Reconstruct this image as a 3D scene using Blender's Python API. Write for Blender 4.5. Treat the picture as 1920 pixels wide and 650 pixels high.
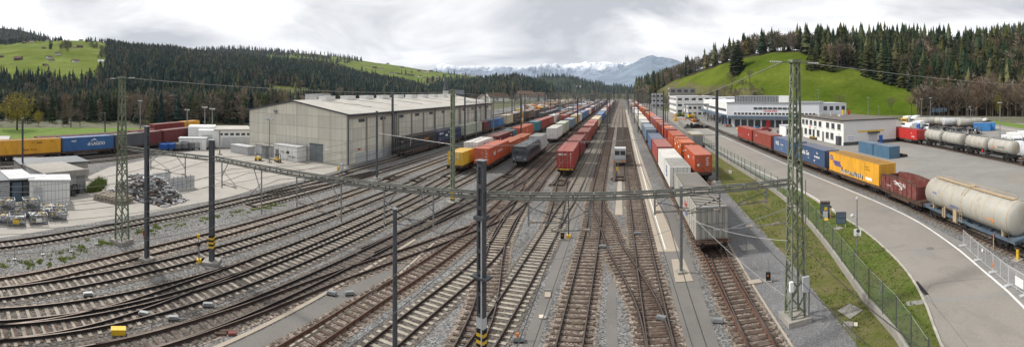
import bpy, math, random
import numpy as np
from math import sin, cos, pi, radians, sqrt, atan2, hypot
from mathutils import Vector, noise as MN
random.seed(7)
S = bpy.context.scene
for o in list(bpy.data.objects): bpy.data.objects.remove(o)
C = S.collection
# ------------------------------------------------------------------ camera
# wide panorama from a foot bridge: level camera 14.6 m above the rails, cylindrical projection
FPX, HZ, VP, CAMH = 800.0, 170.0, 1165.0, 14.6
cd = bpy.data.cameras.new('camera'); cam = bpy.data.objects.new('camera', cd); C.objects.link(cam)
cam.location = (0, 0, CAMH); cam.rotation_euler = (pi/2, 0, (VP-960)/FPX)
cd.type = 'PANO'
cd.panorama_type = 'CENTRAL_CYLINDRICAL'
cd.central_cylindrical_range_u_min = -960/FPX
cd.central_cylindrical_range_u_max = 960/FPX
cd.central_cylindrical_range_v_min = -480/FPX
cd.central_cylindrical_range_v_max = 170/FPX
cd.central_cylindrical_radius = 1.0
cd.clip_start = 0.1; cd.clip_end = 60000
S.camera = cam
# ------------------------------------------------------------------ world and sun
SUN_EL, SUN_AZ = radians(47), radians(-84)      # azimuth measured from +Y towards +X
W = bpy.data.worlds.new('World'); S.world = W; W.use_nodes = True
nt = W.node_tree; nt.nodes.clear(); N = nt.nodes.new; L = nt.links.new
out = N('ShaderNodeOutputWorld'); bg = N('ShaderNodeBackground'); bg.inputs[1].default_value = 1.0
sky = N('ShaderNodeTexSky'); sky.sky_type = 'NISHITA'; sky.sun_disc = False
sky.sun_elevation = SUN_EL; sky.sun_rotation = SUN_AZ
sm = N('ShaderNodeVectorMath'); sm.operation = 'SCALE'; sm.inputs['Scale'].default_value = 0.10
L(sky.outputs[0], sm.inputs[0])
tc = N('ShaderNodeTexCoord'); sx = N('ShaderNodeSeparateXYZ'); L(tc.outputs['Generated'], sx.inputs[0])
def wm(op, a, b=None, c=None):
    n = N('ShaderNodeMath'); n.operation = op
    for i, v in enumerate((a, b, c)):
        if v is None: continue
        if isinstance(v, (int, float)): n.inputs[i].default_value = v
        else: L(v, n.inputs[i])
    return n.outputs[0]
zz = wm('ADD', wm('MAXIMUM', sx.outputs[2], 0.0), 0.24)
cx = N('ShaderNodeCombineXYZ'); L(wm('DIVIDE', sx.outputs[0], zz), cx.inputs[0]); L(wm('DIVIDE', sx.outputs[1], zz), cx.inputs[1]); cx.inputs[2].default_value = 3.7
n1 = N('ShaderNodeTexNoise'); n1.inputs['Scale'].default_value = 1.15; n1.inputs['Detail'].default_value = 9; n1.inputs['Roughness'].default_value = 0.56; n1.inputs['Distortion'].default_value = 0.5
n2 = N('ShaderNodeTexNoise'); n2.inputs['Scale'].default_value = 0.5; n2.inputs['Detail'].default_value = 5; n2.inputs['Roughness'].default_value = 0.5
L(cx.outputs[0], n1.inputs['Vector']); L(cx.outputs[0], n2.inputs['Vector'])
cr = N('ShaderNodeValToRGB'); L(wm('ADD', wm('MULTIPLY', n1.outputs[0], 0.6), wm('MULTIPLY', n2.outputs[0], 0.4)), cr.inputs[0])
e = cr.color_ramp.elements
e[0].position = 0.40; e[0].color = (0.50, 0.52, 0.56, 1)
e[1].position = 0.57; e[1].color = (1.08, 1.08, 1.09, 1)
x_ = e.new(0.455); x_.color = (0.68, 0.69, 0.72, 1)
x_ = e.new(0.505); x_.color = (0.84, 0.845, 0.86, 1)
mx = N('ShaderNodeMix'); mx.data_type = 'RGBA'
cr2 = N('ShaderNodeValToRGB'); L(n2.outputs[0], cr2.inputs[0]); cr2.color_ramp.elements[0].position = .3; cr2.color_ramp.elements[0].color = (.86,)*3+(1,); cr2.color_ramp.elements[1].position = .45; cr2.color_ramp.elements[1].color = (1, 1, 1, 1)
L(cr2.outputs[0], mx.inputs[0]); L(sm.outputs[0], mx.inputs[6]); L(cr.outputs[0], mx.inputs[7])
L(mx.outputs[2], bg.inputs[0]); L(bg.outputs[0], out.inputs[0])
sd = bpy.data.lights.new('sun', 'SUN'); sd.energy = 3.7; sd.angle = radians(5); sd.color = (1, 0.96, 0.9)
so = bpy.data.objects.new('sun', sd); C.objects.link(so)
so.rotation_euler = Vector((-sin(SUN_AZ)*cos(SUN_EL), -cos(SUN_AZ)*cos(SUN_EL), -sin(SUN_EL))).to_track_quat('-Z', 'Y').to_euler()
V = S.view_settings; V.view_transform = 'Standard'; V.look = 'None'; V.gamma = 1; V.exposure = 0.2; V.use_curve_mapping = False
S.cycles.max_bounces = 5; S.cycles.diffuse_bounces = 2; S.cycles.transparent_max_bounces = 10; S.cycles.volume_bounces = 0
S.cycles.use_denoising = True
HAZE = 0.000042

# ------------------------------------------------------------------ helpers
def TH(px): return (px-VP)/FPX
def G(px, py, z=0.0):
    d = FPX*(CAMH-z)/(py-HZ); t = TH(px); return (d*sin(t), d*cos(t))
def AT(px, d): t = TH(px); return (d*sin(t), d*cos(t))
def ZY(py, d): return CAMH-(py-HZ)*d/FPX
def proj(x, y, z):
    d = hypot(x, y); return (VP+FPX*atan2(x, y), HZ+FPX*(CAMH-z)/max(d, .01))
def interp(tab, x):
    if x <= tab[0][0]: return tab[0][1]
    for (a, va), (b, vb) in zip(tab, tab[1:]):
        if x <= b: return va+(vb-va)*(x-a)/(b-a)
    return tab[-1][1]
KIDS = {}
def link(o, parent=None):
    C.objects.link(o)
    if parent is not None:
        o.parent = parent; KIDS.setdefault(parent.name, []).append(o)
    return o
def tag(o, label, cat, group=None, kind=None):
    if label: o['label'] = label
    if cat: o['category'] = cat
    if group: o['group'] = group
    if kind: o['kind'] = kind
    return o
def thing(name, label, cat, loc=(0, 0, 0), rz=0.0, group=None, scale=None):
    o = bpy.data.objects.new(name, None); link(o); o.location = loc; o.rotation_euler = (0, 0, rz); o.empty_display_size = .3
    if scale: o.scale = scale if hasattr(scale, '__len__') else (scale,)*3
    return tag(o, label, cat, group)
def put(name, me, parent=None, loc=None, rz=None, color=None):
    o = bpy.data.objects.new(name, me); link(o, parent)
    if loc: o.location = loc
    if rz: o.rotation_euler = (0, 0, rz)
    if color: o.color = color
    return o
def dup(o, parent=None, loc=None, rz=None, label=None, scale=None, color=None):
    c = o.copy(); link(c, parent)
    if parent is None and label: c['label'] = label
    if loc is not None: c.location = loc
    if rz is not None: c.rotation_euler = (0, 0, rz)
    if scale is not None: c.scale = scale if hasattr(scale, '__len__') else (scale,)*3
    if color: c.color = color
    for k in KIDS.get(o.name, []): dup(k, c, color=color)
    return c
class MB:
    def __init__(s): s.v = []; s.f = []; s.m = []; s.cuts = []
    def cut(s): s.cuts.append((len(s.v), len(s.f))); return s
    def add(s, vs, fs, mi=0):
        b = len(s.v); s.v.extend(vs); s.f.extend([tuple(b+i for i in f) for f in fs]); s.m.extend([mi]*len(fs)); return s
    def box(s, x0, x1, y0, y1, z0, z1, mi=0):
        return s.add([(x0,y0,z0),(x1,y0,z0),(x1,y1,z0),(x0,y1,z0),(x0,y0,z1),(x1,y0,z1),(x1,y1,z1),(x0,y1,z1)],
              [(0,3,2,1),(4,5,6,7),(0,1,5,4),(1,2,6,5),(2,3,7,6),(3,0,4,7)], mi)
    def rbox(s, cx, cy, cz, sx, sy, sz, rz=0, mi=0, tilt=0):
        c, n = cos(rz), sin(rz); vs = []
        for dz in (-.5, .5):
            for dx, dy in ((-.5,-.5),(.5,-.5),(.5,.5),(-.5,.5)):
                X, Y = dx*sx, dy*sy; vs.append((cx+X*c-Y*n, cy+X*n+Y*c, cz+dz*sz+tilt*dx*sx))
        return s.add(vs, [(0,3,2,1),(4,5,6,7),(0,1,5,4),(1,2,6,5),(2,3,7,6),(3,0,4,7)], mi)
    def bar(s, p, q, w, h=None, mi=0):
        h = h or w; p = Vector(p); q = Vector(q); d = (q-p)
        if d.length < 1e-6: return s
        d.normalize(); up = Vector((0,0,1)) if abs(d.z) < .99 else Vector((0,1,0))
        a = d.cross(up).normalized(); b = a.cross(d)
        vs = []
        for c in (p, q):
            for i, j in ((-.5,-.5),(.5,-.5),(.5,.5),(-.5,.5)): vs.append(tuple(c+a*w*i+b*h*j))
        return s.add(vs, [(0,3,2,1),(4,5,6,7),(0,1,5,4),(1,2,6,5),(2,3,7,6),(3,0,4,7)], mi)
    def tube(s, p, q, r, r2=None, n=8, mi=0, caps=True):
        r2 = r if r2 is None else r2; p = Vector(p); q = Vector(q); d = (q-p).normalized()
        up = Vector((0,0,1)) if abs(d.z) < .99 else Vector((0,1,0)); a = d.cross(up).normalized(); b = a.cross(d)
        vs = []
        for c, R in ((p, r), (q, r2)):
            for i in range(n): t = 2*pi*i/n; vs.append(tuple(c+a*cos(t)*R+b*sin(t)*R))
        fs = [(i, (i+1)%n, n+(i+1)%n, n+i) for i in range(n)]
        if caps: fs += [tuple(range(n-1, -1, -1)), tuple(range(n, 2*n))]
        return s.add(vs, fs, mi)
    def path(s, pts, r, n=4, mi=0):
        P = [Vector(p) for p in pts]; vs = []; fs = []
        for i, c in enumerate(P):
            d = (P[min(i+1, len(P)-1)]-P[max(i-1, 0)]).normalized()
            up = Vector((0,0,1)) if abs(d.z) < .95 else Vector((0,1,0)); a = d.cross(up).normalized(); b = a.cross(d)
            for k in range(n): t = 2*pi*k/n; vs.append(tuple(c+a*cos(t)*r+b*sin(t)*r))
        for i in range(len(P)-1):
            for k in range(n): fs.append((i*n+k, i*n+(k+1)%n, (i+1)*n+(k+1)%n, (i+1)*n+k))
        return s.add(vs, fs, mi)
    def lathe(s, prof, axis='y', n=20, mi=0, c=(0,0,0)):
        # prof: (along, radius)
        vs = []; fs = []
        for a, r in prof:
            for k in range(n):
                t = 2*pi*k/n
                if axis == 'y': vs.append((c[0]+r*cos(t), c[1]+a, c[2]+r*sin(t)))
                elif axis == 'z': vs.append((c[0]+r*cos(t), c[1]+r*sin(t), c[2]+a))
                else: vs.append((c[0]+a, c[1]+r*cos(t), c[2]+r*sin(t)))
        for i in range(len(prof)-1):
            for k in range(n):
                q = (i*n+k, i*n+(k+1)%n, (i+1)*n+(k+1)%n, (i+1)*n+k); fs.append(q[::-1] if axis == 'y' else q)
        return s.add(vs, fs, mi)
    def mesh(s, name, mats, smooth=False):
        me = bpy.data.meshes.new(name); me.from_pydata(s.v, [], s.f)
        for m in (mats if isinstance(mats, (list, tuple)) else [mats]): me.materials.append(m)
        if any(s.m): me.polygons.foreach_set('material_index', s.m)
        if smooth: me.polygons.foreach_set('use_smooth', [True]*len(s.f))
        me.update(); return me
    def build(s, name, mats, parent=None, smooth=False, color=None, loc=None, rz=None):
        if s.cuts:      # separate pieces, one object each
            c = [(0, 0)]+[q for q in s.cuts if 0 < q[0] < len(s.v)]+[(len(s.v), len(s.f))]; o = None
            for (v0, f0), (v1, f1) in zip(c, c[1:]):
                m = MB(); m.v = s.v[v0:v1]; m.f = [tuple(i-v0 for i in f) for f in s.f[f0:f1]]; m.m = s.m[f0:f1]; o = m.build(name, mats, parent, smooth, color, loc, rz)
            return o
        return put(name, s.mesh(name, mats, smooth), parent, color=color, loc=loc, rz=rz)
def struct(o, label=None): o['kind'] = 'structure'; return o
def sheet(name, pts, z, m, kind='structure'):
    me = bpy.data.meshes.new(name); me.from_pydata([(x, y, z) for x, y in pts], [], [tuple(range(len(pts)))])
    me.materials.append(m); me.update()
    if me.polygons[0].normal.z < 0: me.flip_normals()
    o = put(name, me); o['kind'] = kind; return o
def strip(mb, pts, w0, w1, z, mi=0, h=None):
    """a ribbon along pts offset from w0 to w1 (left negative); h: with sides down to z-h"""
    n = len(pts); vs = []
    for i, (x, y) in enumerate(pts):
        a = pts[max(i-1, 0)]; b = pts[min(i+1, n-1)]; dx, dy = b[0]-a[0], b[1]-a[1]; l = hypot(dx, dy) or 1
        nx, ny = dy/l, -dx/l
        vs += [(x+nx*w0, y+ny*w0, z), (x+nx*w1, y+ny*w1, z)]
        if h: vs += [(x+nx*w0, y+ny*w0, z-h), (x+nx*w1, y+ny*w1, z-h)]
    k = 4 if h else 2; fs = []
    for i in range(n-1):
        a = i*k; b = a+k
        fs.append((a, a+1, b+1, b))
        if h: fs += [(a+2, a, b, b+2), (a+1, a+3, b+3, b+1)]
    if h: fs += [(0, 2, 3, 1), (k*(n-1), k*(n-1)+1, k*(n-1)+3, k*(n-1)+2)]
    return mb.add(vs, fs, mi)
def spline(pts, step=1.0):
    P = [Vector((*p, 0)) for p in pts]; P = [P[0]*2-P[1]]+P+[P[-1]*2-P[-2]]; res = []
    for i in range(1, len(P)-2):
        p0, p1, p2, p3 = P[i-1:i+3]; n = max(2, int((p2-p1).length/step))
        for k in range(n):
            t = k/n; t2 = t*t; t3 = t2*t
            q = .5*((2*p1)+(-p0+p2)*t+(2*p0-5*p1+4*p2-p3)*t2+(-p0+3*p1-3*p2+p3)*t3); res.append((q.x, q.y))
    res.append((P[-2].x, P[-2].y)); return res

# ------------------------------------------------------------------ materials
def rgb(*c): return (c[0], c[1], c[2], 1)
class NT:
    def __init__(s, name):
        s.m = bpy.data.materials.new(name); s.m.use_nodes = True; s.t = s.m.node_tree; s.b = s.t.nodes['Principled BSDF']; s.o = s.t.nodes['Material Output']
        s.tc = s.n('ShaderNodeTexCoord')
    def n(s, k, **kw):
        x = s.t.nodes.new(k)
        for a, b in kw.items(): setattr(x, a, b)
        return x
    def l(s, a, b): s.t.links.new(a, b)
    def math(s, op, a, b=None):
        x = s.n('ShaderNodeMath', operation=op)
        for i, v in enumerate((a, b)):
            if v is None: continue
            if isinstance(v, (int, float)): x.inputs[i].default_value = v
            else: s.l(v, x.inputs[i])
        return x.outputs[0]
    def noise(s, scale, det=4, rough=.55, stretch=None, co='Object', dist=0):
        x = s.n('ShaderNodeTexNoise'); x.inputs['Scale'].default_value = scale; x.inputs['Detail'].default_value = det; x.inputs['Roughness'].default_value = rough; x.inputs['Distortion'].default_value = dist
        src = s.tc.outputs[co]
        if stretch:
            mp = s.n('ShaderNodeMapping'); mp.inputs['Scale'].default_value = stretch; s.l(src, mp.inputs[0]); src = mp.outputs[0]
        s.l(src, x.inputs['Vector']); return x.outputs[0]
    def ramp(s, fac, stops):
        x = s.n('ShaderNodeValToRGB'); s.l(fac, x.inputs[0]); e = x.color_ramp.elements
        while len(e) < len(stops): e.new(.5)
        for i, (p, c) in enumerate(stops):
            e[i].position = p; e[i].color = rgb(*c) if hasattr(c, '__len__') else (c, c, c, 1)
        return x.outputs[0]
    def mix(s, fac, a, b, mode='MIX'):
        x = s.n('ShaderNodeMix', data_type='RGBA', blend_type=mode)
        for i, v in ((0, fac), (6, a), (7, b)):
            if hasattr(v, 'links') or hasattr(v, 'is_linked'): s.l(v, x.inputs[i])
            elif i == 0: x.inputs[0].default_value = v
            else: x.inputs[i].default_value = rgb(*v)
        return x.outputs[2]
    def col(s, c):
        if hasattr(c, 'is_linked'): s.l(c, s.b.inputs['Base Color'])
        else: s.b.inputs['Base Color'].default_value = rgb(*c)
    def bump(s, h, str_=.5, dist=.02):
        x = s.n('ShaderNodeBump'); x.inputs['Strength'].default_value = str_; x.inputs['Distance'].default_value = dist; s.l(h, x.inputs['Height']); s.l(x.outputs[0], s.b.inputs['Normal'])
    def done(s, rough=.7, metal=0, spec=.3):
        s.b.inputs['Roughness'].default_value = rough; s.b.inputs['Metallic'].default_value = metal
        s.b.inputs['Specular IOR Level'].default_value = spec
        return s.m
def M_(name, c, rough=.7, metal=0, var=.25, scale=3, stretch=None, spec=.3, dirt=None, dirtamt=.5):
    s = NT(name); f = s.noise(scale, 5, .6, stretch)
    a = s.ramp(f, [(.3, tuple(x*(1-var) for x in c)), (.7, tuple(min(1, x*(1+var*.6)) for x in c))])
    if dirt:
        g = s.noise(scale*.6, 6, .7, stretch); a = s.mix(s.ramp(g, [(.48, 0), (.68, dirtamt)]), a, dirt)
    s.col(a); return s.done(rough, metal, spec)

def mat_gravel(name, dark, light, rust=.3, stone=9.0):
    s = NT(name)
    v = s.n('ShaderNodeTexVoronoi'); v.inputs['Scale'].default_value = stone; s.l(s.tc.outputs['Object'], v.inputs['Vector'])
    sep = s.n('ShaderNodeSeparateColor'); s.l(v.outputs['Color'], sep.inputs[0])
    f = s.ramp(sep.outputs[0], [(0, dark), (.55, tuple((a+b)/2 for a, b in zip(dark, light))), (1, light)])
    big = s.noise(.12, 6, .6); f = s.mix(1, f, s.ramp(big, [(.3, .72), (.7, 1.15)]), 'MULTIPLY')
    br = s.noise(.45, 6, .65); f = s.mix(s.ramp(br, [(.5, 0), (.72, rust)]), f, (.15, .12, .09))
    oi = s.noise(.9, 3, .5, (1, .12, 1)); f = s.mix(s.ramp(oi, [(.55, 0), (.8, .35)]), f, (.06, .055, .05))
    s.col(f); s.bump(v.outputs['Distance'], .9, .05)
    return s.done(.9, spec=.15)
M = {}
M['ballast'] = mat_gravel('ballast', (.065, .064, .062), (.285, .282, .275), .4)
M['ballast_fine'] = mat_gravel('fine_gravel', (.12, .12, .125), (.25, .25, .25), .15, 18)
M['track_ballast'] = mat_gravel('track_ballast', (.05, .04, .032), (.36, .30, .25), .75)
M['bed_grey'] = mat_gravel('grey_track_ballast', (.04, .034, .03), (.215, .195, .175), .6)
def mat_concrete(name, c, var=.18, panel=None, cracks=True, streak=False):
    s = NT(name); a = s.ramp(s.noise(.15, 7, .65), [(.3, tuple(x*(1-var) for x in c)), (.7, tuple(x*(1+var*.7) for x in c))])
    fine = s.noise(6, 4, .7); a = s.mix(1, a, s.ramp(fine, [(.3, .9), (.7, 1.06)]), 'MULTIPLY')
    if cracks == 'fine':
        st = s.noise(.35, 7, .75, (1, .4, 1)); a = s.mix(s.ramp(st, [(.54, 0), (.60, .22)]), a, tuple(x*.6 for x in c))
    elif cracks:
        v = s.n('ShaderNodeTexVoronoi', feature='DISTANCE_TO_EDGE'); v.inputs['Scale'].default_value = .11
        dn = s.n('ShaderNodeVectorMath', operation='ADD'); sc = s.n('ShaderNodeTexNoise'); sc.inputs['Scale'].default_value = .35; s.l(s.tc.outputs['Object'], sc.inputs['Vector'])
        sv = s.n('ShaderNodeVectorMath', operation='SCALE'); sv.inputs['Scale'].default_value = 3; s.l(sc.outputs['Color'], sv.inputs[0])
        s.l(s.tc.outputs['Object'], dn.inputs[0]); s.l(sv.outputs[0], dn.inputs[1]); s.l(dn.outputs[0], v.inputs['Vector'])
        a = s.mix(s.ramp(v.outputs['Distance'], [(0, .4), (.005, 0)]), a, tuple(x*.35 for x in c))
        st = s.noise(.5, 6, .7, (1, .35, 1)); a = s.mix(s.ramp(st, [(.56, 0), (.75, .35)]), a, tuple(x*.5 for x in c))
    if streak:
        st = s.noise(1.2, 7, .75, (1, 1, .05)); a = s.mix(s.ramp(st, [(.42, 0), (.7, .5)]), a, tuple(x*.52 for x in c))
    if panel:
        sp = s.n('ShaderNodeSeparateXYZ'); s.l(s.tc.outputs['Object'], sp.inputs[0]); cb = s.n('ShaderNodeCombineXYZ')
        s.l(s.math('ADD', sp.outputs[0], sp.outputs[1]), cb.inputs[0]); s.l(sp.outputs[2], cb.inputs[1])
        b = s.n('ShaderNodeTexBrick'); b.offset = 0; b.inputs['Scale'].default_value = 1; b.inputs['Mortar Size'].default_value = .05
        b.inputs['Brick Width'].default_value = panel[0]; b.inputs['Row Height'].default_value = panel[1]; b.inputs['Mortar Smooth'].default_value = .3
        b.inputs['Color1'].default_value = (.88, .88, .88, 1); b.inputs['Color2'].default_value = (1.08, 1.07, 1.04, 1); b.inputs['Mortar'].default_value = (.62, .60, .57, 1)
        s.l(cb.outputs[0], b.inputs['Vector']); a = s.mix(1, a, b.outputs[0], 'MULTIPLY')
    s.col(a); s.bump(fine, .25, .01); return s.done(.85, spec=.2)
M['yard'] = mat_concrete('yard_concrete', (.34, .318, .285))
M['asphalt'] = mat_concrete('asphalt', (.245, .226, .200), .12, cracks='fine')
M['asphalt_yard'] = mat_concrete('asphalt_yard', (.235, .226, .21), .16)
M['asphalt_dark'] = mat_concrete('asphalt_dark', (.165, .155, .143), .16, cracks='fine')
M['walk'] = mat_concrete('paving', (.36, .31, .25), .12)
M['conc'] = mat_concrete('concrete', (.32, .30, .27), .2, cracks=False, streak=True)
M['hallwall'] = mat_concrete('hall_concrete', (.64, .615, .535), .10, panel=(3.1, 2.35), cracks=False, streak=True)
M['hallroof'] = M_('hall_roofing', (.42, .40, .36), .8, var=.16, scale=.25, dirt=(.36, .33, .29), dirtamt=.4)
def mat_grass(name, a1, a2, brown, amt, sc=1.0):
    s = NT(name); a = s.ramp(s.noise(1.6*sc, 7, .7), [(.3, a1), (.7, a2)])
    a = s.mix(s.ramp(s.noise(.35*sc, 7, .7), [(.42, 0), (.66, amt)]), a, brown)
    a = s.mix(1, a, s.ramp(s.noise(11*sc, 3, .7), [(.3, .7), (.7, 1.25)]), 'MULTIPLY')
    s.col(a); s.bump(s.noise(9*sc, 4, .7), .9, .08); return s.done(.95, spec=.05)
M['grass_dry'] = mat_grass('dry_grass', (.07, .085, .022), (.13, .14, .04), (.17, .14, .075), .9)
M['grass'] = mat_grass('verge_grass', (.07, .105, .02), (.12, .155, .034), (.14, .125, .055), .85)
M['meadow'] = mat_grass('meadow_grass', (.075, .15, .022), (.105, .19, .03), (.12, .14, .05), .5, .05)
M['strip_green'] = mat_grass('field_grass', (.10, .16, .035), (.15, .21, .05), (.15, .2, .06), .4, .1)
M['weed'] = M_('weed_leaves', (.20, .25, .05), .9, 0, .4, 3)
M['tuft'] = M_('grass_blades', (.12, .16, .035), .9, 0, .4, 3)
M['fields'] = mat_grass('valley_ground', (.07, .085, .04), (.12, .125, .07), (.17, .16, .13), .9, .03)
M['rail_side'] = M_('rail_rust', (.05, .032, .025), .8, .2, .3, 2)
M['rail_top'] = M_('rail_steel', (.13, .105, .09), .5, .6, .25, 1)
M['rail_dark'] = M_('rail_dark', (.022, .019, .018), .7, .3, .3, 2)
M['rail_rusty'] = M_('rail_orange_rust', (.14, .062, .036), .85, .1, .3, 2)
M['sl_brown'] = M_('sleeper_brown', (.085, .058, .044), .9, 0, .5, 2.2, dirt=(.20, .16, .13), dirtamt=.6)
M['sl_grey'] = M_('sleeper_weathered', (.30, .265, .22), .9, 0, .4, 1.8, dirt=(.10, .08, .065), dirtamt=.8)
M['sl_conc'] = M_('sleeper_concrete', (.36, .325, .265), .9, 0, .25, 1.8, dirt=(.2, .16, .12), dirtamt=.7)
M['sl_dark'] = M_('sleeper_dark', (.10, .08, .066), .9, 0, .5, 2.2, dirt=(.2, .17, .14), dirtamt=.6)
def mat_objcol(name, rough=.55, rust=.35, roof=False, spec=.4):
    s = NT(name); oi = s.n('ShaderNodeObjectInfo'); c = oi.outputs['Color']
    c = s.mix(1, c, s.ramp(s.noise(1.1, 6, .65, (1, 1, .35)), [(.25, .74), (.75, 1.12)]), 'MULTIPLY')
    if roof: c = s.mix(.22, c, (.50, .42, .36)); c = s.mix(s.ramp(s.noise(.9, 6, .7, (1, .3, 1)), [(.45, 0), (.75, .45)]), c, (.33, .28, .24))
    g = s.noise(2.3, 7, .75, (1, 1, .3)); c = s.mix(s.ramp(g, [(.58, 0), (.72, rust)]), c, (.16, .09, .06))
    g = s.noise(.8, 6, .75, (1, 1, .08)); c = s.mix(s.ramp(g, [(.52, 0), (.8, .4)]), c, (.12, .10, .09))
    s.col(c); return s.done(rough, 0, spec)
M['cont'] = mat_objcol('painted_steel'); M['cont_roof'] = mat_objcol('faded_roof_paint', .7, .25, True)
M['paint'] = mat_objcol('plain_paint', .6, .1)
M['wframe'] = M_('wagon_frame', (.085, .055, .042), .8, .1, .4, 1.5, dirt=(.16, .075, .04), dirtamt=.7)
M['black'] = M_('black_steel', (.022, .021, .020), .7, .2, .4, 2)
M['dgrey'] = M_('dark_grey_steel', (.085, .092, .102), .55, .3, .25, 1.5)
M['grey'] = M_('galvanised_steel', (.26, .27, .275), .5, .5, .25, 2)
M['lgrey'] = M_('light_grey_paint', (.46, .47, .48), .6, 0, .15, 1, dirt=(.25, .24, .22), dirtamt=.4)
M['white'] = M_('white_paint', (.74, .74, .72), .6, 0, .08, .8, dirt=(.5, .48, .44), dirtamt=.35)
M['offwhite'] = M_('cream_render', (.76, .75, .70), .75, 0, .06, .5, dirt=(.5, .48, .42), dirtamt=.3)
M['silver'] = M_('pale_cladding', (.60, .62, .655), .5, .1, .06, .4)
M['mastgreen'] = M_('mast_green', (.18, .205, .14), .75, .1, .35, 2.5, dirt=(.24, .24, .19), dirtamt=.6)
M['beam'] = M_('beam_galvanised', (.17, .175, .155), .65, .3, .3, 1.5, dirt=(.08, .075, .065), dirtamt=.6)
M['yellow'] = M_('yellow_paint', (.65, .42, .03), .5, 0, .2, 2)
M['orange'] = M_('orange_paint', (.62, .17, .02), .5, 0, .2, 2)
M['red'] = M_('red_paint', (.45, .03, .02), .5, 0, .2, 2)
M['blue'] = M_('blue_paint', (.03, .12, .42), .5, 0, .2, 2)
M['bluegrey'] = M_('blue_grey_paint', (.09, .135, .18), .6, .1, .3, 1, dirt=(.12, .10, .085), dirtamt=.6)
M['glass'] = M_('window_glass', (.035, .045, .055), .12, 0, .2, .5, spec=.7)
M['wood'] = M_('weathered_wood', (.33, .29, .235), .9, 0, .4, 2.5, (1, 6, 1))
M['insul'] = M_('insulator', (.38, .38, .37), .3, 0, .1, 2)
M['wire'] = M_('wire', (.09, .085, .08), .6, .4, .2, 1)
M['wirel'] = M_('bright_wire', (.26, .26, .25), .5, .3, .2, 1)
M['linepaint'] = M_('road_paint', (.74, .73, .70), .7, 0, .12, 2.5, dirt=(.4, .38, .35), dirtamt=.6)
M['lineworn'] = M_('worn_paint', (.60, .54, .45), .8, 0, .15, 1.5, dirt=(.36, .31, .25), dirtamt=.8)
M['kerb'] = M_('kerb_stone', (.42, .39, .34), .85, 0, .2, 2.0, dirt=(.22, .2, .17), dirtamt=.6)
M['roofdark'] = M_('roof_gravel', (.14, .125, .11), .95, 0, .25, 1.2)
M['tank'] = M_('tank_paint', (.38, .365, .32), .5, 0, .14, .9, (1, .6, .25), dirt=(.25, .21, .16), dirtamt=.75)
M['tankband'] = M_('tank_band', (.42, .32, .2), .6, 0, .2, 2)
M['metalshine'] = M_('scrap_steel', (.36, .37, .38), .45, .6, .45, 3, dirt=(.14, .11, .09), dirtamt=.7)
M['rubber'] = M_('rubber', (.02, .02, .02), .8)
# crowns take a per-object tint
def mat_crown(name, c1, c2, sc=1.2):
    s = NT(name); oi = s.n('ShaderNodeObjectInfo')
    a = s.ramp(s.noise(sc, 4, .6, co='Object'), [(.3, c1), (.7, c2)])
    a = s.mix(1, a, s.ramp(oi.outputs['Random'], [(0, (.75, .8, .8)), (.5, (1, 1, 1)), (1, (1.25, 1.2, .95))]), 'MULTIPLY')
    s.col(a); return s.done(.95, spec=.08)
M['fir'] = mat_crown('fir_needles', (.014, .026, .014), (.040, .060, .028), 9)
M['larch'] = mat_crown('larch_needles', (.05, .062, .024), (.105, .112, .045), 9)
M['bare'] = mat_crown('bare_twigs', (.11, .085, .065), (.19, .15, .115), 9)
M['redbare'] = mat_crown('reddish_twigs', (.13, .08, .055), (.20, .125, .085), 9)
M['spring'] = mat_crown('spring_leaves', (.17, .15, .03), (.30, .26, .06), 9)
M['bark'] = M_('bark', (.09, .07, .055), .95, 0, .4, 6)
def mat_forest():
    s = NT('forest_crowns'); at = s.n('ShaderNodeVertexColor'); at.layer_name = 'tint'
    s.col(s.mix(1, at.outputs[0], s.ramp(s.noise(.25, 4, .7), [(.3, .75), (.7, 1.2)]), 'MULTIPLY')); return s.done(.95, spec=.05)
M['forest'] = mat_forest()
def mat_hill():
    s = NT('hillside'); at = s.n('ShaderNodeVertexColor'); at.layer_name = 'tint'
    a = s.mix(1, at.outputs[0], s.ramp(s.noise(.02, 8, .72), [(.3, .66), (.7, 1.26)]), 'MULTIPLY')
    a = s.mix(1, a, s.ramp(s.noise(.35, 5, .75), [(.3, .74), (.7, 1.2)]), 'MULTIPLY')
    s.col(a); s.bump(s.noise(.25, 6, .7), .5, .6); return s.done(.95, spec=0)
M['hill'] = mat_hill()
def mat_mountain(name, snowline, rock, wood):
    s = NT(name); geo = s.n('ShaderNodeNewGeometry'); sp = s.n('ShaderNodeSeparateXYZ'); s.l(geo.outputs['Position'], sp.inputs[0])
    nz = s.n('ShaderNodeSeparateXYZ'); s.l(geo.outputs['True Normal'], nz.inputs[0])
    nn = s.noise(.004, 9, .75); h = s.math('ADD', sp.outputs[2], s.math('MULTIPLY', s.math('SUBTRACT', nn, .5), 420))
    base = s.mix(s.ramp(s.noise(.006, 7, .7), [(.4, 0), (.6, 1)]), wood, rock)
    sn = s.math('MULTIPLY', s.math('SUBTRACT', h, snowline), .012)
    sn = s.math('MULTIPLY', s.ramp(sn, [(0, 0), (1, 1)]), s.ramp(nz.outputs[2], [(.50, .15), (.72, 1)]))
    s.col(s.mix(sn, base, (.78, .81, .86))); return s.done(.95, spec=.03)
M['snowmtn'] = mat_mountain('snow_mountain', 320, (.24, .29, .37), (.18, .22, .29))  # rock and wood of both ranges paled and blued: distance haze put into colour
M['bluemtn'] = mat_mountain('wooded_mountain', 440, (.20, .25, .31), (.14, .18, .23))
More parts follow.
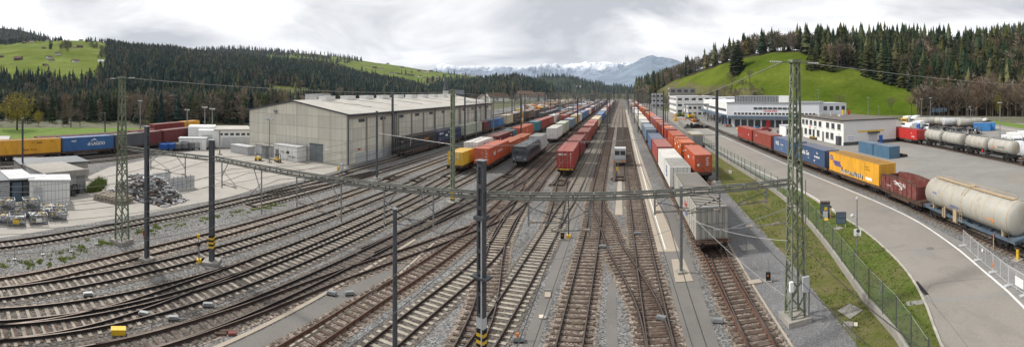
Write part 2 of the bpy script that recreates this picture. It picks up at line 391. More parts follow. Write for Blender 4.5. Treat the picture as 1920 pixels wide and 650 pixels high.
def mat_net(name, c, pitch=.09, wire=.22):
    s = NT(name); sp = s.n('ShaderNodeSeparateXYZ'); s.l(s.tc.outputs['Object'], sp.inputs[0])
    u = s.math('ADD', sp.outputs[0], sp.outputs[1])
    def ln(x, y, sg):
        q = s.math('FRACT', s.math('DIVIDE', s.math('ADD' if sg > 0 else 'SUBTRACT', x, y), pitch)); return s.math('LESS_THAN', q, wire)
    k = s.math('MAXIMUM', ln(u, sp.outputs[2], 1), ln(u, sp.outputs[2], -1))
    tr = s.n('ShaderNodeBsdfTransparent'); mxs = s.n('ShaderNodeMixShader'); s.l(k, mxs.inputs[0]); s.l(tr.outputs[0], mxs.inputs[1]); s.l(s.b.outputs[0], mxs.inputs[2]); s.l(mxs.outputs[0], s.o.inputs[0])
    s.col(c); return s.done(.6, .2)
M['net'] = mat_net('fence_netting', (.15, .20, .16), .09, .13)
M['netgrey'] = mat_net('barrier_mesh', (.38, .39, .40), .09, .16)
M['netfine'] = mat_net('light_netting', (.3, .3, .29), .1, .1)
# ------------------------------------------------------------------ ground sheets
def disc(name, r, z, m):
    n = 96; vs = [(0, 0, z)]; fs = []
    rad = [40, 120, 400, 1200, 4000, r]
    for k, R in enumerate(rad):
        for i in range(n): t = 2*pi*i/n; vs.append((R*cos(t), R*sin(t), z))
        for i in range(n):
            j = (i+1) % n
            if k == 0: fs.append((0, 1+i, 1+j))
            else: a = 1+(k-1)*n; b = a+n; fs.append((a+i, b+i, b+j, a+j))
    me = bpy.data.meshes.new(name); me.from_pydata(vs, [], fs); me.materials.append(m); me.update(); o = put(name, me); o['kind'] = 'structure'; return o
disc('ground', 22000, -0.06, M['fields'])
sheet('gravel_ground', [(-122, -40), (23, -40), (22.6, 140), (30, 330), (40, 700), (-120, 700), (-92, 260), (-82, 120), (-122, 100)], 0.0, M['ballast'])
P = lambda *l: [G(a, b) for a, b in l]
sheet('concrete_yard', [(-43, -12)]+P((0, 446), (107, 428), (220, 409), (300, 395), (400, 376), (500, 350), (590, 331), (640, 318), (664, 308))+[(-49.4, 66), (-49.4, 72), (-80, 72)]+P((468, 276), (372, 281), (300, 294), (205, 313), (165, 331), (100, 336))+[(-67, -12)], 0.008, M['yard'])
sheet('asphalt_yard', [(23.5, 60), (23, 90), (23, 150), (24, 215), (30, 300), (60, 300), (110, 200), (150, 130), (165, 70), (160, -20), (22, -20), (20, 12), (23, 31), (24.5, 45)], 0.008, M['asphalt_yard'])
E5 = [(28, 12), (31, 23), (33.4, 37), (34.7, 50), (34.9, 90), (35.2, 200), (37, 300)]
mb = MB(); strip(mb, spline([(25.5, 4)]+E5, 3), -2.5, 2.3, 0.012); o = mb.build('siding_ballast', M['ballast']); struct(o)
roadL = [(14.5, 12.5), (16.8, 18), (18.8, 21.4), (21, 25.9), (22.6, 30.9), (24, 37.6), (24.6, 45.7), (25.3, 57.8), (24.2, 75), (23.4, 100), (23.6, 150), (25, 220), (29, 300)]
roadR = [(18.5, 9.5), (23.3, 16.9), (26.1, 23.2), (28.5, 29.5), (30.8, 38.5), (31.8, 51), (31.9, 68.9), (32, 90), (32.2, 128), (32.5, 180), (33.5, 240), (36, 300)]
rL = spline(roadL, 2); rR = spline(roadR, 2)
sheet('road', rL+rR[::-1], 0.018, M['asphalt'])
mb = MB(); strip(mb, rR, -.1, .08, 0.024); o = mb.build('road_edge_line', M['linepaint']); struct(o)
mb = MB(); strip(mb, spline(roadL[:9], 1.5), -.16, .0, 0.11, h=.12); o = mb.build('kerb', M['kerb']); struct(o)
mb = MB(); strip(mb, spline(roadL[6:11], 1.5), .25, .4, 0.024); o = mb.build('road_edge_line', M['linepaint']); struct(o)
mb = MB(); strip(mb, spline([(19.2, 21), (21.3, 24), (26.3, 20.2), (27.0, 14)], 1), -.03, .03, .023)
o = mb.build('road_crack', M['asphalt_dark']); struct(o)
# verge between the tracks and the fence, and between the fence and the road
wall = [(13.6, 15.5), (15.1, 20.1), (15.8, 24.1), (17.3, 30.5), (18.6, 36.2), (20.2, 45), (21.2, 52.9), (21.6, 62), (21.5, 72.3), (21.3, 95), (21.8, 121), (23, 170)]
wl = spline(wall, 2)
sheet('grass_verge', [(11.2, 10), (12.4, 18), (12.9, 21.3), (13.6, 28), (14.2, 35.5), (14.6, 48), (14.9, 59.6), (16.6, 75), (17.5, 95)]+[p for p in wl[::-1] if p[1] < 100], 0.014, M['grass_dry'])
sheet('road_verge', [p for p in wl if p[1] < 60]+[p for p in spline(roadL[:8], 1.5)[::-1]], 0.014, M['grass'])
# paths and walkways in the yard
sheet('service_path', [(-19.6, 2), (-17.2, 2), (-17.0, 30), (-17.6, 37), (-19.2, 37), (-19.4, 20)], 0.012, M['asphalt_dark'])
sheet('service_path', [(3.5, 20), (5.4, 20), (6.2, 40), (6.2, 52), (4.1, 52), (3.9, 36), (3.6, 30)], 0.012, M['asphalt_dark'])
sheet('service_path', [(-.7, 20.5), (-.1, 20.5), (-.4, 32), (-.75, 34), (-1.05, 30)], 0.012, M['asphalt_dark'])
sheet('service_path', [(-5.6, 18), (-4.7, 18), (-5.0, 60), (-5.2, 260), (-5.9, 260), (-5.9, 60)], 0.010, M['asphalt_dark'])
sheet('gravel_path', [(9.5, 14), (12.2, 14), (14.0, 36), (14.2, 60), (10.8, 66), (10, 40)], 0.012, M['ballast_fine'])
mb = MB(); strip(mb, [(9.4, 19), (9.7, 30), (10.2, 42)], -.07, .07, .05, h=.05); struct(mb.build('cable_trough', M['walk']))
mb = MB(); strip(mb, [(-17.1, 2), (-16.9, 30), (-17.4, 37)], -.12, .12, .06, h=.06); strip(mb, [(-19.7, 12), (-19.6, 30), (-19.4, 37)], -.16, .16, .06, h=.06); struct(mb.build('path_kerb', M['walk']))
sheet('platform', [(3.3, 38.5), (5.3, 38.5), (4.6, 62), (4.2, 120), (4.4, 330), (3.0, 330), (2.9, 120), (3.1, 60)], 0.022, M['walk'])
mb = MB(); strip(mb, [(4.05, 39), (3.8, 62), (3.6, 120), (3.6, 320)], -.06, .06, .03); struct(mb.build('platform_line', M['linepaint']))
sheet('platform', [(-.75, 50), (.15, 50), (.05, 72), (-.55, 72)], 0.05, M['walk'])
sheet('concrete_slab', [(4.1, 32.2), (5.5, 32.2), (5.4, 36.6), (4.3, 36.6)], 0.05, M['walk'])
sheet('manhole_cover', [(10.9, 37.3), (12.2, 37.3), (12.2, 38.7), (10.9, 38.7)], 0.04, M['conc'])
sheet('manhole_cover', [(13.9, 23.4), (15.2, 23.9), (14.9, 25.1), (13.7, 24.7)], 0.06, M['conc'])
sheet('manhole_cover', [(21.6, 39.0), (22.5, 39.2), (22.4, 39.9), (21.5, 39.7)], 0.06, M['conc'])
x, y = G(1744, 466); mb = MB(); mb.lathe([(.025, .38), (.032, .30), (.028, .0)], 'z', 20, c=(x, y, 0)); struct(mb.build('manhole_cover', M['asphalt_dark']))
mb = MB(); strip(mb, [G(1717, 528), G(1738, 553)], -.16, .16, .026); struct(mb.build('drain_grate', M['black']))
# left field behind the sidings
sheet('grass_field', P((-40, 262), (120, 256), (290, 251), (470, 247), (470, 243), (290, 240), (120, 239), (-60, 240)), 0.006, M['strip_green'])
sheet('valley_road', P((1790, 236), (1850, 237), (1925, 250), (1925, 246), (1850, 234), (1790, 233)), .03, M['yard'])
sheet('grass_field', P((1862, 232), (1940, 245), (1940, 236), (1862, 226)), .02, M['strip_green'])

sheet('road_patch', [G(*q) for q in ((1700, 470), (1742, 462), (1752, 474), (1712, 484))], .0205, M['asphalt_yard'])
sheet('road_patch', [G(*q) for q in ((1640, 395), (1676, 386), (1684, 392), (1648, 402))], .0205, M['asphalt_dark'] if False else M['asphalt_yard'])
mb = MB(); strip(mb, spline([G(*q) for q in ((1726, 545), (1775, 600), (1822, 660))], .6), -.025, .025, .0215); struct(mb.build('road_crack', M['asphalt_dark']))
mb = MB(); strip(mb, spline([G(*q) for q in ((1672, 472), (1700, 470), (1760, 466), (1800, 463))], .8), -.03, .03, .0215); struct(mb.build('road_crack', M['asphalt_dark']))
mb = MB(); strip(mb, spline([G(*q) for q in ((1700, 570), (1760, 562), (1850, 556), (1905, 548))], .8), -.3, .3, .0209); struct(mb.build('tyre_mark', M['asphalt_yard']))
for pts in (((1640, 305), (1690, 300), (1722, 310), (1668, 318)), ((1670, 283), (1700, 281), (1712, 287), (1684, 290)), ((1880, 330), (1925, 326), (1930, 345), (1895, 342))):
    sheet('oil_stain', [G(*q) for q in spline([*pts, pts[0]], 4)][:-1], .0145, M['asphalt'])
# ------------------------------------------------------------------ tracks
def track(pts, sl='sl_brown', rail='rail_side', sleepers=True, smax=170, step=.64, half=1.25, z0=0.0, gauge=1.505, bed=True, label=None):
    root = bpy.data.objects.new('railway_track', None); link(root); root['kind'] = 'structure'
    P = spline(pts, .5); L = [0]
    for a, b in zip(P, P[1:]): L.append(L[-1]+hypot(b[0]-a[0], b[1]-a[1]))
    def at(s):
        lo = np.searchsorted(L, s)-1; lo = max(0, min(lo, len(P)-2)); t = (s-L[lo])/max(L[lo+1]-L[lo], 1e-6)
        a, b = P[lo], P[lo+1]; return (a[0]+(b[0]-a[0])*t, a[1]+(b[1]-a[1])*t, atan2(b[1]-a[1], b[0]-a[0]))
    if bed:
        mb = MB(); Q = [at(s)[:2] for s in np.arange(0, L[-1], 3)]+[P[-1]]
        strip(mb, Q, -half-.25, half+.25, z0+.018+random.random()*.003); o = mb.build('track_bed', M['bed_grey' if rail == 'rail_dark' or sl == 'sl_conc' else 'track_ballast'], root)
    if sleepers:
        mb = MB(); s = .3
        while s < L[-1]:
            x, y, a = at(s)
            if y < smax and hypot(x, y) < smax+60:
                d = hypot(x, y); h = half*random.uniform(.97, 1.03)
                nx, ny = sin(a), -cos(a); tx, ty = cos(a), sin(a); w = .12*random.uniform(.85, 1.1); zt = z0+.065+random.uniform(-.012, .012); zb = z0-.05
                tw = random.uniform(-.02, .02)
                def q(u, v, z): return (x+nx*u+tx*(v+u*tw), y+ny*u+ty*(v+u*tw), z)
                b = [q(-h, -w, zb), q(h, -w, zb), q(h, w, zb), q(-h, w, zb), q(-h, -w, zt), q(h, -w, zt), q(h, w, zt), q(-h, w, zt)]
                mb.add(b, [(4, 5, 6, 7), (0, 1, 5, 4), (1, 2, 6, 5), (2, 3, 7, 6), (3, 0, 4, 7)], 0)
                if d < 60:      # chairs
                    for u in (-gauge/2, gauge/2):
                        c = [q(u-.14, -.06, zt+.02), q(u+.14, -.06, zt+.02), q(u+.14, .06, zt+.02), q(u-.14, .06, zt+.02)]
                        mb.add(c, [(0, 1, 2, 3)], 1)
            s += step*random.uniform(.96, 1.04)
        o = mb.build('sleepers', [M[sl], M['rail_side']], root); o['kind'] = 'stuff'
    prof = [(-.07, .06), (-.055, .085), (-.014, .10), (-.014, .19), (-.038, .20), (-.042, .235), (.042, .235), (.038, .20), (.014, .19), (.014, .10), (.055, .085), (.07, .06)]
    n = len(prof)
    for sgn in (-1, 1):
        vs = []; fs = []; ms = []; ss = list(np.arange(0, L[-1], 1.2))+[L[-1]-.001]
        for s in ss:
            x, y, a = at(s); nx, ny = sin(a), -cos(a)
            for u, z in prof: uu = u+sgn*gauge/2; vs.append((x+nx*uu, y+ny*uu, z0+z))
        for i in range(len(ss)-1):
            for k in range(n):
                fs.append((i*n+k, i*n+(k+1)%n, (i+1)*n+(k+1)%n, (i+1)*n+k)); ms.append(1 if k == 5 else 0)
        mb = MB(); mb.v = vs; mb.f = fs; mb.m = ms; mb.build('rail', [M[rail], M['rail_top']], root)
    return root
END = 640
X1 = [(8.0, 0), (7.8, 22), (7.95, 38), (8, 60), (8, 200), (9, 400), (12, END)]
track(X1, 'sl_brown', 'rail_rusty')
track([(7.75, 19), (8.0, 28), (8.6, 38), (10.2, 52), (12, 64), (13.2, 78), (13.3, 200), (14.5, 400), (17, END)], 'sl_brown', 'rail_rusty')
TB = [(2.6, 0), (2.3, 20), (2.0, 38), (1.8, 65), (1.6, 120), (1.6, 300), (2.4, END)]; track(TB)
TA = [(-2.95, 0), (-2.95, 20), (-2.98, 45), (-3.5, 65), (-3.8, 150), (-3.4, 300), (-2, END)]; track(TA)
track([(-3.25, 59), (-2.85, 53), (-1.8, 47.4), (-.6, 39.6), (.83, 33.4), (1.9, 27.7), (2.28, 21)])
track([(-.2, 71), (-.3, 90), (-.3, 300), (.4, 500)], 'sl_dark')
TD = [(-8.6, 10), (-8.15, 19), (-7.75, 24), (-7.4, 36), (-7.1, 50), (-6.7, 73), (-6.6, 200), (-6.0, 400), (-4.5, END)]; track(TD, 'sl_conc')
track([(-7.2, 44), (-8.0, 54), (-9.4, 68), (-9.75, 80), (-9.7, 250), (-8.8, 420), (-7, END)], 'sl_dark')
TC = [(-8.9, 10), (-8.35, 19), (-8.7, 25), (-9.4, 29), (-11, 35.9), (-12.2, 43), (-12.7, 52), (-13.2, 80), (-13.2, 250), (-12.2, END)]; track(TC)
TBB = [(-13.4, 8), (-12.9, 20), (-12.4, 26.3), (-11.7, 32.3), (-11.5, 38), (-12.3, 47), (-12.8, 54)]; track(TBB, 'sl_conc')
TAA = [(-16.9, 6), (-16.4, 22.5), (-16, 27.2), (-15.3, 34.4), (-14.9, 42.6), (-15.2, 60), (-16.2, 85), (-16.2, 250), (-15.5, END)]; track(TAA, 'sl_brown', 'rail_rusty')
TF = [(-22.4, -3), (-22, 12), (-21.6, 26), (-20.4, 45), (-19.2, 70), (-19, 90), (-19, 300), (-18.5, END)]; track(TF, 'sl_dark', 'rail_dark')
TE = [(-25.4, -3), (-25.1, 18), (-24.8, 60), (-24.6, 90), (-24.6, 300), (-24.5, END)]; track(TE, 'sl_grey', 'rail_dark')
TY = [(-27.4, -3), (-27.2, 18), (-27.6, 50), (-28.5, 72), (-28.6, 120), (-28.6, END)]; track(TY, 'sl_grey', 'rail_dark')
T3 = [(-29.6, -3), (-30.3, 4), (-31.0, 12), (-31.3, 24), (-31.6, 60), (-32.4, 120), (-32.5, END)]; track(T3, 'sl_grey', 'rail_dark')
T2 = [(-30.9, -3), (-31.9, 4), (-33.6, 12), (-34.6, 20), (-35.2, 34), (-36, 60), (-37, 120), (-37, END)]; track(T2, 'sl_grey')
T1 = [(-39.0, -3), (-39.9, 5), (-42.3, 17.5), (-43.4, 30.5), (-44.3, 41), (-45.2, 60), (-46, 84), (-46, 300), (-46, END)]; track(T1, 'sl_grey', 'rail_dark')
track([(-43.9, 36), (-43.2, 48), (-41.6, 64), (-40.9, 80), (-40.9, END)], 'sl_grey', 'rail_dark')
# ladder of turnouts through the left foreground
track([(-25.2, 1), (-25.6, 8), (-26.7, 17), (-27.2, 24)], 'sl_brown', 'rail_dark')
track([(-22.1, 8), (-21.6, 17), (-20.3, 27), (-16.5, 39), (-14.0, 46), (-12.8, 56), (-13.0, 68)], 'sl_dark', 'rail_side')
track([(-21.6, 32), (-20.0, 44), (-17.6, 56), (-15.9, 70), (-16.1, 84)], 'sl_dark', 'rail_dark')
# right hand sidings
TR = [(25.5, 4)]+E5; track(TR, 'sl_dark', 'rail_side', z0=.012)
TR2 = [(60, 24), (64.5, 38), (68.6, 51), (72, 67), (74.7, 82), (75.4, 94), (76.2, 110), (78, 130)]; track(TR2, 'sl_dark', 'rail_side', z0=.012)
# far left sidings
L7 = [(-84, -6), (-86.6, 6), (-90, 23), (-92.6, 37), (-95.5, 46), (-103, 66), (-110, 80)]
track(L7, 'sl_grey', 'rail_dark')
track([(x+4.8, y-1.6) for x, y in L7], 'sl_grey', 'rail_dark')
track([(x+9.4, y-3.2) for x, y in L7], 'sl_grey', 'rail_dark')
L8 = [(x-6.0, y+2.2) for x, y in L7]; track(L8, 'sl_grey', 'rail_dark')
L9 = [(x-11.0, y+4.2) for x, y in L7]; track(L9, 'sl_grey', 'rail_dark')
# far sidings
for x in (-52, -57, -62, -68, -74):
    track([(x, 175), (x, 300), (x+2, END)], sleepers=False, sl='sl_dark')

# ------------------------------------------------------------------ hills
def fbm(x, y, s, o=5): return MN.fractal(Vector((x/s, y/s, 3.3)), 1.0, 2.0, o)
def hill(name, px0, px1, r0f, r1f, yf, shape=1.3, back=1.6, tint=None, npx=150, nr=60, rough=1.0, m='hill', amp=.03):
    """a real terrain sheet: foot at radius r0, ridge at r1; yf(px) gives how high the ridge stands"""
    vs = []; fs = []; info = []
    for i in range(npx+1):
        px = px0+(px1-px0)*i/npx; r0 = r0f(px); r1 = r1f(px); H = ZY(yf(px), r1)
        for j in range(nr+1):
            t = j/nr*back
            r = r0+(r1-r0)*t; x, y = AT(px, r)
            if t <= 1: h = H*(t**shape)*(1.0) if shape != 'S' else H*(3*t*t-2*t**3)
            else: h = H*(1-.55*((t-1)/(back-1))**1.5)
            h += H*amp*fbm(x, y, 160*rough)*min(1, t*3)*(1 if t < .9 else .6)
            vs.append((x, y, h-.15*(t == 0)-.05)); info.append((px, r, t))
    for i in range(npx):
        for j in range(nr):
            a = i*(nr+1)+j; b = a+nr+1; fs.append((a, b, b+1, a+1))
    me = bpy.data.meshes.new(name); me.from_pydata(vs, [], fs); me.materials.append(M[m]); me.polygons.foreach_set('use_smooth', [True]*len(fs))
    if me.polygons[len(fs)//3].normal.z < 0: me.flip_normals()
    cols = []
    for v in vs: cols += list(tint(v)) + [1] if tint else [.1, .12, .05, 1]
    ca = me.color_attributes.new('tint', 'FLOAT_COLOR', 'POINT'); ca.data.foreach_set('color', cols)
    me.update(); o = put(name, me); o['kind'] = 'structure'
    return o, vs, (npx, nr, px0, px1)
def inpoly(x, y, p):
    c = False; j = len(p)-1
    for i in range(len(p)):
        if (p[i][1] > y) != (p[j][1] > y) and x < (p[j][0]-p[i][0])*(y-p[i][1])/(p[j][1]-p[i][1])+p[i][0]: c = not c
        j = i
    return c
def heights(H, px, r):
    o, vs, (npx, nr, a, b) = H
    i = (px-a)/(b-a)*npx
    if i < 0 or i >= npx: return None
    i0 = int(i); fi = i-i0; col0 = vs[i0*(nr+1):(i0+1)*(nr+1)]; col1 = vs[(i0+1)*(nr+1):(i0+2)*(nr+1)]
    def hh(col):
        r0 = hypot(col[0][0], col[0][1]); r1 = hypot(col[-1][0], col[-1][1]); j = (r-r0)/(r1-r0)*nr
        if j < 0 or j >= nr: return None
        j0 = int(j); return col[j0][2]*(1-(j-j0))+col[j0+1][2]*(j-j0)
    u, v = hh(col0), hh(col1)
    return None if u is None or v is None else u*(1-fi)+v*fi
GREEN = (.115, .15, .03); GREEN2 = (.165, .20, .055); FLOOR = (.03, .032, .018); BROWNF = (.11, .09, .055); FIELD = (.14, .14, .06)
def lerp3(a, b, t): return tuple(x+(y-x)*t for x, y in zip(a, b))
# left valley side (forest slope with the bright alp at the far left)
meadowA = [(-150, 78), (10, 84), (60, 76), (110, 72), (160, 74), (204, 80), (196, 95), (200, 112), (192, 130), (172, 146), (150, 158), (120, 154), (90, 149), (50, 151), (0, 147), (-150, 150)]
clearA = [(505, 162), (600, 166), (620, 176), (560, 186), (500, 186)]
def tintA(v):
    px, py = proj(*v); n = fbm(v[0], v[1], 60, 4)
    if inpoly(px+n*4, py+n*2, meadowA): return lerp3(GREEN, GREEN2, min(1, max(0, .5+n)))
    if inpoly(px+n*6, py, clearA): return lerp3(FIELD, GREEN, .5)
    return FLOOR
yA = lambda px: interp([(-160, 92), (0, 82), (60, 76), (120, 74), (200, 79), (240, 86), (320, 92), (400, 105), (500, 112), (600, 121), (640, 130), (680, 143), (745, 153), (780, 163), (800, 168), (850, 169.3), (900, 169.8)], px)
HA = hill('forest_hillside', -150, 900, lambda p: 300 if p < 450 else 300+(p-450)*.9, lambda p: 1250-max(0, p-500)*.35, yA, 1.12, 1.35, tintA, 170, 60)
# distant dark summit at far left
yB = lambda px: interp([(-160, 40), (0, 51), (40, 54), (80, 66), (110, 78), (200, 90), (320, 93), (440, 91), (520, 96), (600, 106)], px)
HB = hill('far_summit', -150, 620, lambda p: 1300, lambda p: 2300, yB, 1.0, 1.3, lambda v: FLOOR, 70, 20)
# alp with scattered farms, middle distance
forC = [[(560, 80), (648, 104), (640, 118), (560, 125)], [(640, 96), (690, 101), (680, 116), (645, 120)], [(695, 100), (745, 110), (790, 124), (745, 122), (700, 114)], [(800, 150), (1000, 150), (1000, 180), (800, 180)]]
def tintC(v):
    px, py = proj(*v); n = fbm(v[0], v[1], 120, 5)
    if n > .35: return FLOOR
    return lerp3(GREEN, GREEN2, min(1, max(0, .5+n)))
yC = lambda px: interp([(500, 99), (560, 99), (620, 104), (650, 107), (700, 117), (760, 124), (800, 131), (850, 138), (920, 147), (1000, 158), (1040, 166)], px)
HC = hill('alp_hillside', 500, 1040, lambda p: 1150, lambda p: 2200, yC, 1.0, 1.3, tintC, 110, 40)
# wooded spur at the valley mouth
yD = lambda px: interp([(800, 169), (850, 162), (900, 153), (940, 147), (975, 148), (1000, 156), (1025, 165), (1040, 169)], px)
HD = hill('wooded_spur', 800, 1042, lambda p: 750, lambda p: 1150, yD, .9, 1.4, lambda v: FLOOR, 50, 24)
yE = lambda px: interp([(960, 169), (990, 148), (1020, 141), (1060, 143), (1100, 152), (1140, 159), (1180, 163), (1210, 165), (1300, 168)], px)
HE = hill('blue_ridge', 955, 1300, lambda p: 1700, lambda p: 2600, yE, .8, 1.3, lambda v: (.035, .045, .03), 70, 24, amp=.08)
# right hill: bright meadow below a ridge of firs
meadowR = [(1232, 170), (1262, 152), (1300, 140), (1350, 122), (1400, 108), (1445, 99), (1500, 98), (1535, 110), (1560, 127), (1610, 131), (1650, 148), (1690, 160), (1712, 172), (1722, 200), (1722, 230), (1200, 240)]
def tintR(v):
    px, py = proj(*v); n = fbm(v[0], v[1], 40, 5)
    if inpoly(px, py, meadowR):
        if py > 150 and px < 1440-(py-150)*.5 + n*30 and py > interp([(1230, 150), (1320, 156), (1440, 168)], px)+n*14: return lerp3(BROWNF, GREEN, .3)
        return lerp3((.055, .088, .008), (.10, .128, .018), min(1, max(0, .5+n*.9+max(0, (1460-px)/260)*.5)))
    return (.05, .042, .028)
yR = lambda px: interp([(1190, 169), (1210, 163), (1250, 148), (1300, 135), (1350, 118), (1400, 104), (1450, 96), (1500, 95), (1560, 98), (1650, 96), (1720, 98), (1800, 102), (1860, 98), (1920, 90), (2000, 84)], px)
HR = hill('right_hill', 1190, 2010, lambda p: interp([(1190, 520), (1300, 330), (1400, 265), (1700, 250), (2000, 235)], p), lambda p: interp([(1190, 900), (1300, 640), (1400, 470), (1500, 430), (2000, 430)], p), yR, 'S', 1.5, tintR, 160, 50, amp=.015)
yS = lambda px: interp([(1690, 130), (1760, 105), (1800, 82), (1850, 63), (1890, 53), (1930, 46), (2010, 38)], px)
HS = hill('far_wooded_peak', 1690, 2010, lambda p: 900, lambda p: 1500, yS, 1.0, 1.3, lambda v: FLOOR, 60, 24)
# snow mountains closing the valley
def mountain(name, px0, px1, r0, r1, yf, m, nx, nr, amp, seed, sc):
    vs = []; fs = []
    for i in range(nx+1):
        px = px0+(px1-px0)*i/nx; H = ZY(yf(px), r1)
        for j in range(nr+1):
            t = j/nr*1.5; r = r0+(r1-r0)*t; x, y = AT(px, r)
            b = t**1.15 if t < 1 else 1-(t-1)*1.2
            rg = MN.ridged_multi_fractal(Vector((x/sc, y/sc, seed)), .9, 2.1, 7, 1.0, 2.0)
            vs.append((x, y, H*b*(1-amp)+H*amp*rg*.75*min(1, b+.15)))
    for i in range(nx):
        for j in range(nr): a = i*(nr+1)+j; b = a+nr+1; fs.append((a, b, b+1, a+1))
    me = bpy.data.meshes.new(name); me.from_pydata(vs, [], fs); me.materials.append(M[m]); me.polygons.foreach_set('use_smooth', [False]*len(fs))
    if me.polygons[len(fs)//3].normal.z < 0: me.flip_normals()
    me.update(); o = put(name, me); o['kind'] = 'structure'; return o
yM = lambda px: interp([(780, 150), (820, 127), (850, 124), (890, 127), (910, 131), (950, 127), (1000, 125), (1020, 121), (1050, 127), (1090, 123), (1130, 118), (1165, 117), (1200, 114), (1225, 112), (1260, 120), (1330, 142)], px)
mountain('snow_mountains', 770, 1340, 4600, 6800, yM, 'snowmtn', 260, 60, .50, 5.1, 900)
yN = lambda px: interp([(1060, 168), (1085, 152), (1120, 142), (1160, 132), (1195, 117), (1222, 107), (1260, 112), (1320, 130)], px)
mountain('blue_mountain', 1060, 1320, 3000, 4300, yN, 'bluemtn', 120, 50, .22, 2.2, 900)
# ------------------------------------------------------------------ forests (masses nobody could count)
def tree_low(kind, rnd):
    """low crowns for the far masses: unit height"""
    V_ = []; F_ = []
    if kind == 0:       # conifer: ragged skirts
        lv = 7
        for k in range(lv):
            z0 = .08+.80*k/lv; z1 = min(1.0, z0+.26); R = .17*(1-k/lv)**.8+.02; n = 6; b = len(V_)
            for i in range(n):
                t = 2*pi*(i+rnd.random()*.6)/n; rr = R*rnd.uniform(.45, 1.25); V_.append((rr*cos(t), rr*sin(t), z0+rnd.uniform(-.03, .03)))
            V_.append((rnd.uniform(-.01, .01), 0, z1))
            for i in range(n): F_.append((b+i, b+(i+1) % n, b+n))
    else:               # leafless crown: fine slivers fanning up and out
        for k in range(105):
            t = rnd.random()*2*pi; z0 = rnd.uniform(.22, .75); rr = rnd.uniform(0, .15)*(1.1-z0)*1.4
            q = rnd.uniform(.10, .28); el = rnd.uniform(.1, 1.4); t2 = t+rnd.gauss(0, .5)
            p = Vector((rr*cos(t), rr*sin(t), z0)); d = Vector((cos(t2)*cos(el), sin(t2)*cos(el), sin(el)))*q
            if (p+d).z > 1: d.z = 1-p.z
            a = d.cross(Vector((rnd.gauss(0, 1), rnd.gauss(0, 1), rnd.gauss(0, 1)))).normalized()*rnd.uniform(.008, .02)
            b = len(V_); V_ += [tuple(p+d*.45-a), tuple(p+d*.45+a), tuple(p+d), tuple(p)]; F_.append((b, b+1, b+2)); F_.append((b+1, b, b+3))
        b = len(V_); V_ += [(.014, 0, 0), (-.014, 0, 0), (0, 0, .8), (0, .014, 0), (0, -.014, 0)]; F_.append((b, b+1, b+2)); F_.append((b+3, b+4, b+2))
    return np.array(V_), np.array(F_)
rnd = random.Random(3)
LOW = [[tree_low(0, rnd) for _ in range(6)], [tree_low(1, rnd) for _ in range(6)]]
def forest(name, spots, label):
    """spots: (x, y, z, height, kind, tint)"""
    VV = []; FF = []; CC = []; off = 0
    for x, y, z, h, k, tint in spots:
        v, f = rnd.choice(LOW[k]); a = rnd.random()*6.28; c, s = cos(a), sin(a); w = h*rnd.uniform(.85, 1.25)
        vx = (v[:, 0]*c-v[:, 1]*s)*w+x; vy = (v[:, 0]*s+v[:, 1]*c)*w+y; vz = v[:, 2]*h+z
        VV.append(np.stack([vx, vy, vz], 1)); FF.append(f+off); off += len(v)
        CC.append(np.tile(np.array([*tint, 1.0]), (len(v), 1)))
    VV = np.concatenate(VV); FF = np.concatenate(FF); CC = np.concatenate(CC)
    me = bpy.data.meshes.new(name); me.vertices.add(len(VV)); me.vertices.foreach_set('co', VV.ravel())
    me.loops.add(len(FF)*3); me.loops.foreach_set('vertex_index', FF.ravel().astype(np.int32)); me.polygons.add(len(FF))
    me.polygons.foreach_set('loop_start', np.arange(0, len(FF)*3, 3, dtype=np.int32)); me.update(calc_edges=True)
    ca = me.color_attributes.new('tint', 'FLOAT_COLOR', 'POINT'); ca.data.foreach_set('color', CC.ravel())
    me.materials.append(M['forest']); o = put(name, me); tag(o, label, 'forest', kind='stuff'); return o
FIRT = [(.013, .028, .027), (.018, .034, .030), (.010, .021, .022), (.026, .042, .030), (.036, .048, .032)]
BRT = [(.17, .14, .11), (.19, .155, .12), (.21, .16, .11), (.15, .135, .11)]
LAT = [(.065, .074, .036), (.09, .088, .04), (.055, .066, .034)]
def pick(p_dec, p_la):
    r = rnd.random()
    if r < p_dec: return 1, rnd.choice(BRT)
    if r < p_dec+p_la: return rnd.choice((0, 1)), rnd.choice(LAT)
    return 0, rnd.choice(FIRT)
def scatter(H, n, px0, px1, rr, ok, hr, dec, bias=1.0):
    out = []; k = 0
    while len(out) < n and k < n*12:
        k += 1; px = rnd.uniform(px0, px1); a, b = rr(px); r = a+(b-a)*rnd.random()**bias
        z = heights(H, px, r)
        if z is None: continue
        x, y = AT(px, r); p = proj(x, y, z)
        if not ok(p[0], p[1], x, y): continue
        kd, tint = pick(*dec(px, p[1], x, y)); t = rnd.uniform(.65, 1.4); out.append((x, y, z-.5, rnd.uniform(*hr)*(1 if kd == 0 else .8), kd, tuple(c*t for c in tint)))
    return out
def okA(px, py, x, y):
    n = fbm(x, y, 60, 4)
    return not inpoly(px+n*4, py+n*2, meadowA) and not inpoly(px+n*6, py, clearA)
def decA(px, py, x, y):
    n = fbm(x, y, 110, 4); low = max(0, min(1, (py-150)/45)); return (min(.85, max(.04, .16+n*.5+low*.12)), .10)
sp = scatter(HA, 10500, -40, 860, lambda p: (300 if p < 450 else 300+(p-450)*.9, (1250-max(0, p-500)*.35)*1.04), okA, (11, 20), decA, .8)
forest('conifer_forest', sp, 'dark mixed conifer forest covering the long slope behind the concrete hall')
sp = scatter(HB, 1100, -40, 560, lambda p: (1500, 2320), lambda px, py, x, y: py < 110, (20, 30), lambda *a: (.1, .0))
forest('conifer_forest', sp, 'far dark forest on the summit above the bright alp')
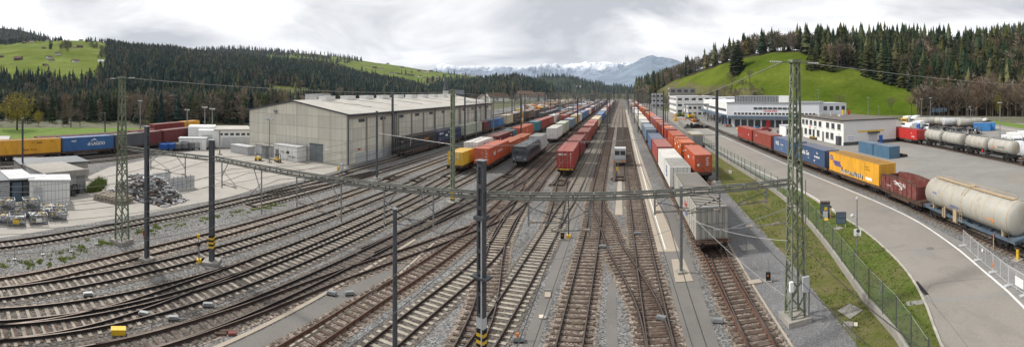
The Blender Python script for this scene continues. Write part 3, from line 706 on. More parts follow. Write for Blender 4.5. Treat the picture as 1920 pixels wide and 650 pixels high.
def okC(px, py, x, y):
    n = fbm(x, y, 120, 5)
    if any(inpoly(px+n*6, py+n*3, q) for q in forC): return True
    return n > .42 or (py > 158 and n > -.1) or (px < 640)
sp = scatter(HC, 1500, 505, 1035, lambda p: (1150, 2210), okC, (18, 28), lambda *a: (.3, .1))
forest('woodland', sp, 'strips of woodland between the meadows of the middle hillside')
sp = scatter(HD, 1300, 805, 1038, lambda p: (750, 1180), lambda *a: True, (15, 22), lambda px, py, x, y: (.25+fbm(x, y, 90)*.5, .1))
forest('woodland', sp, 'dark wooded spur at the mouth of the valley left of the snow mountains')
sp = scatter(HE, 900, 960, 1290, lambda p: (1700, 2620), lambda px, py, x, y: fbm(x, y, 200) > -.1, (18, 26), lambda *a: (.1, .05))
forest('woodland', sp, 'bluish distant forest on the low ridge below the snow mountains')
sp = scatter(HS, 1300, 1695, 1990, lambda p: (900, 1520), lambda *a: True, (18, 26), lambda *a: (.15, .05))
forest('conifer_forest', sp, 'distant dark forest on the peak behind the right hand wood')
def okR(px, py, x, y): return not inpoly(px, py, meadowR)
RIDGE = lambda p: interp([(1190, 900), (1300, 640), (1400, 470), (1500, 430), (2000, 430)], p)
FOOT = lambda p: interp([(1190, 520), (1300, 330), (1400, 265), (1700, 250), (2000, 235)], p)
def decR(px, py, x, y):
    n = fbm(x, y, 50, 3); low = max(0, min(1, (py-150)/50)) if px > 1680 else 0
    return (min(.9, max(.08, .30+n*.8+low*.55+(.2 if px < 1500 else 0))), .22)
spR = scatter(HR, 2100, 1192, 1990, lambda p: (FOOT(p), RIDGE(p)*1.16), okR, (16, 31), decR)
spR = [(a, b, c, d, k, (t[0]*1.35, t[1]*1.05, t[2]*.62) if k == 0 and t[1] < .055 else t) for a, b, c, d, k, t in spR]
# the nearest ones are trees of their own; the rest is one mass
def near_key(s): return hypot(s[0], s[1])
spR.sort(key=near_key)
NEARR = spR[:0]; 
vis = []; rest = []
for s in spR:
    px, py = proj(s[0], s[1], s[2])
    if len(vis) < 215 and rnd.random() < .30: vis.append(s)
    else: rest.append(s)
forest('mixed_forest', rest, 'mass of mixed forest behind the front trees of the right hill')
def okb(px, py, x, y): return inpoly(px, py, [(1230, 175), (1262, 160), (1330, 152), (1400, 158), (1440, 175), (1450, 200), (1230, 200)])
sp = scatter(HR, 330, 1215, 1445, lambda p: (FOOT(p), FOOT(p)+90), lambda px, py, x, y: okb(px, py, x, y) and py > 152, (4, 8), lambda *a: (.95, .05))
forest('bare_scrub', sp, 'leafless brown scrub on the foot of the green hill behind the white buildings')
sp = []
for px0, px1, py0, py1, n, k in ((112, 134, 82, 96, 46, 1), (184, 200, 92, 112, 26, 1), (0, 26, 74, 82, 40, 0), (60, 118, 74, 78, 34, 0), (160, 205, 76, 80, 26, 0), (92, 100, 86, 92, 8, 0), (168, 182, 86, 92, 12, 1)):
    for _ in range(n):
        px, py = rnd.uniform(px0, px1), rnd.uniform(py0, py1); best = None
        for i in range(60):
            rr = 500+800*i/60; z = heights(HA, px, rr)
            if z is None: continue
            x, y = AT(px, rr); e_ = abs(proj(x, y, z)[1]-py)
            if best is None or e_ < best[0]: best = (e_, x, y, z)
        sp.append((best[1], best[2], best[3]-.5, rnd.uniform(9, 17), k if rnd.random() < .8 else 1-k, (.12, .12, .07) if k else rnd.choice(FIRT)))
forest('copse', sp, 'small copses and hedges between the farmhouses on the bright alp')
# valley floor trees between the field and the slope
sp = []
for _ in range(1300):
    px = rnd.uniform(-30, 505); r = rnd.uniform(212 if px < 245 else 180, 330); x, y = AT(px, r); k, t = pick(.45, .16); sp.append((x, y, -.2, rnd.uniform(8, 17), k, t))
forest('valley_wood', sp, 'brown leafless wood at the foot of the slope beyond the left sidings')
sp = []
for _ in range(500):
    px = rnd.uniform(560, 1180); r = rnd.uniform(520, 1100); x, y = AT(px, r); k, t = pick(.6, .2); sp.append((x, y, -.2, rnd.uniform(6, 12), k, t))
forest('valley_wood', sp, 'scattered valley trees beyond the far end of the freight yard')
sp = []
for _ in range(160):
    px = rnd.uniform(1180, 1300); r = rnd.uniform(330, 700); x, y = AT(px, r)
    if abs(x-8) < 22: continue
    k, t = pick(.6, .2); sp.append((x, y, -.2, rnd.uniform(5, 10), k, t))
forest('valley_wood', sp, 'low trees beside the tracks at the foot of the right hill')

# ------------------------------------------------------------------ trees as things
def crown_fir(seed, fat=.17):
    r = random.Random(seed); mb = MB(); L_ = 22
    for k in range(L_):
        z = .10+.88*k/L_; R = fat*(1-k/L_)**.8+.012; n = 10 if k < 14 else 7
        for i in range(n):
            t = 2*pi*(i+r.random()*.8)/n; rr = R*r.uniform(.6, 1.25); dz = rr*r.uniform(.15, .55); w = rr*.30+.008
            c, s = cos(t), sin(t); zt = z-dz
            mid = (rr*.55*c, rr*.55*s, z-dz*.35)
            mb.add([(0, 0, z+.02), (mid[0]-s*w, mid[1]+c*w, mid[2]-.012), (rr*c, rr*s, zt), (mid[0]+s*w, mid[1]-c*w, mid[2]-.012)], [(0, 1, 2), (0, 2, 3)])
            for u in (-1, 1):
                a2 = t+u*r.uniform(.3, .6); q = rr*r.uniform(.6, .85); mb.add([mid, (q*cos(a2), q*sin(a2), z-dz*.9), (q*.8*cos(a2)-.01*s, q*.8*sin(a2)+.01*c, z-dz*.4)], [(0, 1, 2)])
    mb.add([(.008, 0, .93), (-.008, 0.004, .93), (0, 0, 1.02)], [(0, 1, 2)])
    return mb
def trunk_m(h=.95, r0=.016, lean=0):
    mb = MB(); mb.tube((0, 0, -.03), (lean, 0, h*.5), r0, r0*.6, 7); mb.tube((lean, 0, h*.5), (lean, 0, h), r0*.6, r0*.15, 6); return mb
def crown_bare(seed, dens=1.0, leafy=False, spread=.3, base=.25):
    r = random.Random(seed); mb = MB()
    def grow(p, d, ln, rad, lv):
        q = p+d*ln
        if lv <= 2: mb.tube(tuple(p), tuple(q), rad, rad*.6, 4, caps=False)
        else:
            a = d.cross(Vector((r.gauss(0, 1), r.gauss(0, 1), r.gauss(0, 1)))).normalized()*rad; mb.add([tuple(p-a), tuple(p+a), tuple(q)], [(0, 1, 2)])
        if lv >= 5: return
        n = [4, 4, 4, 4, 4][lv] if lv < 5 else 0
        for i in range(int(n*dens)):
            t = r.uniform(.45, 1.0); o_ = p+d*ln*t
            nd = (d+Vector((r.gauss(0, .55), r.gauss(0, .55), r.gauss(.08, .32)))).normalized()
            grow(o_, nd, ln*r.uniform(.55, .8), rad*.5, lv+1)
    for i in range(7):
        t = 2*pi*i/7+r.random(); z = base+.32*r.random()
        d = Vector((cos(t)*spread*2, sin(t)*spread*2, .8)).normalized(); grow(Vector((0, 0, z)), d, .22, .0105, 1)
    grow(Vector((0, 0, .5)), Vector((0, 0, 1)), .25, .011, 1)
    if leafy:
        for k in range(1500):
            t = r.random()*2*pi; u = r.uniform(-1, 1); q = r.uniform(.3, 1)**.6; c = sqrt(1-u*u); R = .33*q*(1+.25*sin(3*t)+.2*sin(5*u+t))
            p = Vector((R*c*cos(t), R*c*sin(t), .56+.42*q*u)); s = r.uniform(.008, .02)
            a = Vector((r.gauss(0, 1), r.gauss(0, 1), r.gauss(0, 1))).normalized(); b_ = a.cross(Vector((r.gauss(0, 1), r.gauss(0, 1), r.gauss(0, 1)))).normalized()
            mb.add([tuple(p+a*s), tuple(p+b_*s), tuple(p-a*s), tuple(p-b_*s)], [(0, 1, 2, 3)])
    return mb
TM = {}
TM['trunk'] = trunk_m().mesh('trunk', M['bark']); TM['trunkb'] = trunk_m(.62, .02).mesh('trunk', M['bark'])
for i in range(4): TM['fir%d' % i] = crown_fir(i+1, [.17, .15, .20, .13][i]).mesh('crown', M['fir'])
for i in range(2): TM['larch%d' % i] = crown_fir(i+11, .16).mesh('crown', M['larch'])
for i in range(3): TM['bare%d' % i] = crown_bare(i+21, 1.0).mesh('crown', M['bare'])
TM['red0'] = crown_bare(31).mesh('crown', M['redbare'])
TM['spring0'] = crown_bare(41, .8, True).mesh('crown', M['spring'])
def tree(kind, x, y, z, h, label, group, w=1.0):
    base = kind.rstrip('0123456789')
    nm = {'fir': 'fir_tree', 'larch': 'larch_tree', 'bare': 'leafless_tree', 'red': 'leafless_tree', 'spring': 'leafy_tree'}[base]
    t = thing(nm, label, 'tree', (x, y, z), rnd.random()*6.28, group, (h*w, h*w, h))
    put('trunk', TM['trunk' if base in ('fir', 'larch') else 'trunkb'], t); put('crown', TM[kind], t); return t
LBL = {'fir': 'dark green fir', 'larch': 'olive green conifer', 'bare': 'leafless brown tree', 'red': 'leafless reddish tree'}
WOOD = []
for s in vis:
    x, y, z, h, kd, tint = s
    k = 'fir%d' % rnd.randrange(4) if tint[1] < .055 else ('larch%d' % rnd.randrange(2) if tint[2] < .05 and tint[1] > tint[0]*.9 else (rnd.choice(('bare0', 'bare1', 'bare2', 'bare0', 'red0'))))
    b = k.rstrip('0123456789'); h = h*.65 if b == 'larch' and proj(x, y, z)[1] > 150 else h
    WOOD.append((b, tree(k, x, y, z, h, LBL[b], 'front trees of the wood on the right hill', (1.1 if b == 'fir' else .8) if b in ('fir', 'larch') else 1.3), x, y, z, h))
def htree(kind, px, pyb, pyt, label, group=None, w=1.0, r=None):
    """a tree on the right hill whose foot shows at (px, pyb) and top at pyt"""
    best = None
    for i in range(200):
        rr = FOOT(px)+(RIDGE(px)-FOOT(px))*i/200; z = heights(HR, px, rr)
        if z is None: continue
        x, y = AT(px, rr); e_ = abs(proj(x, y, z)[1]-pyb)
        if best is None or e_ < best[0]: best = (e_, x, y, z, rr)
    _, x, y, z, rr = best
    return tree(kind, x, y, z-.3, (pyb-pyt)*rr/FPX, label, group, w)
htree('fir2', 1383, 138, 72, 'tall dark fir standing alone on the green slope above the white hall', w=1.6)
htree('fir0', 1377, 139, 86, 'shorter dark fir touching the tall lone fir on the green slope', w=1.2)
htree('bare0', 1406, 157, 126, 'small leafless tree on the slope right of the tall lone fir')
htree('bare1', 1372, 168, 132, 'leafless tree growing from the scrub below the tall lone fir', w=1.2)
htree('bare2', 1574, 207, 174, 'round leafless tree on the green slope behind the white office roof', w=1.2)
htree('bare0', 1672, 214, 177, 'leafless tree on the green slope behind the right end of the office roof', w=.95)
htree('bare1', 1709, 219, 167, 'left one of two leafless trees at the wood edge behind the yard lamps')
htree('bare2', 1726, 219, 160, 'right one of two leafless trees at the wood edge behind the yard lamps')
htree('bare0', 1743, 219, 158, 'leafless tree just right of the pair at the wood edge')
htree('spring0', 1873, 226, 176, 'slender yellowish tree beside the tall lamp at the right edge', w=.5)
for i, (px, b_, t_) in enumerate([(1762, 222, 165), (1778, 223, 172), (1795, 224, 158), (1812, 224, 165), (1832, 225, 170), (1850, 226, 160), (1890, 228, 168), (1905, 230, 175), (1918, 231, 165)]):
    htree('bare%d' % (i % 3), px, b_, t_, 'leafless grey brown tree behind the storage yard, %s from left' % ['leftmost', 'second', 'third', 'fourth', 'fifth', 'sixth', 'seventh', 'eighth', 'ninth', 'tenth', 'eleventh', 'twelfth', 'thirteenth'][i], 'leafless trees behind the wagon storage yard', 1.1)
for i, (px, b_, t_) in enumerate([(1518, 131, 78), (1530, 128, 72), (1545, 130, 76), (1560, 134, 84)]):
    htree('larch%d' % (i % 2), px, b_, t_, 'yellow brown tree in the clump above the green slope, %s from left' % ['leftmost', 'second', 'third', 'fourth', 'fifth', 'sixth', 'seventh', 'eighth', 'ninth', 'tenth', 'eleventh', 'twelfth', 'thirteenth'][i], 'yellow brown trees above the green slope', 1.1)
for i, (px, b_, t_, k) in enumerate([(1622, 142, 82, 'larch0'), (1640, 148, 92, 'fir0'), (1652, 150, 78, 'larch1'), (1668, 156, 88, 'fir2'), (1690, 163, 100, 'larch0'), (1713, 168, 88, 'fir1'), (1730, 172, 96, 'larch1'), (1748, 174, 100, 'fir3'), (1790, 200, 120, 'fir2'), (1820, 205, 128, 'fir0'), (1893, 190, 112, 'fir2')]):
    o = htree(k, px, b_, t_, LBL[k.rstrip('0123456789')], 'front trees of the wood on the right hill', 1.1); WOOD.append((k.rstrip('0123456789'), o, o.location.x, o.location.y, o.location.z, o.scale.z))
ZN = [(1290, 'at the left end of the hill wood'), (1385, 'on the slope left of the lone fir'), (1470, 'on the hilltop right of the lone fir'), (1560, 'on the hilltop above the office'), (1650, 'above the upper edge of the bright meadow'), (1730, 'above the right edge of the meadow'), (1800, 'above the storage yard'), (1870, 'above the blue storage containers'), (3000, 'above the tank train')]
cls = {}
for b, o, x, y, z, h in WOOD:
    px, py = proj(x, y, z); zn = next(n for e_, n in ZN if px < e_); cls.setdefault((b, zn, 'upper' if py < 128 else 'lower'), []).append((px, o))
for (b, zn, lv), l in cls.items():
    l.sort(key=lambda q: q[0])
    for i, (px, o) in enumerate(l):
        nm = ['first', 'second', 'third', 'fourth', 'fifth', 'sixth', 'seventh', 'eighth', 'ninth', 'tenth', 'eleventh', 'twelfth', 'thirteenth', 'fourteenth', 'fifteenth', 'sixteenth', 'seventeenth', 'eighteenth', 'nineteenth', 'twentieth', 'twenty first', 'twenty second', 'twenty third', 'twenty fourth', 'twenty fifth', 'twenty sixth', 'twenty seventh', 'twenty eighth', 'twenty ninth', 'thirtieth', 'thirty first', 'thirty second', 'thirty third', 'thirty fourth', 'thirty fifth'][min(i, 34)]
        o['label'] = ('%s %s, %s from left %s' % (lv, LBL[b], nm, zn)) if len(l) > 1 else '%s %s %s' % (lv, LBL[b], zn)
# big trees beyond the left sidings
def gtree(kind, px, d, pyt, label, group=None, w=1.0):
    x, y = AT(px, d); return tree(kind, x, y, -.1, ZY(pyt, d), label, group, w)
gtree('spring0', 32, 160, 170, 'broad yellow green tree in young leaf at the far left edge', w=1.5)
gtree('spring0', -12, 186, 182, 'yellow green tree in young leaf cut by the left edge of the view', w=1.1)
gtree('spring0', 72, 178, 205, 'small light green tree between the firs behind the yellow container')
gtree('larch0', 122, 190, 186, 'lower yellow green tree left of the round leafless tree', w=1.3)
gtree('bare0', 133, 172, 197, 'wide round leafless tree behind the blue container', w=1.6)
gtree('bare1', 118, 175, 204, 'leafless tree overlapping the left of the wide round tree', w=1.3)
gtree('bare2', 150, 176, 203, 'leafless tree overlapping the right of the wide round tree', w=1.3)
for i, (px, t_) in enumerate([(52, 178), (66, 172), (80, 180), (98, 163), (140, 176), (160, 184), (172, 172), (180, 178), (196, 180), (206, 174), (214, 182)]):
    gtree('fir%d' % (i % 4), px, 196+(i*7) % 18, t_, 'dark fir in the row beyond the left sidings, %s from left' % ['leftmost', 'second', 'third', 'fourth', 'fifth', 'sixth', 'seventh', 'eighth', 'ninth', 'tenth', 'eleventh', 'twelfth', 'thirteenth'][i], 'dark firs in the row beyond the left sidings', 1.15)
for i, (px, t_) in enumerate([(188, 205), (236, 186), (252, 190), (268, 184), (284, 192), (300, 186), (330, 194), (352, 188), (378, 186), (398, 184), (420, 190), (445, 188), (462, 184)]):
    gtree('bare%d' % (i % 3), px, 190+(i*9) % 30, t_, 'leafless tree behind the maroon wagons, %s from left' % ['leftmost', 'second', 'third', 'fourth', 'fifth', 'sixth', 'seventh', 'eighth', 'ninth', 'tenth', 'eleventh', 'twelfth', 'thirteenth'][i], 'leafless trees behind the maroon wagons', 1.2)
for i, (px, t_) in enumerate([(415, 176), (447, 193)]):
    gtree('fir%d' % i, px, 215, t_, ['dark fir between leafless trees left of the concrete hall', 'young green fir just left of the concrete hall'][i], w=1.0)
for px, d, t_, lb in [(601, 260, 173, 'small dark fir above the hall roof near the roof box'), (640, 270, 172, 'larger dark fir above the hall roof between skylights'), (490, 250, 174, 'brown leafless tree left of the hall gable top'), (513, 255, 166, 'brown leafless tree above the hall gable top'), (535, 255, 172, 'brown leafless tree right of the hall gable top')]:
    gtree('fir1' if 'fir' in lb else 'bare1', px, d, t_, lb, w=1.2)
# ------------------------------------------------------------------ lettering
def letters(text, size, parent, loc, rot, m, name='lettering', depth=.004, bold=0.0, shear=0, al='LEFT'):
    cu = bpy.data.curves.new(name, 'FONT'); cu.body = text; cu.size = size; cu.extrude = depth; cu.offset = bold; cu.align_x = al; cu.shear = shear; cu.resolution_u = 2
    tmp = bpy.data.objects.new('tmp', cu); C.objects.link(tmp)
    bpy.context.view_layer.update(); dg = bpy.context.evaluated_depsgraph_get()
    me = bpy.data.meshes.new_from_object(tmp.evaluated_get(dg)); bpy.data.objects.remove(tmp); bpy.data.curves.remove(cu)
    me.materials.clear(); me.materials.append(m); o = put(name, me, parent); o.location = loc; o.rotation_euler = rot; return o
RX = pi/2
FACE_S = (RX, 0, 0)          # reads from -Y
FACE_W = (RX, 0, -pi/2)      # reads from -X
FACE_E = (RX, 0, pi/2)       # reads from +X
ML = {'w': M_('white_lettering', (.78, .78, .76), .6, 0, .1, 4), 'k': M_('black_lettering', (.03, .03, .03), .6, 0, .1, 4), 'b': M_('blue_lettering', (.03, .08, .4), .6, 0, .1, 4), 'r': M_('red_lettering', (.6, .04, .03), .6, 0, .1, 4),
      'o': M_('orange_lettering', (.8, .25, .03), .6, 0, .1, 4), 'g': M_('green_lettering', (.05, .35, .12), .6, 0, .1, 4)}

# ------------------------------------------------------------------ containers
CM = {}
def wall_corr(mb, x, y0, y1, z0, z1, sgn, pitch=.28, dep=.036, mi=0, axis='x'):
    n = max(2, int((y1-y0)/pitch)); p = (y1-y0)/n; pts = []
    for i in range(n):
        a = y0+i*p; pts += [(a, 0), (a+.22*p, 0), (a+.5*p, dep), (a+.72*p, dep)]
    pts.append((y1, 0)); vs = []
    for y, d in pts:
        q = x-sgn*d
        for z in (z0, z1): vs.append((q, y, z) if axis == 'x' else (y, q, z))
    fs = []
    for i in range(len(pts)-1):
        f = (2*i, 2*i+2, 2*i+3, 2*i+1); fs.append(f if sgn > 0 else f[::-1])
    mb.add(vs, fs, mi)
def cont_mesh(L_, H, lod, style='corr'):
    k = (round(L_, 1), H, lod, style)
    if k in CM: return CM[k]
    w = 1.22; mb = MB(); h = L_/2
    if lod == 0:
        if style == 'corr':
            for s in (-1, 1): wall_corr(mb, s*w, -h+.14, h-.14, .16, H-.12, s)
            wall_corr(mb, h, -w+.12, w-.12, .16, H-.12, 1, axis='y')
            wall_corr(mb, -h+.05, -w+.1, w-.1, .16, H-.12, -1, axis='y')
        else:
            mb.box(-w+.01, w-.01, -h+.02, h-.02, .12, H-.03)
            for s in (-1, 1):
                n = int(L_/1.2)
                for i in range(n+1):
                    y = -h+.08+(L_-.16)*i/n; mb.box(s*w-.012, s*w+.012, y-.02, y+.02, .1, H-.05)
        # roof with shallow ribs
        n = int(L_/.55); mb.box(-w+.03, w-.03, -h+.05, h-.05, H-.06, H-.03, 1)
        for i in range(n): y = -h+.3+(L_-.6)*i/max(1, n-1); mb.box(-w+.12, w-.12, y-.11, y+.11, H-.03, H-.008, 1)
        body = mb.mesh('body', [M['cont'], M['cont_roof']])
        fr = MB()
        for sx_ in (-1, 1):
            for sy_ in (-1, 1):
                fr.box(sx_*w-.075*(sx_ > 0)-.005, sx_*w+.075*(sx_ < 0)+.005, sy_*h-(.14 if sy_ > 0 else 0), sy_*h+(.14 if sy_ < 0 else 0), 0, H+.012)
            fr.box(min(sx_*w, sx_*(w-.06)), max(sx_*w, sx_*(w-.06)), -h+.14, h-.14, .0, .16); fr.box(min(sx_*w, sx_*(w-.06)), max(sx_*w, sx_*(w-.06)), -h+.14, h-.14, H-.12, H)
        for sy_ in (-1, 1):
            y0, y1 = (h-.1, h) if sy_ > 0 else (-h, -h+.1)
            fr.box(-w+.075, w-.075, y0, y1, 0, .15); fr.box(-w+.075, w-.075, y0, y1, H-.12, H)
        frame = fr.mesh('frame', M['cont'])
        dr = MB(); dr.box(.01, w-.08, -h-.012, -h+.03, .16, H-.13)
        for q in (.32, .62): dr.box(.09, w-.16, -h-.022, -h-.012, H*q-.02, H*q+.02)
        door = dr.mesh('door', M['cont'])
        lb = MB()
        for x in (.34, .82):
            lb.tube((x, -h-.05, .1), (x, -h-.05, H-.08), .02, n=6)
            for z in (.12, H-.12, H*.5): lb.box(x-.06, x+.06, -h-.06, -h-.02, z-.03, z+.03)
            lb.box(x-.28, x, -h-.065, -h-.04, 1.02, 1.07)
        bars = lb.mesh('locking_bar', M['grey'])
        CM[k] = (body, frame, door, bars)
    else:
        for s in (-1, 1):
            n = int(L_/1.1)
            mb.box(min(s*w, s*(w-.03)), max(s*w, s*(w-.03)), -h+.1, h-.1, .12, H-.1)
            for i in range(n+1): y = -h+.06+(L_-.12)*i/n; mb.box(s*w-.02, s*w+.02, y-.05, y+.05, .0, H)
        mb.box(-w, w, h-.08, h, 0, H-.04); mb.box(-w, w, -h, -h+.06, 0, H-.04)
        mb.box(-w-.01, w+.01, -h+.03, h-.03, H-.05, H, 1)
        body = mb.mesh('body', [M['cont'], M['cont_roof']]); dr = MB()
        dr.box(-w+.08, -.02, -h-.02, -h, .14, H-.12); dr.box(.02, w-.08, -h-.02, -h, .14, H-.12)
        for x in (-.8, -.34, .34, .8): dr.box(x-.02, x+.02, -h-.05, -h-.02, .1, H-.1, 1)
        CM[k] = (body, dr.mesh('door', [M['cont'], M['grey']]))
    return CM[k]
def container(x, yc, z, L_, H, color, label, group=None, rz=0.0, lod=0, style='corr', name='shipping_container', cat='container'):
    ms = cont_mesh(L_, H, lod, style); t = thing(name, label, cat, (x, yc, z), rz, group, (1.16, 1, 1)); c = (*color, 1)
    put('body', ms[0], t, color=c)
    if lod == 0:
        put('frame', ms[1], t, color=tuple(q*.92 for q in color)+(1,))
        for s in (1, -1):
            d = put('door', ms[2], t, color=c); d.scale = (s, 1, 1); b = put('locking_bar', ms[3], d)
    else: put('door', ms[1], t, color=c)
    return t
# ------------------------------------------------------------------ flat wagons
WM = {}
def bogie_mesh(lod, deep=1):
    mb = MB()
    for s in (-1, 1):
        mb.box(s*1.0-.06, s*1.0+.06, -1.15, 1.15, .55, .78); mb.box(s*1.0-.09, s*1.0+.09, -.35, .35, .35, .80)
        for y in (-.9, .9): mb.box(s*1.0-.10, s*1.0+.10, y-.16, y+.16, .42, .72)
    mb.box(-1.0, 1.0, -.2, .2, .55, .8); return mb.mesh('bogie', M['black'])
def wheelset_mesh():
    mb = MB()
    for s in (-1, 1): mb.lathe([(s*.72-.06, .02), (s*.72-.06, .46), (s*.72+.06, .44), (s*.72+.06, .02)], 'x', 16)
    mb.tube((-.85, 0, 0), (.85, 0, 0), .08, n=8); return mb.mesh('wheelset', M['rail_dark'])
def wagon_mesh(L_, lod):
    k = (round(L_, 1), lod)
    if k in WM: return WM[k]
    h = L_/2; mb = MB()
    for s in (-1, 1):
        mb.box(s*1.15-.06, s*1.15+.06, -h, h, .86, 1.24); mb.box(s*.35-.05, s*.35+.05, -h, h, .95, 1.2)
        mb.box(min(s*1.09, s*1.22), max(s*1.09, s*1.22), -h*.45, h*.45, .66, .86)
        n = int(L_/1.5)
        for i in range(n+1): y = -h+.1+(L_-.2)*i/n; mb.box(s*1.21-.02, s*1.21+.03, y-.04, y+.04, .84, 1.26)
    n = int(L_/1.4)
    for i in range(n+1): y = -h+.08+(L_-.16)*i/n; mb.box(-1.09, 1.09, y-.08, y+.08, 1.0, 1.19)
    mb.box(-1.2, 1.2, -h-.12, -h, .84, 1.22); mb.box(-1.2, 1.2, h, h+.12, .84, 1.22)
    frame = mb.mesh('frame', M['wframe'])
    WM[k] = frame; return frame
bf = MB(); bf.tube((0, 0, 0), (0, .40, 0), .09, n=8); bf.tube((0, .40, 0), (0, .46, 0), .22, n=12); BUF = bf.mesh('buffer', M['black'])
bf = MB(); bf.box(-.06, .06, 0, .36, -.18, -.06); CPL = bf.mesh('coupling', M['black'])
def buffers(t, L_):
    for s in (-1, 1):
        for x in (-.88, .88): put('buffer', BUF, t, loc=(x, s*(L_/2+.12), 1.03), rz=0 if s > 0 else pi)
        put('coupling', CPL, t, loc=(0, s*(L_/2+.12), 1.03), rz=0 if s > 0 else pi)
BG = bogie_mesh(0); WS = wheelset_mesh()
def wagon_parts(t, L_, lod):
    put('frame', wagon_mesh(L_, lod), t)
    if lod == 0: buffers(t, L_)
    for s in (-1, 1):
        g = put('bogie', BG, t, loc=(0, s*(L_/2-2.0), 0))
        for y in (-.9, .9): put('wheelset', WS, g, loc=(0, y, .46))
def wagon(x, yc, L_, label, group=None, rz=0.0, z=.23, lod=0):
    t = thing('flat_wagon', label, 'wagon', (x, yc, z), rz, group, (1.12, 1, 1)); wagon_parts(t, L_, lod); return t

COL = {'red': (.33, .045, .032), 'dark red': (.21, .028, .026), 'brown red': (.27, .06, .042), 'pink red': (.36, .085, .07), 'maroon': (.14, .025, .028),
       'orange': (.62, .135, .028), 'orange red': (.50, .095, .035), 'burnt orange': (.42, .10, .035), 'brown': (.20, .10, .055), 'dark brown': (.075, .05, .042),
       'white': (.72, .71, .67), 'beige grey': (.40, .385, .34), 'cream': (.60, .53, .36), 'tan': (.46, .34, .18), 'light grey': (.50, .51, .50), 'grey': (.27, .28, .28), 'dark grey': (.085, .09, .10),
       'pale green': (.42, .48, .38), 'teal': (.03, .18, .22), 'blue': (.035, .12, .30), 'bright blue': (.04, .19, .45), 'navy blue': (.032, .055, .12), 'blue grey': (.15, .22, .29), 'slate blue': (.09, .14, .25),
       'black': (.028, .027, .03), 'yellow': (.68, .42, .035), 'golden yellow': (.72, .36, .03), 'bright red': (.50, .03, .025)}
ORD = ['nearest', 'second', 'third', 'fourth', 'fifth', 'sixth', 'seventh', 'eighth', 'ninth', 'tenth', 'eleventh', 'twelfth', 'thirteenth', 'fourteenth', 'fifteenth', 'sixteenth', 'seventeenth', 'eighteenth', 'nineteenth', 'twentieth', 'twenty first', 'twenty second', 'twenty third', 'twenty fourth', 'twenty fifth', 'twenty sixth', 'twenty seventh', 'twenty eighth', 'twenty ninth', 'thirtieth', 'thirty first', 'thirty second', 'thirty third', 'thirty fourth', 'thirty fifth', 'thirty sixth', 'thirty seventh', 'thirty eighth', 'thirty ninth', 'fortieth']
def curve_x(pts, y):
    q = sorted([(b, a) for a, b in pts]); return interp(q, y)
def train(xf, items, row, z=.23, off=0, wl=None, wagons=True):
    """items: (colour, y0, y1, height or None, style)"""
    res = []
    for i, it in enumerate(items):
        col, y0, y1 = it[:3]; H = it[3] if len(it) > 3 and it[3] else 2.75; st = it[4] if len(it) > 4 else ('corr' if i % 4 else 'corr')
        L_ = y1-y0; yc = (y0+y1)/2; x = xf(yc); rz = -atan2(xf(yc+2)-xf(yc-2), 4)
        lod = 0 if hypot(x, y0) < 118 else 1
        lb = '%s container, %s in the %s' % (col, ORD[min(i, 39)] if i else 'nearest the camera', row)
        H = H + (random.choice((0, 0, .28, .0, -.1)) if len(it) < 4 else 0)
        c = container(x, yc, z+1.25, L_, H, COL[col], lb, 'containers in the '+row, rz, lod, st); res.append(c)
        if wagons: wagon(x, yc, L_+.5, 'wagon under the %s container, %s in the %s' % (col, ORD[min(i, 39)] if i else 'nearest the camera', row), 'wagons in the '+row, rz, z, lod)
    return res
def fill(y, yend, seq, lens=(12.2, 12.2, 6.1, 13.7), gap=(.5, 1.6), skip=.1):
    out = []
    i = 0
    while y < yend:
        l = random.choice(lens)
        if random.random() > skip: out.append((seq[i % len(seq)], y, y+l)); i += 1
        y += l+random.uniform(*gap)
    return out
fx = lambda pts: (lambda y: curve_x(pts, y))
# rows in the middle of the yard
r1 = train(fx(X1), [('beige grey', 36.9, 52.6, 2.9, 'flat'), ('white', 57.4, 65.3, 2.75, 'flat'), ('white', 65.6, 76.2, 2.75), ('pink red', 78.0, 91, 2.85), ('slate blue', 93.3, 106, 2.6), ('blue grey', 114, 120.2, 2.7), ('blue grey', 120.6, 133, 2.8), ('light grey', 141, 153.2, 2.7), ('white', 155, 167.2, 2.9), ('cream', 170, 182.2, 2.8), ('light grey', 185, 191), ('white', 192, 204.2), ('light grey', 207, 219), ('white', 222, 234)]
     + fill(238, 520, ['white', 'light grey', 'red', 'cream', 'white', 'blue grey', 'light grey']), 'beige grey led row')
r0 = train(lambda y: 13.3 if y > 78 else interp([(60, 13.1), (80, 13.3)], y), [('orange red', 67.5, 80.2, 2.8), ('orange', 84.5, 91, 2.7), ('orange', 91.4, 95.6, 2.8), ('orange red', 96.6, 108.8, 2.9), ('red', 112, 118.2, 2.9), ('orange', 119, 125, 2.8), ('dark red', 128, 140.2, 2.8), ('burnt orange', 143, 149), ('pink red', 151, 163.2, 2.9), ('blue grey', 165, 171), ('orange red', 174, 186), ('orange red', 188, 200), ('burnt orange', 202, 214), ('brown', 222, 234, 3.3), ('orange', 240, 246, 3.4)]
     + fill(262, 420, ['orange', 'brown red', 'orange red', 'white', 'red']), 'row beside the fence')
rr = train(lambda y: interp([(60, -9.1), (80, -9.75), (250, -9.7), (420, -8.8), (640, -7)], y), [('red', 71.6, 85.3, 2.9), ('dark red', 86.8, 99.2, 2.9), ('brown red', 107, 119.2, 2.8), ('brown red', 125.5, 137.7, 2.8), ('red', 139, 151.2, 2.9), ('cream', 156, 168.2, 2.8), ('tan', 169.5, 181.5, 2.7), ('blue', 186, 198.2, 2.8), ('bright blue', 199.5, 211.5, 2.7), ('slate blue', 214, 226.2, 2.7)]
     + fill(230, 520, ['white', 'brown', 'light grey', 'bright red', 'blue', 'white', 'grey', 'orange red']), 'centre row')
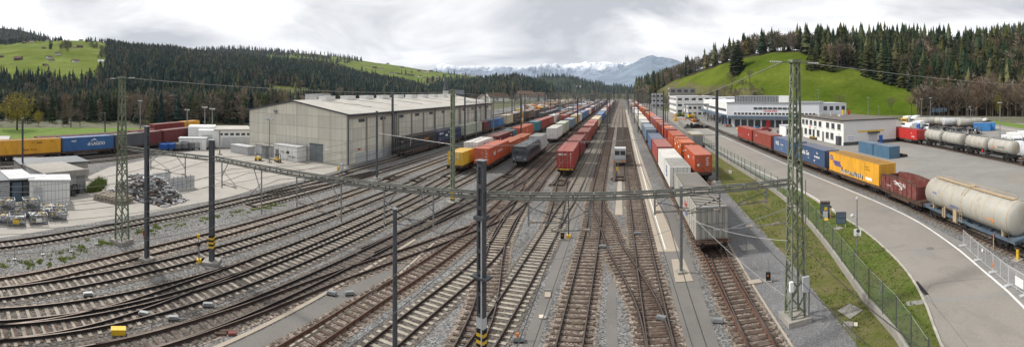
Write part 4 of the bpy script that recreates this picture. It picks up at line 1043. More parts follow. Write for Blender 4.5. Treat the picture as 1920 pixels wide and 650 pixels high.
rf = train(fx([(a, b) for a, b in TF if b > 60]), [('light grey', 93, 100.2, 3.0, 'flat'), ('white', 115, 127.2, 2.9), ('pale green', 131, 143.2, 3.0), ('blue grey', 151, 163.2, 2.9), ('tan', 169, 181.2, 3.1), ('white', 184, 190, 3.1), ('blue grey', 196, 208.2, 3.1), ('bright blue', 212, 224, 3.0), ('orange red', 228, 234), ('white', 237, 249), ('red', 252, 264)]
     + fill(268, 520, ['blue', 'white', 'dark grey', 'brown red', 'light grey', 'grey']), 'locomotive row')
re_ = train(lambda y: -24.7, [('orange red', 72.5, 86.2, 2.75), ('burnt orange', 87.6, 98, 2.2), ('burnt orange', 99, 109, 2.0)]
     + fill(178, 500, ['red', 'dark brown', 'grey', 'brown red', 'blue', 'dark grey']), 'orange red led row')
ry = train(lambda y: -28.55, [('yellow', 69.5, 75.6, 2.3), ('white', 77.4, 87.6, 3.15), ('maroon', 91, 104.4, 3.0), ('teal', 105, 108.6, 3.0), ('orange red', 113.6, 130, 2.9), ('teal', 136, 142.1, 3.0), ('red', 143.4, 156, 3.0), ('red', 158, 170, 2.9), ('white', 174, 187, 3.0), ('dark red', 189, 201, 3.0), ('brown', 204, 216, 3.1)]
     + fill(222, 520, ['dark brown', 'grey', 'orange', 'dark grey', 'brown', 'white']), 'yellow led row')
rw = train(lambda y: interp([(75, -45.8), (90, -46)], y), [('black', 80.6, 96.4, 2.9, 'flat'), ('navy blue', 97.4, 105, 2.9), ('navy blue', 105.6, 113.2, 2.9), ('pale green', 117, 123.5, 2.9), ('pale green', 124, 131.5, 3.0), ('maroon', 134, 140, 2.8), ('blue', 141, 149.5, 2.9), ('bright blue', 150, 157.6, 2.9), ('cream', 163, 172, 3.4), ('dark brown', 173, 186, 3.4), ('dark brown', 187, 200, 3.4), ('brown', 201, 214, 3.4)]
     + fill(217, 460, ['dark brown', 'dark brown', 'burnt orange', 'dark grey'], (13.7,)), 'row beside the hall')
train(lambda y: -37, fill(196, 470, ['dark grey', 'navy blue', 'dark brown', 'slate blue', 'dark brown'], (13.7, 16)), 'dark grey roofed row')
train(lambda y: -32.5, fill(228, 470, ['slate blue', 'navy blue', 'white', 'blue'], (13.7, 16)), 'far blue row')
train(lambda y: -52+.003*(y-175), fill(200, 420, ['light grey', 'brown', 'grey', 'golden yellow'], (13.7, 16)), 'grey row beyond the hall')
train(lambda y: -57, fill(230, 480, ['yellow', 'white', 'dark brown', 'golden yellow', 'white', 'orange'], (12.2, 6.1)), 'yellow row beyond the hall')
train(lambda y: -62, fill(260, 520, ['white', 'grey', 'orange red', 'yellow', 'light grey'], (12.2, 6.1)), 'white and yellow far row')
train(lambda y: -68, fill(300, 520, ['orange red', 'white', 'yellow', 'grey'], (12.2, 6.1)), 'farthest left row')
# lettering and emblems on the nearest ones
def side_txt(c, text, size, y, z, m, side='W', **k):
    s = -1 if side == 'W' else 1
    return letters(text, size, c, (s*1.245, y, z), FACE_W if side == 'W' else FACE_E, ML[m], **k)
def end_txt(c, L_, text, size, x, z, m, **k): return letters(text, size, c, (x, -L_/2-.075, z), FACE_S, ML[m], **k)
end_txt(rr[0], 13.7, 'MN 10', .42, -1.0, 2.2, 'w', bold=.012); end_txt(rr[0], 13.7, 'P', .4, .75, 2.2, 'w', bold=.01); end_txt(rr[0], 13.7, 'B', .34, .75, 1.75, 'w'); end_txt(rr[0], 13.7, '5', .34, .75, 1.3, 'w'); end_txt(rr[0], 13.7, '/', .4, -.6, .75, 'w')
side_txt(re_[0], 'hsl', 1.1, -3.9, 1.2, 'w', 'E', bold=.02); side_txt(re_[0], 'CAI NWSTT', .62, -1.4, 1.35, 'w', 'E', bold=.012)
for i, t in enumerate(('11', 'N3', '42', 'U1')): end_txt(re_[0], 13.7, t, .36, .62, 2.25-.5*i, 'w')
for i, t in enumerate(('5', '1', 'S')): end_txt(re_[0], 13.7, t, .3, .1, 1.9-.45*i, 'w')
side_txt(ry[1], 'FESCO', .55, .6, 1.9, 'r', 'E', bold=.01, shear=.2); side_txt(ry[1], 'NTNN', .45, .8, 1.3, 'b', 'E', shear=.2)
mb = MB(); mb.add([(1.25, -2.6, .9), (1.25, -1.9, .9), (1.25, -.6, 2.7), (1.25, -1.3, 2.7)], [(0, 1, 2, 3)]); mb.build('emblem', M['blue'], ry[1])
side_txt(ry[4], 'CHIPS', .6, -1.2, 1.5, 'w', 'E'); side_txt(ry[4], 'LINE', .5, -1, .8, 'g', 'E')
end_txt(ry[5], 6.1, 'S7 C', .5, -.7, 1.9, 'w'); end_txt(ry[5], 6.1, 'O-er', .5, -.6, 1.2, 'w')
for i, t in enumerate(('RAA', 'SIA', '42')): side_txt(rw[0], t, .4, -6.2, 2.1-.5*i, 'w', 'E')
side_txt(rw[0], 'MILANO', .6, 1.2, 1.6, 'o', 'E', bold=.01); side_txt(rw[1], 'MINLAIRE', .55, -3, 2.0, 'w', 'E', bold=.01); side_txt(rw[1], 'OR', .5, -3, .7, 'o', 'E')
end_txt(rw[0], 15.8, 'SSS', .3, .2, 1.9, 'w')
side_txt(r1[0], 'SAM', .7, -1.0, 1.35, 'r', shear=.3, bold=.015); side_txt(r1[0], 'ce', .9, -1.6, .55, 'b', bold=.02); side_txt(r1[0], 'A 12', .35, -5.5, 1.6, 'k')
mb = MB(); mb.lathe([(-.004, .62), (.004, .62)], 'x', 24, c=(-1.25, 1.2, 1.5)); 
ring = []
for k in range(28):
    t0, t1 = 2*pi*k/28, 2*pi*(k+1)/28; mb2 = [( -1.25, .4+.8*cos(t0), 1.5+.8*sin(t0)), (-1.25, .4+.8*cos(t1), 1.5+.8*sin(t1)), (-1.25, .4+.62*cos(t1), 1.5+.62*sin(t1)), (-1.25, .4+.62*cos(t0), 1.5+.62*sin(t0))]; ring.append(mb2)
mb = MB()
for q in ring: mb.add(q, [(0, 1, 2, 3)])
mb.build('emblem', M['blue'], r1[1]); side_txt(r1[1], 'bi', .85, 1.05, 1.2, 'b', bold=.02)
def marks(c, L_, seed, side=None):
    r = random.Random(seed); mb = MB(); y = -L_/2-.068
    for i in range(5):
        mb.cut()
        z = 2.25-i*.28; a = .28+r.uniform(0, .1); mb.add([(a, y, z), (a+r.uniform(.2, .5), y, z), (a+r.uniform(.2, .5), y, z+.1), (a, y, z+.1)], [(0, 1, 2, 3)])
    mb.cut(); mb.add([(-.9, y, 1.0), (-.6, y, 1.0), (-.6, y, 1.35), (-.9, y, 1.35)], [(0, 1, 2, 3)]); mb.build('marking', ML['w'], c)
    if side:
        s = -1.25 if side == 'W' else 1.25; mb = MB()
        for y0, z, w, h in ((L_*.33, 2.1, .9, .22), (-L_*.36, 2.2, .7, .16), (-L_*.36, 1.95, .5, .14), (L_*.1, 1.3, 1.5, .45)):
            mb.cut(); mb.add([(s, y0, z), (s, y0-w if side == 'W' else y0+w, z), (s, y0-w if side == 'W' else y0+w, z+h), (s, y0, z+h)], [(0, 1, 2, 3)])
        mb.build('marking', ML['w'], c)
for i, (c, L_, sd_) in enumerate([(r0[0], 12.7, 'W'), (r0[1], 6.5, 'W'), (r0[2], 4.2, 'W'), (r0[4], 6.2, None), (r1[3], 13, None), (r1[4], 12.7, None), (rr[1], 12.4, 'E'), (rr[2], 12.2, None), (rr[3], 12.2, None), (rf[1], 12.2, None), (ry[0], 6.1, None), (ry[2], 13.4, 'E'), (rw[1], 7.6, 'E')]): marks(c, L_, i, sd_)
# end frame of the near beige grey container: tall bars and railing
t = r1[0]; mb = MB()
for x in (-.95, -.5, .0, .5, .95): mb.tube((x, -7.97, -.1), (x, -7.97, 2.8), .03, n=6)
mb.box(-1.2, 1.2, -8.01, -7.95, 1.35, 1.4); mb.box(-1.24, 1.24, -8.05, -7.91, 2.8, 2.88)
mb.build('end_bars', M['grey'], t)
mb = MB(); mb.box(-1.3, 1.3, -8.5, -7.9, -.24, -.14); mb.box(-1.35, 1.35, -8.55, -8.48, .2, .25)
for x in (-1.3, 1.3, -.4, .4): mb.bar((x, -8.5, -.2), (x, -8.5, .22), .05)
mb.build('end_platform', M['wframe'], t)
# buffer beam lights on the red container wagon
t = rr[0]; mb = MB(); mb.box(-1.15, 1.15, -7.35, -7.25, -.18, -.04); mb.build('end_beam', M['yellow'], t)
end_txt(t, 13.9, '33 85 4', .12, -.6, -.17, 'k')
for s in (-1, 1):
    mb = MB(); mb.tube((s*1.15, -7.4, -.12), (s*1.15, -7.3, -.12), .09, n=10); mb.build('tail_lamp', M['orange'], t)
# ------------------------------------------------------------------ dark locomotive heading the row
t = thing('locomotive', 'dark grey electric locomotive at the head of a row, with a ribbed grey roof', 'locomotive', (-19.05, 85.0, .23), scale=(1.08, 1, 1)); h = 6.6
mb = MB(); w = 1.42
pr = [(-w, 1.1), (w, 1.1), (w, 3.1), (w*.82, 3.75), (-w*.82, 3.75), (-w, 3.1)]
ends = [(-h-.25, .96, 0), (-h, 1, 1), (h, 1, 1), (h+.25, .96, 0)]
vs = []
for y, s_, q in ends:
    for a, b in pr: vs.append((a*s_, y if b < 2.3 or q else y+(.35 if y < 0 else -.35)*(b > 2.3), b if q else min(b, 3.6)))
fs = [tuple(range(5, -1, -1)), tuple(18+i for i in range(6))]
for k in range(3):
    for i in range(6): fs.append((k*6+i, k*6+(i+1)%6, (k+1)*6+(i+1)%6, (k+1)*6+i))
mb.add(vs, fs); mb.build('body', M['dgrey'], t)
mb = MB(); mb.box(-1.0, 1.0, -h+.3, h-.3, 3.74, 3.84)
for i in range(14): y = -h+.6+i*.95; mb.box(-1.12, 1.12, y-.09, y+.09, 3.78, 3.9)
mb.build('roof', M['grey'], t)
for s in (-1, 1):
    mb = MB(); mb.box(s*.62-.46, s*.62+.46, -h-.30, -h-.2, 2.35, 3.05); mb.build('windscreen', M['glass'], t)
    mb = MB(); mb.tube((s*1.0, -h-.33, 1.5), (s*1.0, -h-.2, 1.5), .13, n=12); mb.build('headlight', M['insul'], t)
for s in (-1, 1):
    for i in range(8):
        y = -5.2+i*1.45; mb = MB(); mb.box(s*1.44-.02, s*1.44+.02, y-.42, y+.42, 2.1, 2.95); mb.build('side_window' if i in (0, 7) else 'louvre', M['glass'] if i in (0, 7) else M['black'], t)
mb = MB()
for s in (-1, 1): mb.box(s*1.44-.03, s*1.44+.03, -h, h, 1.05, 1.35)
mb.build('sill_band', M['wframe'], t)
letters('17 - 4', .3, t, (-.5, -h-.33, 1.75), FACE_S, ML['w'], bold=.01)
mb = MB()
for s in (-1, 1):
    mb.cut(); mb.tube((s*.88, -h-.2, 1.03), (s*.88, -h-.75, 1.03), .09, n=8); mb.tube((s*.88, -h-.75, 1.03), (s*.88, -h-.82, 1.03), .24, n=10)
mb.build('buffer', M['black'], t)
mb = MB(); mb.bar((-.7, 3, 3.9), (0, 4.6, 4.5), .05); mb.bar((.7, 3, 3.9), (0, 4.6, 4.5), .05); mb.bar((-.8, 4.6, 4.5), (.8, 4.6, 4.5), .05); mb.cut(); mb.bar((-.7, -3, 3.9), (0, -4.6, 4.2), .05); mb.bar((.7, -3, 3.9), (0, -4.6, 4.2), .05)
mb.build('pantograph', M['black'], t)
for s in (-1, 1):
    g = put('bogie', BG, t, loc=(0, s*4.0, 0))
    for y in (-.9, .9): put('wheelset', WS, g, loc=(0, y, .46))
# ------------------------------------------------------------------ works vehicle on the middle siding
t = thing('works_wagon', 'small grey works vehicle with a dark cab on the middle siding', 'wagon', (-.25, 84.0, .23))
mb = MB(); mb.box(-1.15, 1.15, -1.8, 14, .75, 1.05); mb.box(-1.15, 1.15, -1.9, -1.8, .5, 1.2); mb.build('frame', M['grey'], t)
mb = MB(); mb.box(-1.1, 1.1, -1.5, 1.2, 1.05, 1.9); mb.box(-1.12, 1.12, -1.5, 1.2, 2.75, 3.2)
for x in (-1.05, -.02, 1.05): mb.box(x-.06, x+.06, -1.5, -1.4, 1.9, 2.75); mb.box(x-.06, x+.06, 1.1, 1.2, 1.9, 2.75)
mb.build('cab', M['lgrey'], t)
mb = MB(); mb.box(-1.0, 1.0, -1.38, 1.1, 1.9, 2.76); mb.build('cab_window', M['glass'], t)
mb = MB(); mb.box(-1.14, 1.14, -1.98, -1.88, .62, 1.0); mb.build('bumper', M['tank'], t)
mb = MB(); mb.box(-1.45, -.8, -2.05, -1.99, .62, .86); mb.cut(); mb.box(.35, .95, -2.04, -1.99, .75, .98); mb.build('warning_plate', M['orange'], t)
mb = MB(); mb.box(-.9, .9, 3, 8, 1.05, 1.7); mb.box(-.8, .8, 9, 13, 1.05, 1.45); mb.box(-.4, .4, 4, 6, 1.7, 2.3); mb.tube((0, 1.6, 1.05), (0, 1.6, 2.9), .12); mb.build('machinery', M['grey'], t)
for y in (-.6, 11.5):
    put('wheelset', WS, t, loc=(0, y, .46))
# ------------------------------------------------------------------ right hand train along the road
XR = fx(TR)
def on_r(y, tr=TR):
    q = fx(tr); return q(y), -atan2(q(y+1.5)-q(y-1.5), 3)
rowR = 'train beside the road'
def rwag(y0, y1, lab):
    x, rz = on_r((y0+y1)/2); return wagon(x, (y0+y1)/2, y1-y0, lab, 'wagons of the '+rowR, rz, .245)
def rcon(y0, y1, H, col, lab, style='corr'):
    x, rz = on_r((y0+y1)/2); return container(x, (y0+y1)/2, .245+1.25, y1-y0, H, COL[col], lab, None, rz, 0, style)
c = rcon(48.2, 62.9, 2.95, 'golden yellow', 'golden yellow swap body with blue lettering and graffiti beside the road', 'flat')
rwag(47.6, 63.4, 'rusty flat wagon under the golden yellow swap body')
side_txt(c, 'Transcargo', 1.0, 6.1, 1.35, 'b', bold=.02, shear=.1).scale = (.55, .9, 1)
side_txt(c, 'TERNKWMR', .42, 5.6, 1.0, 'b', bold=.01)
mb = MB()
for k in range(20):
    a0, a1 = 2*pi*k/20, 2*pi*(k+1)/20; mb.add([(-1.245, 6.55+.42*cos(a0), 2.15+.42*sin(a0)), (-1.245, 6.55+.42*cos(a1), 2.15+.42*sin(a1)), (-1.245, 6.55+.2*cos(a1), 2.15+.2*sin(a1)), (-1.245, 6.55+.2*cos(a0), 2.15+.2*sin(a0))], [(0, 1, 2, 3)])
mb.build('emblem', M['blue'], c)
side_txt(c, 'TI', .3, -3.6, 2.45, 'k'); side_txt(c, 'WINTEN   2', .22, -3.6, 2.1, 'k'); side_txt(c, '_-LSIIAWUTINLS', .2, -3.6, 1.75, 'k'); side_txt(c, 'CT', .2, -4.0, 1.0, 'k')
mb = MB(); mb.add([(-1.245, -3.9, .35), (-1.245, -5.6, .35), (-1.245, -5.6, .75), (-1.245, -3.9, .75)], [(0, 1, 2, 3)]); mb.build('name_panel', M['white'], c)
rg = random.Random(5); g1 = MB(); g2 = MB()
for i in range(26):      # spray painted letters along the foot of the side
    y = 3.4-i*.25; z = .15+rg.random()*.3; a, b = rg.uniform(.18, .38), rg.uniform(.3, .75)
    q = [(-1.246-.001*(i % 3), y+rg.uniform(0, .1), z), (-1.246-.001*(i % 3), y-a, z+rg.uniform(-.1, .1)), (-1.246-.001*(i % 3), y-a+rg.uniform(-.1, .2), z+b), (-1.246-.001*(i % 3), y+rg.uniform(-.1, .1), z+b*rg.uniform(.6, 1))]
    (g1 if i % 2 else g2).add(q, [(0, 1, 2, 3)])
g1.build('graffiti', M['dgrey'], c); g2.build('graffiti', M['lgrey'], c)
mb = MB(); mb.box(-1.0, -.75, -7.5, -7.4, .1, .9); mb.cut(); mb.box(.75, 1.0, -7.5, -7.4, .1, .9); mb.build('data_plate', M['lgrey'], c)
c = rcon(64.6, 76.0, 2.85, 'slate blue', 'dark blue container with white lettering right behind the golden yellow swap body')
for i, q in enumerate(c.children): q.color = (.045, .085, .17, 1)
side_txt(c, 'Vola Go', 1.15, 4.4, 1.25, 'w', bold=.02); side_txt(c, 'Tra', .5, -2.4, 1.9, 'w', bold=.01); side_txt(c, 'RITMAAN', .5, -1.6, 1.2, 'w', bold=.01); side_txt(c, 'MU', .4, -1.4, .5, 'w', bold=.01); side_txt(c, 'VILLI', .32, 1.2, .7, 'w')
mb = MB(); mb.add([(-1.245, 5.1, .9), (-1.245, 4.7, .9), (-1.245, 4.7, 2.2), (-1.245, 5.1, 2.2)], [(0, 1, 2, 3)]); mb.build('emblem', M['orange'], c)
rwag(64.0, 76.6, 'rusty flat wagon under the dark blue container with an orange mark')
c = rcon(78.0, 89.6, 2.85, 'slate blue', 'blue container with large white initials, between a brown red and a dark blue container')
side_txt(c, 'VGS', 1.1, 4.6, 1.3, 'w', bold=.02); side_txt(c, 'FINLINE', .45, 1.6, 1.4, 'w'); side_txt(c, 'vs', .4, 1.2, .6, 'w')
rwag(77.4, 90.2, 'flat wagon under the blue container with large white initials')
x, rz = on_r(84); container(x+3.4, 82.0, .25, 12.2, 2.9, COL['navy blue'], 'navy blue container standing on the yard behind the blue ones on the train', None, rz)
c = rcon(91.6, 104.8, 2.85, 'brown red', 'brown red container just left of the lattice mast on the train beside the road')
side_txt(c, 'O-S', .5, 4.6, 1.7, 'w', bold=.01); rwag(91, 105.4, 'flat wagon under the brown red container left of the lattice mast')
c = rcon(106.4, 120, 2.85, 'red', 'dark red container at the far end of the train beside the road')
side_txt(c, 'SA', .6, -3.8, 1.2, 'w', bold=.01); rwag(105.9, 120.6, 'flat wagon under the dark red container at the far end of the train')
# open wagon between the swap body and the tank wagon
x, rz = on_r(42.6)
t = thing('open_wagon', 'rust brown open wagon between the yellow swap body and the big tank wagon', 'wagon', (x, 42.6, .245), rz, None, (1.1, 1, 1)); wagon_parts(t, 9.6, 0)
mb = MB(); mb.box(-1.3, 1.3, -4.8, 4.8, 1.2, 1.32)
for i in range(18): y = -4.7+i*.53; mb.box(-1.28, 1.28, y, y+.42, 1.32, 1.37)
mb.build('deck', M['wframe'], t)
mb = MB(); BR = 'maroonsteel'; M[BR] = M_('brown_red_wagon_paint', (.17, .05, .042), .7, .1, .3, 1.2, dirt=(.32, .25, .22), dirtamt=.35)
pts = [(-3.9, 2.95), (-2.5, 3.25), (0, 3.4), (2.5, 3.35), (4.6, 3.1)]
for s in (-1, 1):
    mb.cut()
    for (a, za), (b, zb) in zip(pts, pts[1:]):
        xx = 1.25*s; mb.add([(xx, a, 1.35), (xx, b, 1.35), (xx, b, zb), (xx, a, za), (xx-.06*s, a, 1.35), (xx-.06*s, b, 1.35), (xx-.06*s, b, zb), (xx-.06*s, a, za)], [(0, 1, 2, 3), (4, 7, 6, 5), (3, 2, 6, 7), (0, 4, 5, 1)])
    for i in range(9): y = -3.85+i*1.05; mb.box(s*1.27-.05, s*1.27+.05, y-.05, y+.05, 1.35, 3.1)
mb.build('side_wall', M[BR], t)
mb = MB(); mb.box(-1.2, 1.2, -3.95, -3.85, 1.35, 2.9); mb.cut(); mb.box(-1.2, 1.2, 4.55, 4.65, 1.35, 3.0); mb.build('end_wall', M[BR], t)
mb = MB()
for (a, za), (b, zb) in zip(pts, pts[1:]): mb.bar((-1.27, a, za), (-1.27, b, zb), .12)
mb.cut()
for (a, za), (b, zb) in zip(pts, pts[1:]): mb.bar((1.27, a, za), (1.27, b, zb), .12)
mb.build('top_rail', M['wframe'], t)
letters('TAMTUN', .7, t, (-1.34, 1.3, 2.35), FACE_W, ML['w'], bold=-.004); letters('T A R 17', .3, t, (-1.34, 3.0, 1.9), FACE_W, ML['w'])
mb = MB(); mb.bar((-1.34, .9, 2.9), (-1.34, -.9, 2.1), .05); mb.bar((-1.34, -.9, 2.1), (-1.34, -.2, 2.0), .05); mb.build('chalk_mark', ML['w'], t)
# ------------------------------------------------------------------ tank wagons
def tank_wagon(x, y, rz, L_, label, frame_m, tanks, r=1.42, zc=2.75, z=.245, group=None, near=False):
    t = thing('tank_wagon', label, 'tank wagon', (x, y, z), rz, group); h = L_/2
    mb = MB()
    for s in (-1, 1): mb.box(s*1.1-.07, s*1.1+.07, -h, h, .92, 1.22); mb.box(s*.3-.05, s*.3+.05, -h, h, 1.0, 1.2)
    for i in range(9): yy = -h+.1+(L_-.2)*i/8; mb.box(-1.04, 1.04, yy-.07, yy+.07, 1.02, 1.18)
    mb.box(-1.25, 1.25, -h-.1, -h, .86, 1.25); mb.box(-1.25, 1.25, h, h+.1, .86, 1.25); mb.box(-1.2, 1.2, -h, -h+.9, 1.22, 1.26); mb.box(-1.2, 1.2, h-.9, h, 1.22, 1.26)
    mb.build('frame', frame_m, t); buffers(t, L_)
    for s in (-1, 1):
        g = put('bogie', BG, t, loc=(0, s*(h-2.1), 0))
        for yy in (-.9, .9): put('wheelset', WS, g, loc=(0, yy, .46))
    for ty0, ty1, tm in tanks:
        l2 = (ty1-ty0)/2; yc = (ty0+ty1)/2; d = .42
        pf = [(-l2, .0), (-l2+.03, r*.45), (-l2+.12, r*.75), (-l2+.26, r*.93), (-l2+d, r), (l2-d, r), (l2-.26, r*.93), (l2-.12, r*.75), (l2-.03, r*.45), (l2, 0)]
        mb = MB(); mb.lathe(pf, 'y', 32, c=(0, yc, zc)); tk = mb.build('tank', M[tm], t, smooth=True)
        bd = MB(); n = max(2, int((ty1-ty0)/1.7))
        for i in range(n+1):
            yy = yc-l2+d+(2*l2-2*d)*i/n; bd.lathe([(-.035, r), (-.035, r+.012), (.035, r+.012), (.035, r)], 'y', 32, c=(0, yy, zc))
        bd.build('weld_band', M['tankband'] if near else M['grey'], tk)
        wk = MB(); wk.box(-.32, .32, yc-l2+.9, yc+l2-.9, zc+r+.06, zc+r+.10)
        for i in range(int((2*l2-1.8)/1.0)+1):
            yy = yc-l2+.9+i*1.0; wk.box(-.3, .3, yy-.03, yy+.03, zc+r-.05, zc+r+.06)
        for s in (-1, 1):
            wk.bar((s*.45, yc-l2+1, zc+r+.3), (s*.45, yc+l2-1, zc+r+.3), .04)
            for i in range(4): yy = yc-l2+1+(2*l2-2)*i/3; wk.bar((s*.45, yy, zc+r-.05), (s*.45, yy, zc+r+.3), .035)
        wk.tube((0, yc, zc+r), (0, yc, zc+r+.28), .3, n=14); wk.build('walkway', M['tankband'] if near else M['grey'], t)
        sd_ = MB()
        for s in (-1, 1):
            yy = yc+s*(l2-1.4); sd_.cut(); sd_.box(-1.1, 1.1, yy-.12, yy+.12, 1.2, zc-r*.72)
            for q in (-1, 1): sd_.bar((q*1.0, yy, 1.2), (q*1.22, yy, zc-.55), .14)
        sd_.build('saddle', M['tankband'] if near else M['dgrey'], t)
    ld = MB()
    for s in (-1, 1):
        for q in (-.22, .22): ld.path([(s*1.5, q, 1.1), (s*1.55, q, zc), (s*1.15, q, zc+r*.75), (s*.5, q, zc+r+.15)], .03, 5)
        for i in range(7): zz_ = 1.3+i*.32; ld.bar((s*1.53, -.22, zz_), (s*1.53, .22, zz_), .03)
        for i in range(4): a = .3+i*.28; ld.bar((s*1.5*cos(a), -.22, zc+1.48*sin(a)), (s*1.5*cos(a), .22, zc+1.48*sin(a)), .03)
    ld.build('ladder', M['tankband'] if near else M['grey'], t)
    vv = MB(); vv.tube((-.9, .8, .55), (.9, .8, .55), .13, n=10); vv.box(-1.2, -.8, -.6, .1, .6, 1.0); vv.box(.6, 1.15, 1.5, 2.4, .55, .95); vv.build('valve_gear', M['black'], t)
    return t
# big near one at the right edge, over the first rail bend
p0, p1 = on_r(37.2), on_r(22.4)
xa, ya, xb, yb = p0[0], 37.2, p1[0], 22.4
rzT = -atan2(xa-xb, ya-yb)
tw = tank_wagon((xa+xb)/2, (ya+yb)/2, rzT, 15.2, 'large cream tank wagon on a blue grey frame beside the barrier fence', M['bluegrey'], [(-7.3, 7.2, 'tank')], r=1.55, zc=2.82, near=True)
mb = MB(); mb.add([(-1.49*cos(q)-.004, yy, 2.82+1.50*sin(q)) for q, yy in ((.05, 2.6), (.05, -.5), (.22, .0), (.22, 2.6))], [(0, 3, 2, 1)]); mb.build('blue_stripe', M['blue'], tw)
letters('VTTN', .3, tw, (-1.53, 5.3, 3.0), FACE_W, ML['b'], bold=.01); letters('HELBELSTAN', .26, tw, (-1.53, 1.9, 2.35), FACE_W, ML['b']); letters('DATR', .42, tw, (-1.53, -4.1, 2.6), (RX, .3, -pi/2), ML['o'], bold=.012)
mb = MB()
for s in (-1, 1):
    mb.cut(); mb.bar((s*1.2, -6.9, 1.2), (s*1.2, -6.9, 2.4), .05); mb.bar((s*.7, -6.9, 1.2), (s*.7, -6.9, 2.4), .05); mb.bar((s*1.2, -6.9, 2.4), (s*.7, -6.9, 2.4), .05)
mb.build('end_handrail', M['bluegrey'], tw)
mb = MB(); mb.box(-1.35, -1.15, 1.0, 1.6, .8, 2.1); mb.cut(); mb.tube((-1.3, 3.2, .8), (-1.3, 3.2, 1.9), .12); mb.cut(); mb.tube((-1.3, 3.6, .8), (-1.3, 3.6, 1.7), .08); mb.build('drain_pipe', M['tankband'], tw)
fr2 = fx(TR2)
def on2(y): return fr2(y), -atan2(fr2(y+2)-fr2(y-2), 4)
x, rz = on2(60); t2 = tank_wagon(x, 60, rz, 17.2, 'pair of pale tanks on the near wagon of the second tank train', M['black'], [(-8.3, -.4, 'tank'), (.3, 8.2, 'tank')], r=1.45)
x_, y_ = x, 60
letters('ANOTZAM', .45, t2, (-1.47, -4.2, 2.6), FACE_W, ML['k']); letters('UFZ', .4, t2, (-1.47, 2.6, 2.6), FACE_W, ML['r'])
mb = MB(); mb.add([(-1.47, -2.9, 2.9), (-1.47, -3.3, 2.6), (-1.47, -2.9, 2.3), (-1.47, -2.5, 2.6)], [(0, 1, 2, 3)]); mb.build('hazard_plate', M['orange'], t2)
mb = MB(); mb.tube((-1.3, 1.2, 1.3), (-1.42, 1.2, 1.3), .28, n=12); mb.build('red_disc', M['red'], t2)
mb = MB(); mb.lathe([(-.02, .0), (-.02, .45), (.02, .45), (.02, 0)], 'y', 20, c=(0, -8.31, 2.75)); mb.build('end_plate', M['tankband'], t2)
x, rz = on2(78.2); tank_wagon(x, 78.2, rz, 16.8, 'pair of dirty pale tanks on the far wagon next to the bright red container', M['black'], [(-8.1, -.6, 'tank'), (.1, 8.0, 'tank')], r=1.45)
x, rz = on2(95.0); c = container(x, 95.0, .245+1.0, 12.4, 2.75, COL['bright red'], 'bright red container with rounded roof edge at the end of the tank train', None, rz, 0, 'flat')
side_txt(c, 'RLITS', .5, 4.6, 2.1, 'w', shear=.2); side_txt(c, 'WTIN', .5, -3.8, .6, 'w', bold=.01); side_txt(c, 'Tre', .5, -3.4, 1.5, 'w')
wagon(x, 95, 13, 'flat wagon under the bright red container', None, rz)
x, rz = on2(103.4); container(x, 103.4, .245+.9, 2.6, 2.1, COL['orange'], 'small orange container box at the end of the bright red container', None, rz, 0, 'flat')
wagon(x, 103.8, 3.6, 'short wagon under the small orange container box', None, rz)
# cylindrical vessels and vans right of the tank train
x, rz = on2(47)
t = tank_wagon(66.2, 44.6, -.27, 9.2, 'pale grey tank wagon cut by the right edge of the view', M['wframe'], [(-4.4, 4.3, 'lgrey')], r=1.4)
# two blue containers on the yard
for k, (yc, lb) in enumerate([(76.7, 'nearer of the two blue grey containers standing end to end on the right yard'), (83.2, 'farther of the two blue grey containers standing end to end on the right yard')]):
    container(54.9+.1*k, yc, .012, 6.06, 2.6, (.07, .15, .235), lb, 'blue grey containers on the right yard', -.0, 0)
t = thing('trailer_drawbar', 'black steel skid lying at the end of the blue grey containers', 'skid', (57.2, 75.0, .01)); mb = MB()
mb.box(-.6, 1.8, -.7, .7, .1, .35); mb.box(.2, .6, -.6, .6, .35, .7); mb.tube((1.6, -.5, .25), (1.6, .5, .25), .25); mb.build('frame', M['black'], t)

# ------------------------------------------------------------------ left hand sidings
def on_l(s, pts):
    P = spline(pts, .5); acc = 0
    for a, b in zip(P, P[1:]):
        d = hypot(b[0]-a[0], b[1]-a[1])
        if acc+d >= s: return a[0]+(b[0]-a[0])*(s-acc)/d, a[1]+(b[1]-a[1])*(s-acc)/d, -atan2(b[0]-a[0], b[1]-a[1])
        acc += d
    return P[-1][0], P[-1][1], 0
def lrow(pts, items, row):
    res = []
    for i, (s0, s1, col, H, lab, style) in enumerate(items):
        xa, ya, _ = on_l(s0, pts); xb, yb, _ = on_l(s1, pts); rz = -atan2(xb-xa, yb-ya)
        c = container((xa+xb)/2, (ya+yb)/2, 1.48, s1-s0, H, COL[col] if isinstance(col, str) else col, lab, None, rz, 0, style)
        wagon((xa+xb)/2, (ya+yb)/2, s1-s0+.6, 'flat wagon under the '+lab, None, rz); res.append(c)
    return res
def s_of(px, pts):
    P = spline(pts, .5); acc = 0; best = None
    for a, b in zip(P, P[1:]):
        acc += hypot(b[0]-a[0], b[1]-a[1]); e_ = abs(proj(b[0], b[1], 0)[0]-px)
        if best is None or e_ < best[0]: best = (e_, acc)
    return best[1]
q = lambda px: s_of(px, L7)
lr = lrow(L7, [(q(-4)-0, q(108), 'golden yellow', 2.9, 'golden yellow container at the left edge behind the post', 'flat'), (q(113), q(206), 'blue', 2.9, 'blue container with white emblem in the left sidings', 'corr'),
    (q(211), q(264), 'dark grey', 2.9, 'dark grey container behind the left lattice mast', 'corr'), (q(268), q(296), 'maroon', 2.9, 'short maroon container right of the left lattice mast', 'corr'), (q(299), q(371), 'maroon', 2.9, 'long maroon container ending at the white shed', 'corr')], 'left sidings')
